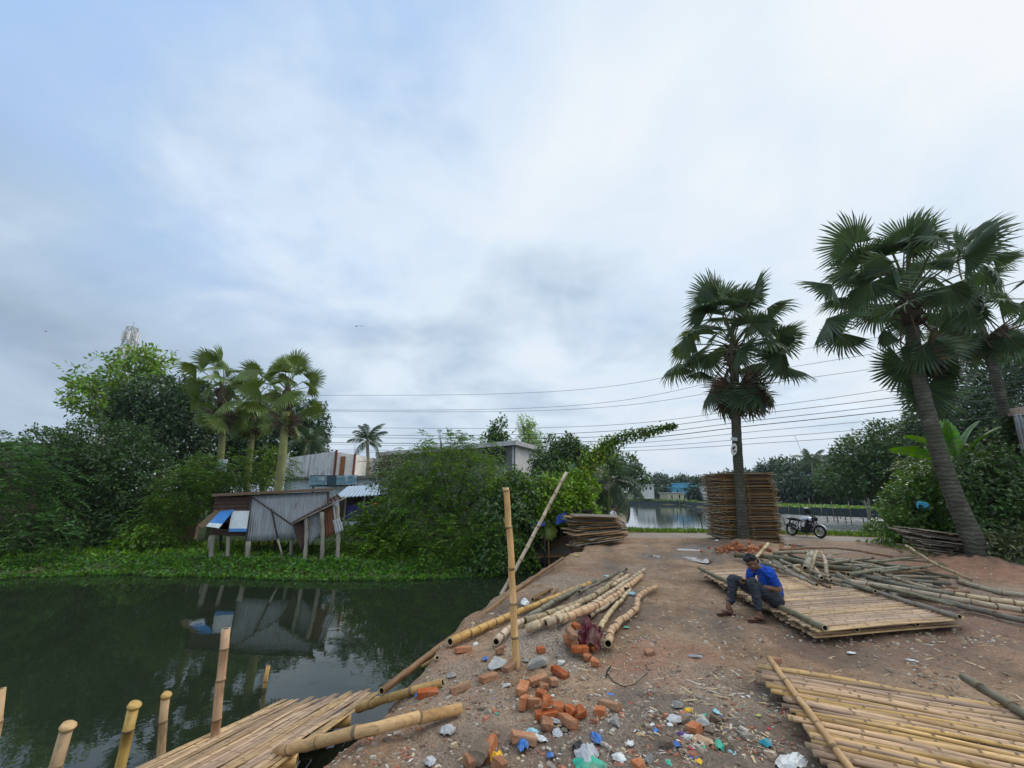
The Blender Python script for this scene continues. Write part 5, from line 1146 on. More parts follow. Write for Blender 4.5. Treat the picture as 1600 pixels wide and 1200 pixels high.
def on_ground(pxs, r, lift=0.0):
    out = []
    for p in pxs:
        l = p[2] if len(p) > 2 else 0; q = GT(p[0], p[1], r + lift + l); out.append(q)
    return out
# upright and leaning poles by the bank
p = GT(808, 1040); culm([p - V((0, 0, .35)), D(800, 900, p.y - .02), D(790, 762, p.y - .05)], .046, .04, B_TAN, 'tall upright bamboo post planted in the dirt at the middle of the bank', name='bamboo_post', cat='bamboo post', node=.42)
p = G(763, 968, WL); culm([p - V((.2, -.05, .5)), p, D(822, 858, p.y + .3), D(885, 738, p.y + .7)], .056, .048, B_PALE, 'long weathered bamboo pole leaning out of the water up past the upright post')
_a, _b = G(596, 1080, -.20), GT(880, 872, .16); culm([_a, _a.lerp(_b, .5) + V((0, 0, .05)), _b], .044, .04, B_BROWN, 'dark brown bamboo pole running along the edge of the bank', node=.5)
culm(on_ground([(606, 1073), (645, 1050), (683, 1028)], .03, .02), .03, .026, B_TAN, 'thin pale bamboo strip half buried at the bank edge by the jetty', wob=.004)
culm(on_ground([(703, 1003), (760, 978), (830, 948), (922, 911)], .055, .02), .055, .045, B_ORANGE, 'ringed tan bamboo culm at the water side of the pale culm heap', node=.22)
HEAP = 'pale bamboo culms heaped on the bank'
for pxs, r, mt, lab in [
    ([(820, 970), (880, 952), (935, 927), (972, 897)], .065, B_PALE, 'pale culm with a broken open end in the middle of the bank heap'),
    ([(822, 983), (850, 972), (910, 942), (982, 899)], .062, B_PALE, 'pale culm with a dark ringed tip lying just below the broken one'),
    ([(853, 974), (880, 965), (930, 942), (1007, 890)], .06, B_PALE, 'longest pale culm of the bank heap reaching the track'),
    ([(876, 968), (937, 945), (967, 927), (1003, 899)], .07, B_TAN, 'thick culm with a wide hollow end above the brick cluster'),
    ([(921, 963), (960, 937), (994, 908)], .04, B_PALE, 'thin straight culm beside the curved one, its lower end clear of the heap'),
    ([(937, 982), (955, 955), (985, 921)], .045, B_PALE, 'short pale culm with a splintered end next to the maroon sack'),
    ([(950, 1006, .02), (960, 979), (992, 952), (1000, 930), (1026, 917)], .062, B_TAN, 'strongly curved thick culm lying on the track at the right of the heap'),
    ([(826, 964), (880, 932), (930, 907)], .055, B_GREEN, 'grey-green culm across the bank heap near the water'),
    ([(832, 937), (862, 919)], .045, B_BROWN, 'short brown culm piece at the top of the bank heap by the water'),
    ([(846, 945), (872, 920)], .03, B_BROWN, 'thin brown stick beside the short brown culm piece'),
    ([(775, 1003), (797, 982), (825, 966)], .058, B_PALE, 'stubby culm with a split end pointing at the upright post'),
    ([(905, 925), (950, 903), (980, 889)], .04, B_GREY, 'grey thin culm on the far side of the bank heap')]:
    r *= .9; culm(on_ground(pxs, r, .03), r, r * .8, mt, lab, HEAP, node=.24, wob=.02)
culm([G(432, 1176, -.42), GT(575, 1140, .10), GT(719, 1107, .06)], .050, .046, B_TAN, 'thick bamboo beam reaching from the bank under the near side of the jetty mat', node=.5)
culm([G(560, 1108, -.55), GT(640, 1080, .05), GT(692, 1067, .03)], .045, .042, B_TAN, 'shorter bamboo beam under the far end of the jetty mat', node=.4)
# posts in the pond
for (u0, v0, u1, v1, y, r, mt, lab) in [
    (105, 1136, 76, 1240, 4.35, .048, B_YEL, 'leftmost full yellow bamboo stake beside the jetty with a mushroomed top'), (209, 1103, 180, 1230, 4.85, .048, B_YEL, 'rough speckled bamboo stake second from the left beside the jetty'),
    (259, 1087, 250, 1200, 5.2, .040, B_YEL, 'cracked bamboo stake with a knobbed top third from the left'), (353, 982, 335, 1165, 5.35, .046, B_TAN, 'tallest bamboo stake standing behind the jetty mat'), (-2, 1077, -14, 1180, 4.6, .050, B_YEL, 'bamboo stake cut off by the left edge of the picture')]:
    a, b_ = D(u0, v0, y), D(u1, v1, y); d = (b_ - a).normalized(); b_ = a + d * ((a.z - WL + .5) / -d.z); st_ = culm([a, a.lerp(b_, .5), b_], r, r, mt, lab, 'bamboo stakes by the jetty', 'bamboo_stake', 'bamboo stake', node=.34, n=12)
    if v0 > 1080: mb = MB(); mb.tube([V((0, 0, -.03)), V((0, 0, 0)), V((.01, 0, .02)), V((.012, 0, .024))], [r, r * 1.28, r * 1.18, r * .5], 14); mb.build('frayed_top', [B_YEL], st_, st_.rotation_euler.to_matrix().inverted() @ (a + V((.005, 0, 0)) - st_.location)).rotation_euler = st_.rotation_euler.to_matrix().inverted().to_euler()
p = G(413, 1074, WL); culm([p - V((.02, 0, .4)), p + V((.02, 0, .32))], .035, .033, B_ORANGE, 'small lone bamboo stub poking out of the pond behind the jetty', name='bamboo_stake', cat='bamboo stake')

# ---------------------------------------------------------------- mats
M_NEAR = mat_bamboo('mat_slat', (.45, .275, .135), (.63, .405, .21), (.15, .095, .055), True); M_MAN = mat_bamboo('mat_slat_pale', (.43, .275, .16), (.57, .39, .24), (.16, .105, .065), True)
M_JET = mat_bamboo('mat_slat_brown', (.36, .23, .125), (.53, .365, .20), (.11, .07, .06), True); M_OLD = mat_bamboo('mat_slat_old', (.27, .155, .082), (.43, .27, .15), (.09, .06, .04), True, .8); M_GREY = mat_bamboo('mat_slat_grey', (.20, .165, .13), (.32, .27, .21), (.08, .06, .05), True, .8)
def slats(mb, o, ex, ey, L, Wd, n, seed, th=.016, seg=14, jl=.06, wav=.006, lift=None, node=.36, ragged0=None):
    """split culms side by side: ex along the slats, ey across"""
    g = random.Random(seed); o = V(o); ez = ex.cross(ey).normalized(); ez = -ez if ez.z < 0 else ez; ws = [g.uniform(.7, 1.3) for _ in range(n)]; s = sum(ws); y = 0
    for k in range(n):
        w_ = ws[k] / s * Wd; yc = y + w_ / 2; y += w_; a0 = g.uniform(-jl, jl) * (1 if ragged0 is None else ragged0); a1 = L + g.uniform(-jl, jl); nd = []; q = g.uniform(0, node)
        while q < L: nd.append(q); q += node * g.uniform(.7, 1.3)
        st = sorted([(a0, 1, 0), (a1, 1, 0)] + [(a0 + (a1 - a0) * i / seg, 1, 0) for i in range(1, seg)] + [x for q in nd if a0 + .05 < q < a1 - .05 for x in ((q - .012, 1.0, 1), (q, 1.22, 1), (q + .012, 1.0, 0))])
        dy = g.uniform(0, 6.28); base = len(mb.v); pr = 6; hw = w_ * .49; zo = g.uniform(-.004, .005)
        for s_, kf, m in st:
            wy = yc + wav * math.sin(s_ * 2.1 + dy) + .4 * wav * math.sin(s_ * 5 + dy * 2); lz = zo + wav * .7 * math.sin(s_ * 3 + dy * 1.7) + (lift(s_, yc) if lift else 0)
            for (py, pz) in ((-hw, 0), (-hw * .72, th * .72 * kf), (0, th * kf), (hw * .72, th * .72 * kf), (hw, 0), (0, -.004)):
                mb.v.append(tuple(o + ex * s_ + ey * (wy + py) + ez * (lz + pz)))
        for i in range(len(st) - 1):
            for j in range(pr): j2 = (j + 1) % pr; mb.f.append((base + i * pr + j, base + (i + 1) * pr + j, base + (i + 1) * pr + j2, base + i * pr + j2)); mb.m.append(1 if st[i][2] and j in (1, 2) else 0); mb.sm.append(j < 4)
        for i in (0, len(st) - 1): mb.f.append(tuple(base + i * pr + j for j in (range(pr) if i == 0 else range(pr - 1, -1, -1)))); mb.m.append(2); mb.sm.append(False)
    return mb
def mat_thing(label, P0, Px, Py, n, mat, bars, seed, th=.016, group=None, lift=None, seg=14, jl=.06, wav=.006, ragged0=None, under=()):
    """P0 corner, Px end of the first slat, Py far corner across; bars: fractions along the slats"""
    P0, Px, Py = V(P0), V(Px), V(Py); ex = (Px - P0).normalized(); L = (Px - P0).length; ey = Py - P0; ey = (ey - ex * ey.dot(ex)); sk = (Py - P0).dot(ex); Wd = ey.length; ey.normalize()
    root = empty('bamboo_mat', P0, label, 'bamboo mat', group); mb = MB(); ez = ex.cross(ey)
    if ez.z < 0: ez = -ez
    slats(mb, (0, 0, 0), ex, ey, L, Wd, n, seed, th, seg, jl, wav, lift, ragged0=ragged0)
    if abs(sk) > .01:                       # skewed mats: shear along the slats
        mb.v = [tuple(V(p) + ex * (sk * V(p).dot(ey) / Wd)) for p in mb.v]
    if True:
        rot_ = ex.to_track_quat('X', 'Z'); ri = rot_.inverted(); mb.v = [tuple(ri @ V(p)) for p in mb.v]; mb.build('slat_panel', [mat, B_NODE, B_END], root).rotation_euler = rot_.to_euler()
    for fr, r, bm, e0, e1, up in bars:
        b = MB(); g = random.Random(seed + int(fr * 100)); a = ex * (L * fr) - ey * e0; c_ = ex * (L * fr) + ey * (Wd + e1) + ex * sk
        off = ez * ((th + r * .9) if up else -(r + .006)); mid = (a + c_) / 2 + ex * g.uniform(-.03, .03)
        pts = [a + off, mid + off, c_ + off]
        if lift: pts = [p + ez * lift((p).dot(ex), (p).dot(ey)) for p in pts]
        culm_geo(b, pts, r, r * .9, .4, 8, True, seed, .012); rq = (c_ - a).normalized().to_track_quat('X', 'Z'); rqi = rq.inverted(); b.v = [tuple(rqi @ V(p)) for p in b.v]; b.build('crossbar', [bm, B_NODE, B_END, B_HOLE], root).rotation_euler = rq.to_euler()
    return root
# the mat the man sits on, lying over a second one
zM = .17
cF, cR, cL = G(1272, 988, zM), G(1512, 967, zM), G(1089, 893, zM)
mat_thing('large pale bamboo mat the seated man is using as a bench', cF, cR, cL, 58, M_MAN, [(.05, .042, B_GREEN, .05, .1, True), (.92, .038, B_GREY, .05, .1, True), (.30, .04, B_GREY, -.1, -.1, False), (.7, .04, B_GREY, -.1, -.1, False)], 5, .018, seg=10, wav=.008)
zU = .075
mat_thing('lower bamboo mat peeking out under the seated man\'s mat', G(1277, 997, zU), G(1500, 978, zU), G(1100, 901, zU) , 58, M_MAN, [(.1, .03, B_GREY, -.1, -.1, False), (.85, .03, B_GREY, -.1, -.1, False)], 6, .016, seg=6)
# the near mat, lower right
zN = .13; a0 = G(1183, 1040, zN); a1 = G(1600, 1108, zN); exn = (a1 - a0).normalized(); aY = G(1290, 1196, zN); 
mat_thing('near yellow bamboo mat filling the lower right corner', a0, a0 + exn * 2.95, a0 + (aY - a0) * 1.75, 54, M_NEAR, [(.045, .030, B_TAN, .12, .1, True), (.62, .04, B_GREY, .42, .1, True), (.2, .05, B_GREY, -.05, -.05, False), (.75, .05, B_GREY, -.05, -.05, False)], 9, .028, seg=16, jl=.06, wav=.012)
# jetty mat sloping into the pond
j0 = G(601, 1078, -.93); j1 = G(425, 1204, -.30); jl_ = G(455, 1096, -.93); dj = (j1 - j0).normalized()
mat_thing('sloping jetty mat of flattened bamboo between the bank and the stakes', j0 + dj * 3.3, j0 , j0 + dj * 3.3 + (jl_ - j0) * 1.15, 20, M_JET, [(.2, .06, B_TAN, 0, 0, False), (.6, .06, B_TAN, .0, 0, False), (.9, .05, B_TAN, .1, 0, False)], 13, .012, seg=14, jl=.22, wav=.012)
# stacks of mats
def stack_proto(n, L, Wd, mat, seed, seg=3):
    root = bpy.data.objects.new('bamboo_mat', None); COL.objects.link(root); mb = MB()
    slats(mb, (-L / 2, -Wd / 2, 0), V((1, 0, 0)), V((0, 1, 0)), L, Wd, n, seed, .022, seg, .05, .012, node=.5); mb.build('slat_panel', [mat, B_NODE, B_END], root)
    for fx in (-.42, -.02, .40):
        b = MB(); culm_geo(b, [V((L * fx, -Wd / 2 - .06, -.022)), V((L * fx + .04, Wd / 2 + .05, -.022))], .02, .018, .4, 6, True, seed); b.build('crossbar', [B_BROWN, B_NODE, B_END, B_HOLE], root)
    return root
def stack(n, c, dz, rot, jit, protos, labs, group, lean=(0, 0), tilt=0, rj=.05, fan=0):
    c = V(c)
    for i in range(n):
        p = protos[i % len(protos)]
        if p.get('used'): o = copy_tree(p)
        else: o = p; o['used'] = 1
        t = i / n; fall = 1
        o.location = c + V((random.uniform(-jit, jit) + lean[0] * t, random.uniform(-jit, jit) + lean[1] * t, .05 + i * dz))
        o.rotation_euler = (random.uniform(-.012, .012), tilt + fan * t + random.uniform(-.012, .012), rot + random.uniform(-rj, rj))
        lab = labs.get(i) or labs.get(i - n) or labs[None]
        tag(o, lab, 'bamboo mat', group)
    for p in protos:
        if 'used' in p: pass
b_ = gnd(1160, 18.1); zt_ = D(1158, 738, 18.0).z
pr = [stack_proto(26, 2.2 + .1 * (i % 3), 1.9, (M_OLD, M_OLD, M_GREY)[i % 3] if i != 1 else mat_bamboo('mat_slat_rust', (.23, .12, .058), (.36, .20, .10), (.08, .05, .03), True, .8), 400 + i) for i in range(5)]
nst = 44; stack(nst, b_ + V((-.02, .35, 0)), (zt_ - b_.z - .06) / nst, R(-4), .07, pr, {0: 'bottom mat of the tall stack behind the fan palm, resting on brick rubble', -1: 'topmost mat of the tall stack behind the fan palm', None: 'brown mat in the body of the tall stack behind the middle fan palm'}, 'mats in the tall stack', (.0, 0), 0, .03)
b_ = gnd(932, 17.2); pr = [stack_proto(20, 1.9, 1.5, (M_OLD, M_GREY, M_OLD)[i], 430 + i) for i in range(3)]
stack(17, b_ + V((.0, .5, .0)), .062, R(12), .22, pr, {0: 'lowest splayed mat of the slumped pile by the vine mound', -1: 'top mat of the slumped pile in front of the person in white', None: 'one of the brown mats in the slumped pile by the vine mound'}, 'mats in the slumped pile', (-.12, .3), -.16, .30, .2)
b_ = gnd(1452, 12.9); pr = [stack_proto(18, 1.5, 1.3, M_GREY, 440 + i) for i in range(2)]
stack(9, b_ + V((.15, .2, .05)), .075, R(-28), .16, pr, {-1: 'top tilted grey mat of the low pile at the foot of the leaning palm', 0: 'bottom mat of the low pile at the foot of the leaning palm', None: 'one of the grey mats in the low pile at the foot of the leaning palm'}, 'mats in the low pile', (-.1, 0), .10, .25, .05)
# floating platform by the shed with its pole and umbrella
p = G(862, 872, -.85); mat_thing('small bamboo raft mat floating in the dark gap beside the slumped pile', p + V((-.95, -.1, 0)), p + V((.85, -.05, .08)), p + V((-.9, .9, 0)), 12, M_OLD, [(.2, .05, B_ORANGE, .1, .1, False), (.8, .05, B_ORANGE, .1, .1, False)], 21, seg=6)
pp = p + V((-.12, .0, 0)); culm([V((pp.x, pp.y, WL - .4)), D(857, 826, pp.y)], .03, .026, B_TAN, 'slim bamboo pole standing through the raft mat', name='bamboo_pole')
m_umb = mat_leaf('umbrella_cloth', (.42, .50, .08), .2, .6, .01, .4); ut = D(857, 829, pp.y); root = empty('umbrella', ut, 'small yellow-green scalloped umbrella on the slim pole above the raft mat', 'umbrella')
vs = [(0, 0, .12)]; fs = []; m = 10
for r_, z in ((.16, .10), (.34, .04), (.44, -.02)):
    for j in range(m * 2): a = math.pi * j / m; k = 1 - (.16 if j % 2 else 0) * (r_ / .44); vs.append((math.cos(a) * r_ * k, math.sin(a) * r_ * k, z - (.07 if j % 2 == 0 and r_ > .4 else 0)))
for j in range(20):
    j2 = (j + 1) % 20; fs.append((0, 1 + j, 1 + j2))
    for q in (0, 1): fs.append((1 + q * 20 + j, 1 + (q + 1) * 20 + j, 1 + (q + 1) * 20 + j2, 1 + q * 20 + j2))
mb = MB(); mb.add(vs, fs, 0, True); o = mb.build('canopy', m_umb, root); o.rotation_euler = (R(66), 0, 0); mb = MB()
for j in range(0, 20, 2): a = math.pi * j / m; mb.bar((0, 0, .10), (math.cos(a) * .36, math.sin(a) * .36, -.10), .008)
o = mb.build('rib', m_pole_d, root); o.rotation_euler = (R(66), 0, 0)

# ---------------------------------------------------------------- the big heap of green-grey culms
HG = 'green-grey culms in the big heap'; PILE = 'green-grey bamboo culm lying in the tangled heap behind the seated man\'s mat'
def pc(pxs, r, mt, lab, lift=.05, **kw): culm(on_ground([(p[0], p[1]) for p in pxs], r, 0) if lift == 0 else [GT(p[0], p[1], r + (p[2] if len(p) > 2 else lift)) for p in pxs], r, r * .82, mt, lab, HG, wob=.015, **kw)
pc([(1148, 868, .06), (1212, 871, .2), (1290, 885, .22), (1342, 891, .25)], .065, B_GREEN, 'thick culm lying across the top of the heap just behind the man\'s head')
pc([(1172, 881, .12), (1186, 866, .25), (1201, 849, .5)], .05, B_PALE, 'light culm propped up against the tall mat stack', 0.1)
pc([(1186, 891, .16), (1250, 884, .22)], .05, B_PALE, 'pale straight culm pointing right from behind the man\'s neck')
pc([(1187, 887, .12), (1209, 877, .2)], .028, B_PALE, 'short thin culm stub left of the arched culms')
pc([(1259, 889, .28), (1264, 876, .42), (1270, 863, .5)], .075, B_GREY, 'stout stubby culm with an open end, in the middle of the arched group')
pc([(1261, 893, .25), (1268, 884, .35), (1272, 870, .48), (1277, 862, .5)], .045, B_PALE, 'arched pale culm curling down right of the stout stub', node=.2)
pc([(1288, 914, .06), (1291, 899, .2), (1290, 879, .42), (1283, 863, .5)], .042, B_PALE, 'long arched culm bending down furthest right of the arched group', node=.2)
pc([(1261, 875, .38), (1262, 868, .45), (1269, 862, .5)], .04, B_PALE, 'small hooked culm left of the stout stub', node=.2)
pc([(1208, 865, .2), (1235, 863, .25), (1264, 863, .28)], .05, B_GREY, 'grey culm with an open end pointing left at the back of the heap')
pc([(1217, 859, .06), (1275, 856, .2), (1322, 858, .2), (1395, 870, .04)], .04, B_BROWN, 'long bowed brown culm along the far edge of the heap')
pc([(1272, 887, .2), (1284, 903, .25)], .05, B_PALE, 'short pale culm with a round open end under the arched group')
pc([(1305, 896, .3), (1320, 905, .22), (1338, 917, .1)], .06, B_GREEN, 'culm with a clear round open end slanting towards the mat')
pc([(1217, 901, .22), (1286, 917, .24), (1380, 945, .24), (1490, 971, .24)], .05, B_TAN, 'long tan culm resting along the back edge of the seated man\'s mat', 0)
pc([(1296, 905, .2), (1400, 920, .15), (1500, 938, .08), (1625, 958, .02)], .06, B_PALE, 'long pale culm running from the heap out to the right edge, upper one')
pc([(1330, 915, .1), (1450, 935, .08), (1620, 975, .02)], .055, B_GREY, 'long pale culm running from the heap out to the right edge, lower one')
pc([(1400, 905, .02), (1500, 930, .02), (1640, 948, .02)], .055, B_PALE, 'thick pale culm lying alone on the bare dirt at the right edge', 0)
pc([(1497, 908, .01), (1560, 925, .01), (1650, 935, .01)], .05, B_GREY, 'grey culm on the dirt below the dusty shrub at the right edge', 0)
pc([(1416, 853, .45), (1460, 880, .25), (1518, 906, .02)], .04, B_PALE, 'thin pale pole slanting down from the low mat pile')
g = random.Random(77)
for i in range(74):
    u = g.uniform(1180, 1400); t = (u - 1180) / 220; v = g.uniform(862 + 14 * t, 892 + 30 * t); ln = g.uniform(60, 150); sl = g.uniform(.05, .30)
    if g.random() < .18: ln, sl = g.uniform(30, 60), g.uniform(.5, .9)
    u1 = u + ln; v1 = v + ln * sl; bow = g.uniform(-3, 3); h0, h1 = g.uniform(.0, .24), g.uniform(.0, .16)
    lim = 905 + (u1 - 1218) * .235                                 # stay behind the mat
    if v1 > lim + 4: v1 = lim - g.uniform(0, 6)
    pc([(u, v, h0), ((u + u1) / 2, (v + v1) / 2 + bow, (h0 + h1) / 2 + .03), (u1, v1, h1)], g.uniform(.026, .048), g.choice([B_GREEN, B_GREEN, B_GREEN, B_GREEN, B_GREY, B_GREY, B_BROWN]), PILE, n=8)

for i in range(30):
    if i < 15: u, v, ln, sl = g.uniform(1178, 1270), g.uniform(870, 893), g.uniform(30, 70), g.uniform(.3, .62)
    else: u, v, ln, sl = g.uniform(1275, 1400), g.uniform(878, 912), g.uniform(40, 90), g.choice([-.12, .02, .3, .45])
    u1, v1 = u + ln, v + ln * sl; v1 = min(v1, 900 + (u1 - 1218) * .235); h = g.uniform(.08, .3)
    pc([(u, v, h), (u1, v1, g.uniform(.06, .3))], g.uniform(.024, .045), g.choice([B_GREEN, B_GREY, B_GREY, B_PALE, B_BROWN]), PILE, n=8)
# ---------------------------------------------------------------- bricks, stones, rubbish
m_brick, nt, b = newmat('brick'); vec = coords(nt, 'Object'); oi = N(nt, 'ShaderNodeObjectInfo'); n1 = noise(nt, vec, 14, 6, .65); n2 = noise(nt, vec, 70, 3)
c = ramp(nt, n1, [(.3, (.27, .080, .034)), (.5, (.40, .130, .055)), (.72, (.50, .22, .11))]); c = hsv(nt, c, rnd_range(nt, oi.outputs['Random'], .495, .52), rnd_range(nt, oi.outputs['Random'], 1.1, .8), rnd_range(nt, math_(nt, 'FRACT', math_(nt, 'MULTIPLY', oi.outputs['Random'], 9.7)), .65, 1.2))
du = ramp(nt, noise(nt, vec, 6, 6, .7), [(.50, 0), (.72, .6)]); c = mixc(nt, du, c, (.26, .165, .11)); nt.links.new(c, b.inputs['Base Color']); b.inputs['Roughness'].default_value = .95; bump(nt, b, math_(nt, 'ADD', n1, n2), .5, .01)
brick_me = []
for k in range(9):
    g = random.Random(500 + k); L_, W_, H_ = (.24, .115, .07) if k < 4 else (g.uniform(.10, .17), .115, .07); mb = MB(); vs = []; fs = []
    nx_, ny_, nz_ = 5, 3, 3
    import bmesh
    bm = bmesh.new(); bmesh.ops.create_cube(bm, size=1)
    for v in bm.verts: v.co = V((v.co.x * L_, v.co.y * W_, v.co.z * H_))
    bmesh.ops.bevel(bm, geom=bm.edges[:], offset=.006, segments=2, affect='EDGES')
    if k >= 4:
        for q in range(3):
            nrm_ = V((1, g.uniform(-.7, .7), g.uniform(-.6, .6))).normalized(); pl = V((L_ * (.5 - .12 * q * g.random()), g.uniform(-.03, .03), g.uniform(-.02, .02)))
            r_ = bmesh.ops.bisect_plane(bm, geom=bm.verts[:] + bm.edges[:] + bm.faces[:], plane_co=pl, plane_no=nrm_, clear_outer=True); ed = [e for e in r_['geom_cut'] if isinstance(e, bmesh.types.BMEdge)]
            if ed: bmesh.ops.contextual_create(bm, geom=ed)
    bmesh.ops.triangulate(bm, faces=[f for f in bm.faces if len(f.verts) > 4]); bmesh.ops.subdivide_edges(bm, edges=[e for e in bm.edges if e.calc_length() > .05], cuts=2, use_grid_fill=True)
    for v in bm.verts: v.co += V((g.uniform(-1, 1), g.uniform(-1, 1), g.uniform(-1, 1))) * .0022
    me = bpy.data.meshes.new('brick'); bm.to_mesh(me); bm.free(); me.materials.append(m_brick); brick_me.append(me)
def brick(u, v, kind, lab, group, rot=None, lift=.0, tilt=None, sc=1.0):
    p = GT(u, v, .03 + lift); o = link('brick', random.choice(brick_me[:4] if kind else brick_me[4:])); o.location = p; o.scale = (sc * .86,) * 3
    o.rotation_euler = (tilt if tilt is not None else random.uniform(-.25, .25), random.uniform(-.25, .25), rot if rot is not None else random.uniform(0, 6.28)); return tag(o, lab, 'brick', group)
BG1, BG2, BG3 = 'bricks by the maroon sack', 'bricks in the winding row', 'single bricks in the dirt'
for u, v, k, l, lab in [(893, 990, 1, .20, 'large dark red brick topmost in the heap by the maroon sack'), (897, 1006, 0, .07, 'broken brick wedged under the topmost brick by the maroon sack'), (906, 1014, 1, .07, 'bright slanted brick in the middle of the heap by the maroon sack'), (925, 1011, 0, .03, 'brick half tucked beneath the maroon sack'),
                     (916, 1026, 0, .02, 'brick bat at the foot of the heap by the maroon sack'), (931, 1033, 0, .02, 'orange broken brick lying furthest right below the maroon sack'), (900, 978, 0, .22, 'brick lump on top of the maroon sack'), (888, 1000, 1, .06, 'brick at the left side of the heap by the maroon sack')]: brick(u, v, k, lab, BG1, lift=l)
for u, v, k, lab in [(817, 1075, 1, 'dark flat brick at the left start of the winding brick row'), (841, 1062, 1, 'pale-topped brick near the far end of the winding brick row'), (866, 1065, 0, 'yellowish lumpy brick near the far end of the winding brick row'), (875, 1051, 1, 'farthest brick of the winding brick row'), (850, 1074, 0, 'brick behind the orange bat in the winding brick row'),
                     (846, 1084, 0, 'orange brick bat at the first bend of the winding brick row'), (819, 1098, 1, 'upright dark brick at the left side of the winding brick row'), (829, 1100, 1, 'upright brick with a pale top right of the dark upright one'), (844, 1103, 0, 'rounded brick bat at the centre of the winding brick row'), (851, 1096, 0, 'small orange lump perched at the centre of the winding brick row'),
                     (872, 1106, 1, 'grey-topped brick at the right bend of the winding brick row'), (854, 1117, 1, 'brick under the white scrap in the winding brick row'), (891, 1110, 0, 'crumbled brick at the right end of the winding brick row'), (887, 1126, 1, 'nearest right brick of the winding brick row'), (855, 1132, 0, 'nearest brick of the winding brick row, above the blue film'), (903, 1113, 0, 'brick end standing at the right end of the winding brick row')]: brick(u, v, k, lab, BG2, lift=.01 if v != 1096 else .1, tilt=(R(88) if 'upright' in lab else None))
for u, v, k, rot, lab in [(938, 1111, 0, 1.2, 'rounded brick of the pair on the open track'), (953, 1102, 1, 2.4, 'larger brick of the pair on the open track'), (763, 1059, 1, .7, 'frogged brick lying alone left of the upright post foot'), (719, 1075, 1, .4, 'brick half buried in the bank slope'), (796, 1041, 1, 1.0, 'brick leaning against the foot of the upright post'),
                          (724, 1015, 1, .4, 'red brick beside the white scrap at the water edge of the bank'), (780, 1016, 0, 1.9, 'brown brick bat behind the pale stone'), (668, 1083, 1, .3, 'red brick at the end of the shorter jetty beam'), (818, 1153, 1, .2, 'brick under the crumpled blue film'), (766, 1170, 1, 1.3, 'dark brown brick standing on end at the bottom of the picture'),
                          (736, 1189, 0, .6, 'dull red brick bat at the bottom edge'), (782, 1193, 0, .9, 'orange brick bat under the yellow packet'), (1015, 1019, 0, .1, 'flat red brick piece alone on the track'), (1083, 1137, 0, 2.2, 'red brick bat among the stones of the rubbish patch'), (1003, 1196, 0, .4, 'brick lump at the bottom edge below the rubbish patch'), (1212, 1032, 0, .3, 'brick crumb behind the corner of the near mat'), (846, 1015, 0, .2, 'brick shard on the grey gravel mound')]: brick(u, v, k, lab, BG3, rot, tilt=(R(80) if 'on end' in lab else None))
g = random.Random(9)
for i in range(60):
    p = GT(g.gauss(1156, 24), g.gauss(859, 3.2), .05); o = link('brick', g.choice(brick_me[4:])); o.location = p + V((0, 0, g.uniform(-.03, .12))); o.rotation_euler = (g.uniform(0, 6), g.uniform(0, 6), g.uniform(0, 6)); o.scale = (g.uniform(.7, 1.4),) * 3
    tag(o, 'broken brick in the rubble heap at the foot of the middle fan palm', 'brick', 'brick rubble under the palm')
def stone(u, v, s, mat, lab, seed, sq=(1, .8, .6)):
    g = random.Random(seed); bm = bmesh.new(); bmesh.ops.create_icosphere(bm, subdivisions=3, radius=1); ax = [(V((g.uniform(-1, 1), g.uniform(-1, 1), g.uniform(-1, 1))).normalized(), g.uniform(.38, .78)) for _ in range(12)]
    for v_ in bm.verts:
        for a, d in ax:
            k = v_.co.dot(a)
            if k > d: v_.co -= a * (k - d)
        v_.co = V((v_.co.x * sq[0], v_.co.y * sq[1], v_.co.z * sq[2])) * s + V((g.uniform(-1, 1), g.uniform(-1, 1), g.uniform(-1, 1))) * s * .025
    me = bpy.data.meshes.new('stone'); bm.to_mesh(me); bm.free(); me.materials.append(mat); o = link('stone', me); o.location = GT(u, v, s * sq[2] * .55); o.rotation_euler = (0, 0, g.uniform(0, 6)); tag(o, lab, 'stone', 'loose stones')
m_st1 = mat_plain('grey_stone', (.27, .25, .225), .9, .3, 8, bmp=.5); m_st2 = mat_plain('pale_stone', (.46, .44, .40), .9, .25, 8, bmp=.5); m_st3 = mat_plain('brown_stone', (.16, .115, .08), .9, .3, 8, bmp=.5)
for a in [(777, 1037, .13, m_st2, 'pale grey angular stone left of the upright post'), (839, 1037, .15, m_st1, 'big grey block right of the upright post foot'), (875, 1034, .07, m_st2, 'small pale stone at the edge of the gravel mound'), (790, 1071, .06, m_st2, 'cream stone left of the brick row'), (706, 1056, .06, m_st1, 'small grey stone on the bank slope'), (960, 1127, .09, m_st1, 'grey stone just below the pair of bricks'),
          (1098, 1127, .075, m_st2, 'pale upright stone in the rubbish patch'), (1116, 1123, .09, m_st3, 'brown stone under the cyan wrapper'), (1058, 1102, .075, m_st1, 'dark slate stone beside the yellow wrapper'), (1108, 1141, .06, m_st3, 'reddish brown stone below the pale upright one'), (820, 1032, .05, m_st1, 'small stone tucked behind the upright post'), (1143, 1172, .07, m_st3, 'dark stone under the white bag'), (1013, 1187, .06, m_st1, 'round grey stone at the bottom edge'), (1045, 1160, .08, m_st3, 'brown clod left of the blue scrap'), (750, 1180, .14, m_st3, 'big brown clod leaning at the bottom edge left of the yellow packet')]: stone(*a, seed=int(a[0]))
def mplast(n, c): return mat_plain('plastic_' + n, c, .5, .25, 12, bmp=.3, dirt=(.20, .145, .10), dirt_amt=.75)
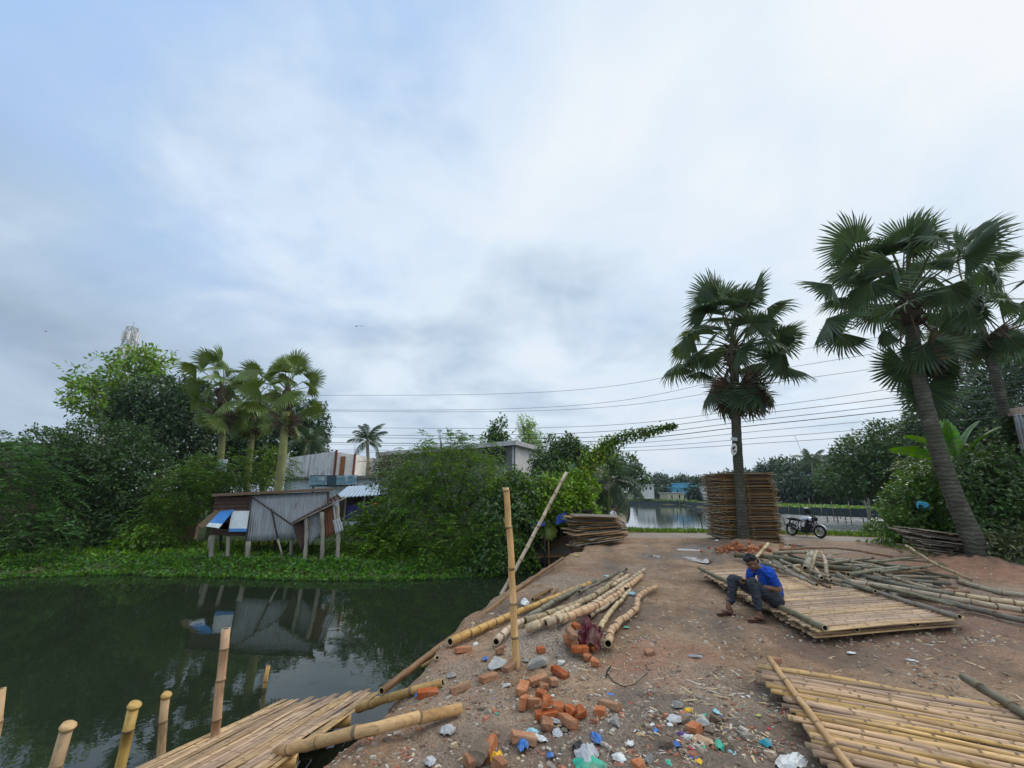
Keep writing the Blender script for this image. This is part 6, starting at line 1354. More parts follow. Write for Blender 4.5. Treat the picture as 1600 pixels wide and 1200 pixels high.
PL = {k: mplast(k, c) for k, c in dict(blue=(.04, .17, .48), white=(.68, .68, .66), yellow=(.75, .42, .02), green=(.05, .42, .28), teal=(.03, .30, .36), cyan=(.35, .62, .68), purple=(.10, .045, .18), tan=(.52, .33, .19), clear=(.42, .42, .43), maroon=(.10, .008, .018), black=(.02, .02, .02), pink=(.55, .2, .25), lime=(.45, .5, .08)).items()}
for k, (u, v, sx, sy, sz, c, lab, cat) in enumerate([
    (818, 1161, .26, .14, .10, 'blue', 'crumpled bright blue film beside the brick at the bottom', 'plastic film'), (932, 1155, .26, .12, .09, 'blue', 'blue plastic strip at the top of the rubbish patch', 'plastic film'), (759, 1029, .13, .10, .05, 'blue', 'small blue scrap left of the pale grey stone', 'plastic scrap'), (776, 1187, .14, .14, .12, 'yellow', 'bright yellow packet at the bottom edge', 'packet'), (917, 1181, .26, .24, .18, 'clear', 'cloudy clear plastic bag in the rubbish patch', 'plastic bag'),
    (923, 1196, .34, .26, .10, 'green', 'green plastic sheet at the bottom edge below the clear bag', 'plastic sheet'), (869, 1128, .05, .30, .06, 'white', 'narrow white paper strip hanging over the brick row', 'paper strip'), (871, 1146, .18, .12, .06, 'clear', 'grey folded sheet below the brick row', 'sheet'), (832, 1144, .15, .11, .06, 'cyan', 'pale blue wrapper near the brick row', 'wrapper'), (840, 1153, .24, .10, .06, 'white', 'long white wrapper right of the blue film', 'wrapper'), (967, 1184, .16, .13, .05, 'white', 'white V-shaped scrap in the rubbish patch', 'paper scrap'),
    (1076, 1112, .12, .10, .07, 'yellow', 'yellow wrapper near the slate stone', 'wrapper'), (1197, 1162, .14, .11, .07, 'teal', 'teal scrap close to the near mat', 'plastic scrap'), (1124, 1165, .18, .09, .07, 'green', 'green wrapper below the tan paper', 'wrapper'), (1045, 1193, .15, .08, .03, 'green', 'flat pale green leaf-shaped scrap at the bottom edge', 'plastic scrap'), (1093, 1190, .08, .06, .03, 'yellow', 'small yellow scrap at the bottom edge', 'plastic scrap'), (1098, 1158, .22, .14, .07, 'tan', 'tan crumpled paper in the rubbish patch', 'paper'),
    (1047, 1133, .07, .07, .03, 'white', 'small white square scrap beside the grey cloth', 'paper scrap'), (1055, 1124, .22, .16, .06, 'clear', 'greyish cloth piece under the yellow wrapper', 'cloth'), (1236, 1192, .42, .18, .10, 'white', 'torn translucent white sheet beside the near mat edge', 'plastic sheet'), (1119, 1112, .11, .06, .04, 'cyan', 'cyan wrapper on the brown stone', 'wrapper'), (1057, 1164, .08, .08, .05, 'blue', 'small blue scrap left of the tan paper', 'plastic scrap'), (1066, 1148, .14, .08, .05, 'purple', 'purple wrapper above the tan paper', 'wrapper'), (1076, 1153, .13, .10, .06, 'white', 'white crumpled wrapper next to the purple one', 'wrapper'),
    (1087, 1026, .24, .06, .06, 'clear', 'grey rag twisted on the track', 'rag'), (1143, 1176, .12, .09, .06, 'cyan', 'pale plastic bag below the green wrapper', 'plastic bag'), (987, 929, .22, .14, .12, 'cyan', 'light blue plastic bag beside the curved culm', 'plastic bag'), (820, 944, .34, .24, .20, 'white', 'white sack among the pale culms near the water', 'sack'), (784, 966, .16, .14, .10, 'white', 'small white bag left of the ringed culm', 'plastic bag'), (979, 980, .13, .10, .03, 'green', 'flat green scrap right of the thick curved culm', 'plastic scrap'), (743, 1006, .16, .10, .03, 'white', 'flat white scrap at the water edge of the bank', 'plastic scrap'),
    (1145, 1046, .0, .0, .0, None, '', ''), (880, 934, .22, .12, .07, 'white', 'white film caught between the pale culms', 'plastic film'), (700, 1142, .20, .17, .10, 'clear', 'grey crumpled bag on the slope below the thick jetty beam', 'plastic bag'), (672, 1190, .14, .12, .06, 'clear', 'grey scrap low on the slope at the bottom edge', 'plastic scrap'), (652, 1088, .09, .09, .08, 'blue', 'blue scrap tucked by the shorter jetty beam', 'plastic scrap'), (625, 1079, .10, .06, .05, 'lime', 'lime wrapper at the jetty corner', 'wrapper'), (1185, 1118, .07, .05, .02, 'lime', 'lime leaf-like scrap left of the near mat', 'plastic scrap'),
    (948, 900, .2, .15, .05, 'cyan', 'pale scrap behind the far end of the culm heap', 'plastic scrap'), (1012, 905, .14, .1, .04, 'pink', 'pinkish scrap on the track by the culm ends', 'plastic scrap'), (1120, 845, .25, .2, .1, 'white', 'white block-like bag beside the tall mat stack', 'plastic bag'), (905, 1170, .16, .14, .10, 'black', 'black bag behind the cloudy clear bag', 'plastic bag'), (950, 1012, 0, 0, 0, None, '', ''), (985, 1162, .10, .08, .04, 'white', 'white flake in the middle of the rubbish patch', 'paper scrap'), (1000, 1148, .09, .07, .04, 'tan', 'tan flake in the rubbish patch', 'paper scrap'), (860, 1180, .10, .08, .04, 'blue', 'tiny blue scrap left of the black bag', 'plastic scrap'), (1330, 1020, .14, .10, .03, 'white', 'white flake on the dirt behind the near mat', 'paper scrap'), (1425, 1032, .16, .08, .03, 'white', 'pale film on the dirt behind the near mat', 'plastic film'), (900, 868, .3, .2, .06, 'lime', 'yellow rag at the foot of the slumped mat pile', 'rag')]):
    if c: crumple(cat.replace(' ', '_'), GT(u, v, .012), (sx * .8, sy * .8, sz * .7), PL[c], lab, cat, 600 + k, group='rubbish on the dirt')
p = GT(920, 1002, .06); o = crumple('sack', p, (.36, .52, .42), PL['maroon'], 'maroon cloth sack draped over the brick heap', 'sack', 9, n=13)
mb = MB(); mb.tube([GT(u, v, .012 + h) for u, v, h in ((947, 1058, .0), (948, 1048, .02), (955, 1040, .08), (948, 1052, .0), (960, 1066, .0), (975, 1073, .01), (992, 1069, .0), (1002, 1060, .03), (1012, 1052, .02))], .006, 6); tag(mb.build('cable', PL['black']), 'thin black wire looping on the red-stained track', 'wire')
# ---------------------------------------------------------------- people
def mat_skin(name, col):
    m, nt, b = newmat(name); vec = coords(nt, 'Object'); c = ramp(nt, noise(nt, vec, 25, 4), [(.3, tuple(x * .85 for x in col)), (.7, tuple(x * 1.12 for x in col))]); nt.links.new(c, b.inputs['Base Color']); b.inputs['Roughness'].default_value = .5; return m
m_skin = mat_skin('skin', (.20, .10, .062)); m_hair = mat_plain('black_hair', (.012, .010, .010), .5, .4, 60, bmp=.6)
def mat_cloth(name, col):
    m, nt, b = newmat(name); vec = coords(nt, 'Object'); n1 = noise(nt, vec, 9, 5, .6, .8); n2 = noise(nt, vec, 300, 2)
    c = ramp(nt, n1, [(.3, tuple(x * .75 for x in col)), (.7, tuple(x * 1.15 for x in col))]); nt.links.new(c, b.inputs['Base Color']); b.inputs['Roughness'].default_value = .9; bump(nt, b, math_(nt, 'ADD', n1, math_(nt, 'MULTIPLY', n2, .06)), 1.0, .045); return m
def solid(name, chains, mat, parent, voxel=.009, smooth=3, balls=(), folds=0):
    """one continuous surface grown round chains of (point, radius)"""
    mb = MB()
    for ch in chains:
        pts = [V(p) for p, r in ch]; rad = [r for p, r in ch]; sp = spline(pts, .02); cum = [0.]
        for a, b_ in zip(pts, pts[1:]): cum.append(cum[-1] + (b_ - a).length)
        n = len(sp); rr = []
        L = [0.]
        for a, b_ in zip(sp, sp[1:]): L.append(L[-1] + (b_ - a).length)
        for s in L:
            s = s / L[-1] * cum[-1]; i = max(0, min(len(cum) - 2, next((k for k in range(len(cum) - 1) if s <= cum[k + 1] + 1e-9), len(cum) - 2))); t = (s - cum[i]) / max(1e-6, cum[i + 1] - cum[i]); rr.append(rad[i] + (rad[i + 1] - rad[i]) * (t * t * (3 - 2 * t)))
        mb.tube(sp, rr, 12); mb.ball(sp[0], rr[0], 12); mb.ball(sp[-1], rr[-1], 12)
    for c, r, *ro in balls: mb.ball(c, r, 16, rot=ro[0] if ro else None)
    me = bpy.data.meshes.new(name); me.from_pydata(mb.v, [], mb.f); me.update(); tmp = bpy.data.objects.new(name + '_tmp', me); COL.objects.link(tmp)
    md = tmp.modifiers.new('r', 'REMESH'); md.mode = 'VOXEL'; md.voxel_size = voxel; md.use_smooth_shade = True
    sm = tmp.modifiers.new('s', 'SMOOTH'); sm.factor = .5; sm.iterations = smooth
    dg = bpy.context.evaluated_depsgraph_get(); me2 = bpy.data.meshes.new_from_object(tmp.evaluated_get(dg)); me2.name = name; bpy.data.objects.remove(tmp)
    if folds:
        from mathutils import noise as mn
        nn_ = [v.normal.copy() for v in me2.vertices]; cc_ = [v.co.copy() for v in me2.vertices]
        for v, c, n_ in zip(me2.vertices, cc_, nn_):
            k = mn.noise(V((c.x * 9, c.y * 9, c.z * 22))) + .6 * mn.noise(V((c.x * 26 + 5, c.y * 26, c.z * 30))) - .5 * abs(mn.noise(V((c.x * 14, c.y * 14 + 9, c.z * 14 + c.x * 20))))
            v.co = c + n_ * folds * k
    me2.materials.clear(); me2.materials.append(mat); me2.polygons.foreach_set('use_smooth', np.full(len(me2.polygons), True)); return link(name, me2, parent)
def hand_chains(wr, d, nrm_, side, curl=.5, L=.17):
    """palm and five unequal curled fingers: d pointing direction, nrm_ back of hand, side towards the thumb"""
    wr, d, nrm_ = V(wr), V(d).normalized(), V(nrm_).normalized(); sd_ = d.cross(nrm_).normalized() * side; ch = []
    for k, (off, ln) in enumerate(((.028, .92), (.009, 1.0), (-.011, .94), (-.029, .76))):
        b_ = wr + d * L * .46 + sd_ * off; ch.append([(wr + sd_ * off * .6, .017), (b_, .0115)])
        f = d; p = b_; pts = [(p, .0105)]
        for j, s in enumerate((.24, .17, .13)):
            f = (Matrix.Rotation(curl * (.7 + .25 * j), 3, nrm_.cross(d).normalized()) @ f).normalized() if False else (f - nrm_ * curl * (.55 + .2 * j)).normalized(); p = p + f * L * s * ln; pts.append((p, .0095 - .001 * j))
        ch.append(pts)
    t0 = wr + d * L * .14 + sd_ * .022; t1 = t0 + (d * .6 + sd_ * .75 - nrm_ * .2).normalized() * L * .24; t2 = t1 + (d * .85 + sd_ * .1 - nrm_ * .35).normalized() * L * .2; ch.append([(t0, .015), (t1, .012), (t2, .0095)]); return ch
def head_parts(hd, fwd, up, s=1.0):
    """balls and chains for head, jaw, nose, ears; returns frame too"""
    hd, fwd, up = V(hd), V(fwd).normalized(), V(up); up = (up - fwd * up.dot(fwd)).normalized(); lf = up.cross(fwd); rot = Matrix((fwd, lf, up)).transposed()
    L = lambda x, y, z: hd + (fwd * x + lf * y + up * z) * s
    balls = [(L(-.012, 0, .03), (.098 * s, .078 * s, .092 * s), rot), (L(.018, 0, -.035), (.078 * s, .064 * s, .085 * s), rot), (L(.05, 0, -.085), (.035 * s, .034 * s, .026 * s), rot), (L(.078, 0, .028), (.018 * s, .05 * s, .014 * s), rot)]
    ch = [[(L(.088, 0, .012), .009 * s), (L(.105, 0, -.018), .012 * s), (L(.102, 0, -.026), .014 * s)], [(L(.088, .016, -.055), .008 * s), (L(.093, 0, -.053), .009 * s), (L(.088, -.016, -.055), .008 * s)], [(L(.084, .014, -.067), .008 * s), (L(.09, 0, -.068), .009 * s), (L(.084, -.014, -.067), .008 * s)]]
    for sg in (1, -1): balls += [(L(-.005, .078 * sg, -.01), (.02 * s, .009 * s, .032 * s), rot), (L(.062, .04 * sg, -.028), (.022 * s, .022 * s, .018 * s), rot)]
    return balls, ch, L, rot
def face(L, s, parent):
    mb = MB()
    for sg in (1, -1): mb.ball(L(.083, .031 * sg, .006), (.008 * s, .012 * s, .006 * s), 10)
    mb.build('eyes', m_hair, parent)
    mb = MB()
    for sg in (1, -1): mb.tube([L(.092, .014 * sg, .026), L(.091, .033 * sg, .033), L(.078, .052 * sg, .026)], [.004, .005, .003], 5)
    mb.build('eyebrows', m_hair, parent)
def hair_cap(L, rot, s, parent, name='hair'):
    balls = [(L(-.020, 0, .046), (.096 * s, .081 * s, .086 * s), rot), (L(.035, 0, .098), (.058 * s, .062 * s, .036 * s), rot), (L(-.052, 0, -.005), (.056 * s, .069 * s, .07 * s), rot), (L(.066, .012, .100), (.036 * s, .05 * s, .028 * s), rot)]; g_ = random.Random(3)
    for i in range(70):
        a, e = g_.uniform(0, 6.28), g_.uniform(.0, 1.4); balls.append((L(-.012 + .088 * math.cos(a) * math.cos(e), .078 * math.sin(a) * math.cos(e), .05 + .088 * math.sin(e)), (.013 * s,) * 3, rot))
    return solid(name, [], m_hair, parent, .008, 2, balls)
# ---- seated man (local: x ahead, y to his left, z up)
mp_ = G(1213, 968, 0.0); mz = max(H(mp_.x - .37, mp_.y - .17), H(mp_.x - .68, mp_.y + .16), H(mp_.x - .5, mp_.y - .17)) + .014; root = empty('person', V((mp_.x, mp_.y, mz)), 'young man in a blue T-shirt sitting on the large mat bent over a phone', 'person'); root.rotation_euler = (0, 0, R(180 + 4))
footz = 0.0
hip = V((.0, 0, .285)); 
J = dict(hl=V((.03, .10, .285)), hr=V((.03, -.10, .285)), kl=V((.40, .13, .545)), kr=V((.52, -.20, .53)), al=V((.37, .15, .10)), ar=V((.66, -.20, .10)), sp=V((-.01, 0, .45)), ch=V((.07, 0, .63)), nk=V((.18, 0, .755)), sl=V((.115, .185, .70)), sr=V((.135, -.185, .70)), el=V((.055, .265, .465)), er=V((.25, -.26, .48)), wl=V((.285, .13, .49)), wr=V((.42, -.14, .535)))
hd = V((.275, .0, .83)); fw = V((.80, .06, -.62)); up = V((.6, 0, .8)); balls, hch, Lh, rotH = head_parts(hd, fw, up, 1.02)
foot = lambda a, dy, sg: [(a, .042), (a + V((-.035, 0, -.055)), .036), (a + V((.05, dy * .3, -.06)), .034), (a + V((.13, dy, -.072)), .027), (a + V((.155, dy * 1.2, -.075)), .02)]
toes = lambda a, dy, sg: [[(a + V((.145, dy + sg * o, -.072)), .013 if k else .015), (a + V((.185 - .008 * k * k * .6, dy + sg * o * 1.1, -.078)), .0105 if k else .013)] for k, o in enumerate((.030, .012, -.004, -.019, -.032))]
ch = [[(hip, .125), (J['sp'], .118), (J['ch'], .132), (V((.13, 0, .71)), .085), (J['nk'], .055), (hd + V((-.02, 0, -.02)), .058)], [(J['ch'] + V((.04, .06, .06)), .08), (J['sl'], .062)], [(J['ch'] + V((.04, -.06, .06)), .08), (J['sr'], .062)],
      [(J['sl'], .058), (J['sl'].lerp(J['el'], .5), .046), (J['el'], .038), (J['el'].lerp(J['wl'], .35), .037), (J['wl'], .025)], [(J['sr'], .058), (J['sr'].lerp(J['er'], .5), .046), (J['er'], .038), (J['er'].lerp(J['wr'], .35), .037), (J['wr'], .025)],
      [(J['hl'], .095), (J['hl'].lerp(J['kl'], .5), .078), (J['kl'], .056), (J['kl'].lerp(J['al'], .35), .054), (J['al'] + V((0, 0, .05)), .036), (J['al'], .036)], [(J['hr'], .095), (J['hr'].lerp(J['kr'], .5), .078), (J['kr'], .056), (J['kr'].lerp(J['ar'], .35), .054), (J['ar'] + V((0, 0, .05)), .036), (J['ar'], .036)],
      foot(J['al'], .015, 1), foot(J['ar'], -.015, -1)] + toes(J['al'], .015, -1) + toes(J['ar'], -.015, 1) + hch
ph = V((.46, -.01, .55))
ch += hand_chains(J['wl'], V((.16, -.10, .05)), V((-.1, .6, .7)), 1, .55) + hand_chains(J['wr'], V((.07, .15, .01)), V((.1, -.45, .85)), -1, .55)
solid('body', ch, m_skin, root, .0062, 2, balls)
face(Lh, 1.02, root); hair_cap(Lh, rotH, 1.02, root)
m_shirt = mat_cloth('blue_cotton', (.014, .075, .42)); m_trou = mat_cloth('dark_grey_denim', (.045, .050, .062))
solid('shirt', [[(hip + V((-.025, 0, .075)), .142), (J['sp'] + V((-.01, 0, 0)), .138), (J['ch'], .150), (V((.12, 0, .70)), .10), (V((.15, 0, .735)), .074)], [(J['ch'] + V((.03, .05, .06)), .092), (J['sl'], .078), (J['sl'].lerp(J['el'], .62), .064)], [(J['ch'] + V((.03, -.05, .06)), .092), (J['sr'], .078), (J['sr'].lerp(J['er'], .62), .064)], [(V((.08, 0, .38)), .10), (V((.10, 0, .52)), .10)]], m_shirt, root, .008, 3, (), .016)
mb = MB(); 
for dx, dz, w_, h_ in ((.215, .575, .05, .035), (.223, .545, .035, .018), (.21, .605, .03, .012)): mb.box((dx, .03, dz), (.006, w_, h_), Matrix.Rotation(.25, 3, 'Y'))
solid('trousers', [[(V((-.02, 0, .27)), .135), (V((.03, 0, .33)), .125)], [(J['hl'] + V((-.02, 0, -.0)), .112), (J['hl'].lerp(J['kl'], .5), .094), (J['kl'] + V((.005, 0, .005)), .076), (J['kl'].lerp(J['al'], .3) + V((-.01, 0, 0)), .078), (J['kl'].lerp(J['al'], .82) + V((-.01, 0, 0)), .064)], [(J['hr'] + V((-.02, 0, 0)), .112), (J['hr'].lerp(J['kr'], .5), .094), (J['kr'] + V((.005, 0, .005)), .076), (J['kr'].lerp(J['ar'], .3) + V((-.01, 0, 0)), .078), (J['kr'].lerp(J['ar'], .76) + V((-.01, 0, 0)), .064)]], m_trou, root, .008, 3, (), .013)
m_sand = mat_plain('brown_rubber', (.07, .035, .025), .8, .3, 15)
for a, dy in ((J['al'], .015), (J['ar'], -.015)):
    mb = MB(); ring = [(-.085, -.032), (-.07, -.04), (0, -.036), (.08, -.046), (.15, -.05), (.195, -.034), (.205, 0), (.195, .034), (.15, .05), (.08, .046), (0, .036), (-.07, .04), (-.085, .032)]
    mb.prism([V((a.x + x_, a.y + y_ + dy * max(0, x_) / .15, a.z - .113)) for x_, y_ in ring], (0, 0, .020)); tk = a + V((.135, dy, -.075))
    for sg in (1, -1): mb.tube([tk, a + V((.10, dy + sg * .03, -.040)), a + V((.03, sg * .046, -.060)), a + V((.0, sg * .044, -.095))], .008, 6)
    mb.build('sandal', m_sand, root)
rm = Matrix.Rotation(root.rotation_euler.z, 3, 'Z'); php = root.location + rm @ (ph + V((0, 0, .0)))
mb = MB(); mb.box((0, 0, 0), (.15, .075, .009), None, 0); mb.box((0, 0, .0052), (.138, .068, .002), None, 1); o = mb.build('phone', [PL['black'], mat_plain('dark_glass', (.02, .022, .03), .1, .1, 2)], loc=php); o.rotation_euler = (R(12), R(-18), root.rotation_euler.z + .5); tag(o, 'dark phone in the hands of the man in the blue T-shirt', 'phone')
# ---- small figure behind the slumped pile
pb = D(957, 812, 18.9); top_ = D(957, 790, 18.9).z; base_z = top_ - .88; root = empty('person', V((pb.x, pb.y, base_z)), 'person in a white shirt with a dark strap seated behind the slumped mat pile', 'person'); root.rotation_euler = (0, 0, R(-35))
hd = V((.12, 0, .78)); balls, hch, Lh, rotH = head_parts(hd, V((.8, 0, -.45)), V((.4, 0, .9)), .98)
solid('body', [[(V((0, 0, .1)), .12), (V((.0, 0, .35)), .125), (V((.04, 0, .55)), .10), (V((.08, 0, .66)), .055), (hd, .055)], [(V((.04, .17, .56)), .055), (V((.10, .24, .32)), .04), (V((.3, .08, .3)), .028)], [(V((.04, -.17, .56)), .055), (V((.10, -.24, .32)), .04), (V((.3, -.08, .3)), .028)], [(V((0, .1, .1)), .09), (V((.42, .12, .14)), .06), (V((.46, .12, -.30)), .04), (V((.58, .12, -.34)), .03)], [(V((0, -.1, .1)), .09), (V((.42, -.12, .14)), .06), (V((.46, -.12, -.30)), .04), (V((.58, -.12, -.34)), .03)]] + hch + hand_chains((.3, .08, .3), (.1, -.06, -.02), (0, .4, .9), 1) + hand_chains((.3, -.08, .3), (.1, .06, -.02), (0, -.4, .9), -1), m_skin, root, .008, 2, balls)
hair_cap(Lh, rotH, .98, root); solid('shirt', [[(V((0, 0, .12)), .145), (V((.0, 0, .36)), .145), (V((.03, 0, .54)), .125), (V((.06, 0, .62)), .075)], [(V((.02, .12, .55)), .09), (V((.045, .18, .55)), .07), (V((.09, .235, .38)), .055)], [(V((.02, -.12, .55)), .09), (V((.045, -.18, .55)), .07), (V((.09, -.235, .38)), .055)]], mat_cloth('white_cotton', (.62, .63, .64)), root, .01, 3)
solid('trousers', [[(V((0, .1, .1)), .105), (V((.42, .12, .14)), .08), (V((.46, .12, -.22)), .06)], [(V((0, -.1, .1)), .105), (V((.42, -.12, .14)), .08), (V((.46, -.12, -.22)), .06)]], m_trou, root, .01, 3)
mb = MB(); mb.tube([V((-.10, -.14, .3)), V((.0, -.15, .66)), V((.13, -.05, .58)), V((.17, .06, .35)), V((.12, .14, .2))], .016, 6); mb.build('strap', PL['black'], root)

# ---------------------------------------------------------------- motorcycle (local x ahead)
c0, c1 = G(1236, 838), G(1284, 841); mid = (c0 + c1) / 2; mid.z = H(mid.x, mid.y) + .015
root = empty('motorcycle', mid, 'dark motorcycle with a pale silver tank parked on the road edge beside the lake', 'motorcycle'); root.rotation_euler = (R(-6), 0, math.atan2(c1.y - c0.y, c1.x - c0.x) - .42); root.scale = (.93,) * 3
m_tyre = mat_plain('tyre_rubber', (.018, .018, .018), .85, .2, 20); m_blk = mat_plain('black_gloss', (.015, .015, .017), .3, .2, 5); m_met = mat_plain('bare_alloy', (.55, .55, .56), .35, .15, 8, metal=.8); m_tank = mat_plain('silver_tank', (.60, .62, .70), .3, .05, 3, metal=.2); m_eng = mat_plain('dark_engine', (.05, .05, .052), .5, .3, 14, metal=.4)
def torus(mb, c, R_, r, n=28, k=8, mi=0, sq=1):
    o = len(mb.v)
    for i in range(n):
        a = 2 * math.pi * i / n
        for j in range(k): b_ = 2 * math.pi * j / k; q = R_ + r * math.cos(b_); mb.v.append((c[0] + q * math.cos(a), c[1] + r * sq * math.sin(b_), c[2] + q * math.sin(a)))
    for i in range(n):
        for j in range(k): mb.f.append((o + i * k + j, o + i * k + (j + 1) % k, o + (i + 1) % n * k + (j + 1) % k, o + (i + 1) % n * k + j)); mb.m.append(mi); mb.sm.append(True)
for x_, r_, wd in ((-.66, .30, 1.15), (.68, .295, .95)):
    wb = MB(); torus(wb, (0, 0, 0), r_ - .05, .052, sq=wd); w_ = wb.build('wheel', m_tyre, root); w_.location = (x_, 0, r_)
    wb = MB(); torus(wb, (0, 0, 0), r_ - .095, .016, k=6, sq=2.2); wb.tube([(0, -.05, 0), (0, .05, 0)], .045, 12)
    for i in range(5): a = i * 1.2566; wb.tube([(math.cos(a) * .03, 0, math.sin(a) * .03), (math.cos(a + .12) * (r_ - .1), 0, math.sin(a + .12) * (r_ - .1))], [.022, .016], 6)
    wb.build('rim', m_met, w_); wb = MB(); wb.tube([(0, .055, 0), (0, .06, 0)], .12, 20); wb.build('brake_disc', m_met, w_)
def part(name, mat, fn): mb = MB(); fn(mb); return mb.build(name, mat, root)
part('fork', m_blk, lambda m: [m.tube([(.68, y_, .29), (.56, y_, .58), (.43, y_, .90)], [.028, .026, .02], 8) for y_ in (.085, -.085)] + [m.box((.44, 0, .87), (.07, .22, .03)), m.box((.47, 0, .78), (.07, .22, .03))])
part('front_mudguard', m_tank, lambda m: [m.prism([V((.68 + math.cos(a) * .33, -.055, .295 + math.sin(a) * .33)), V((.68 + math.cos(a + .2) * .33, -.055, .295 + math.sin(a + .2) * .33)), V((.68 + math.cos(a + .2) * .33, .055, .295 + math.sin(a + .2) * .33)), V((.68 + math.cos(a) * .33, .055, .295 + math.sin(a) * .33))], (math.cos(a) * .01, 0, math.sin(a) * .01)) for a in np.arange(.35, 2.3, .2)])
part('handlebar', m_blk, lambda m: m.tube([(.30, .38, 1.0), (.36, .2, 1.03), (.41, .06, .97), (.41, -.06, .97), (.36, -.2, 1.03), (.30, -.38, 1.0)], .016, 8))
for y_ in (.36, -.36): part('mirror', m_blk, lambda m: (m.tube([(.33, y_ * .8, 1.02), (.34, y_ * 1.05, 1.18)], .007, 6), m.ball((.33, y_ * 1.1, 1.2), (.02, .06, .04), 10)))
part('headlight', m_blk, lambda m: (m.ball((.55, 0, .86), (.09, .10, .11), 14), m.prism([V((.50, -.08, .92)), V((.50, .08, .92)), V((.42, .07, 1.02)), V((.42, -.07, 1.02))], (.02, 0, .015))))
part('fuel_tank', m_tank, lambda m: (m.ball((.14, 0, .82), (.29, .155, .135), 18), m.ball((-.02, 0, .79), (.20, .13, .10), 14), m.ball((.30, 0, .80), (.12, .17, .10), 14)))
part('tank_stripe', m_blk, lambda m: (m.ball((.14, 0, .885), (.2, .06, .075), 14), m.prism([V((.36, -.17, .72)), V((.28, -.17, .84)), V((.14, -.172, .74)), V((.26, -.172, .66))], (0, .34, 0))))
part('seat', mat_plain('black_vinyl', (.02, .02, .02), .6, .2, 12), lambda m: (m.ball((-.22, 0, .77), (.22, .13, .055), 14), m.ball((-.52, 0, .82), (.24, .11, .05), 14), m.box((-.4, 0, .76), (.5, .18, .05))))
part('tail', m_blk, lambda m: (m.prism([V((-.3, -.09, .70)), V((-.3, -.09, .77)), V((-.80, -.05, .85)), V((-.86, -.04, .80)), V((-.7, -.06, .74))], (0, .16, 0)), m.prism([V((-.72, -.07, .62)), V((-.72, .07, .62)), V((-1.0, .07, .45)), V((-1.0, -.07, .45))], (.012, 0, .012)), m.tube([(-.7, 0, .78), (-.76, 0, .62)], .03, 6)))
part('tail_light', PL['maroon'], lambda m: m.box((-.85, 0, .80), (.05, .1, .05)))
part('side_panel', m_tank, lambda m: m.prism([V((-.36, -.105, .72)), V((-.20, -.105, .70)), V((-.22, -.105, .66)), V((-.33, -.105, .68))], (0, .21, 0)))
part('frame', m_blk, lambda m: ([m.tube([(.42, 0, .84), (.34, y_, .5), (.20, y_, .22), (-.2, y_, .22), (-.28, y_, .5), (-.2, y_, .72), (.3, 0, .78)], .022, 7) for y_ in (.10, -.10)], [m.tube([(-.66, y_, .30), (-.25, y_, .36)], .026, 7) for y_ in (.1, -.1)], [m.tube([(-.66, y_, .32), (-.45, y_, .70)], .02, 7) for y_ in (.11, -.11)]))
part('engine', m_eng, lambda m: (m.box((.05, 0, .36), (.40, .24, .22), None, 0, .02), m.box((.16, 0, .55), (.20, .18, .22), Matrix.Rotation(.3, 3, 'Y')), [m.box((.16, 0, .49 + .035 * i), (.24, .22, .012), Matrix.Rotation(.3, 3, 'Y')) for i in range(5)], m.tube([(-.02, -.16, .36), (-.02, .16, .36)], .10, 16), m.box((.28, 0, .5), (.05, .2, .2), None, 0, .01)))
part('belly_cover', m_blk, lambda m: m.prism([V((.34, -.12, .34)), V((.40, -.12, .24)), V((.1, -.12, .17)), V((-.2, -.12, .2)), V((-.1, -.12, .28))], (0, .24, 0)))
part('exhaust', m_blk, lambda m: (m.tube([(.28, -.10, .5), (.34, -.12, .3), (.1, -.15, .2), (-.25, -.16, .27)], .024, 8), m.tube([(-.25, -.17, .27), (-.35, -.175, .33), (-.72, -.19, .52), (-.76, -.19, .54)], [.035, .055, .06, .04], 12)))
part('exhaust_tip', m_met, lambda m: (m.tube([(-.74, -.19, .53), (-.79, -.192, .56)], [.045, .04], 12), m.prism([V((-.3, -.23, .33)), V((-.24, -.23, .30)), V((-.2, -.23, .40)), V((-.26, -.23, .43))], (0, .01, 0))))
part('footpeg', m_met, lambda m: (m.tube([(-.15, -.12, .3), (-.15, -.24, .31)], .014, 6), m.prism([V((-.22, -.14, .30)), V((-.05, -.14, .29)), V((-.2, -.14, .45))], (0, .01, 0))))
part('kickstand', m_blk, lambda m: m.tube([(-.05, .11, .2), (-.12, .26, .03), (-.08, .30, .0)], .014, 6))
hp = mid + Matrix.Rotation(root.rotation_euler.z, 3, 'Z') @ V((.36, -.16, 1.16)); root = empty('helmet', hp, 'black full-face helmet with white markings hung on the motorcycle mirror', 'helmet'); root.rotation_euler = (0, .1, -.6)
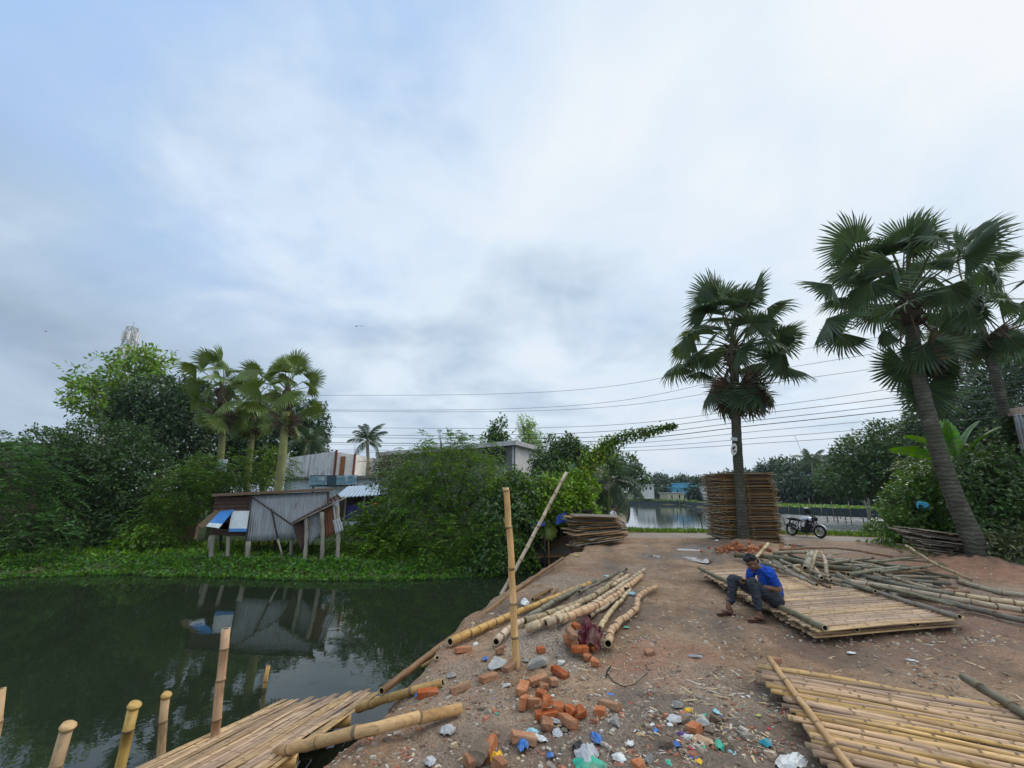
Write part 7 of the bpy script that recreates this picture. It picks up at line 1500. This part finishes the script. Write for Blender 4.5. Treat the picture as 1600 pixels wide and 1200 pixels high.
mb = MB(); mb.ball((0, 0, 0), (.15, .125, .14), 20); mb.ball((.04, 0, -.06), (.12, .115, .09), 16); mb.build('shell', m_blk, root); mb = MB(); mb.ball((.035, 0, .012), (.128, .122, .065), 16); mb.build('visor', mat_plain('smoked_visor', (.03, .035, .04), .1, .1, 2), root)
mb = MB(); mb.ball((-.03, -.03, .075), (.09, .075, .07), 12); mb.ball((.02, .05, .09), (.05, .04, .05), 10); mb.build('marking', m_gable, root)
ball_p = D(1442, 792, 15.8); crumple('plastic_bag', ball_p, (.36, .36, .34), PL['cyan'] if False else mplast('sky', (.03, .38, .58)), 'bright sky-blue plastic bag caught in the shrub left of the leaning palm trunk', 'plastic bag', 71, n=11); mb = MB()
# ---- birds
for k, (u, v, y) in enumerate(((557, 510, 90), (565, 510, 92), (72, 518, 80))):
    p = D(u, v, y); s = 1.0; mb = MB(); mb.tube([(-.25, 0, 0), (-.1, 0, 0), (.12, 0, .02), (.24, 0, .03)], [.02, .07, .07, .03], 7)
    for sg in (1, -1): mb.add([(.1, 0, .03), (.05, sg * .4, .16), (-.02, sg * .75, .08), (-.1, sg * .4, .14), (-.12, 0, .03)], [(0, 1, 3, 4), (1, 2, 3)])
    mb.add([(-.22, 0, 0), (-.42, .09, 0), (-.42, -.09, 0)], [(0, 1, 2)]); o = mb.build('bird', m_blk, loc=p); o.rotation_euler = (0, 0, 1 + k); tag(o, ['left bird of the pair flying over the middle of the picture', 'right bird of the pair flying over the middle of the picture', 'lone bird flying at the far left above the dark shed'][k], 'bird', 'birds in the sky')
# ---------------------------------------------------------------- humid air
hm, nt, b = newmat('haze'); nt.nodes.remove(b); pv = N(nt, 'ShaderNodeVolumePrincipled'); pv.inputs['Color'].default_value = (.80, .88, .97, 1); pv.inputs['Density'].default_value = .00022; pv.inputs['Anisotropy'].default_value = .2
nt.links.new(pv.outputs[0], nt.nodes['Material Output'].inputs['Volume'])
mb = MB(); mb.box((0, 120, 16), (560, 300, 40)); tag(mb.build('haze', hm), kind='stuff')
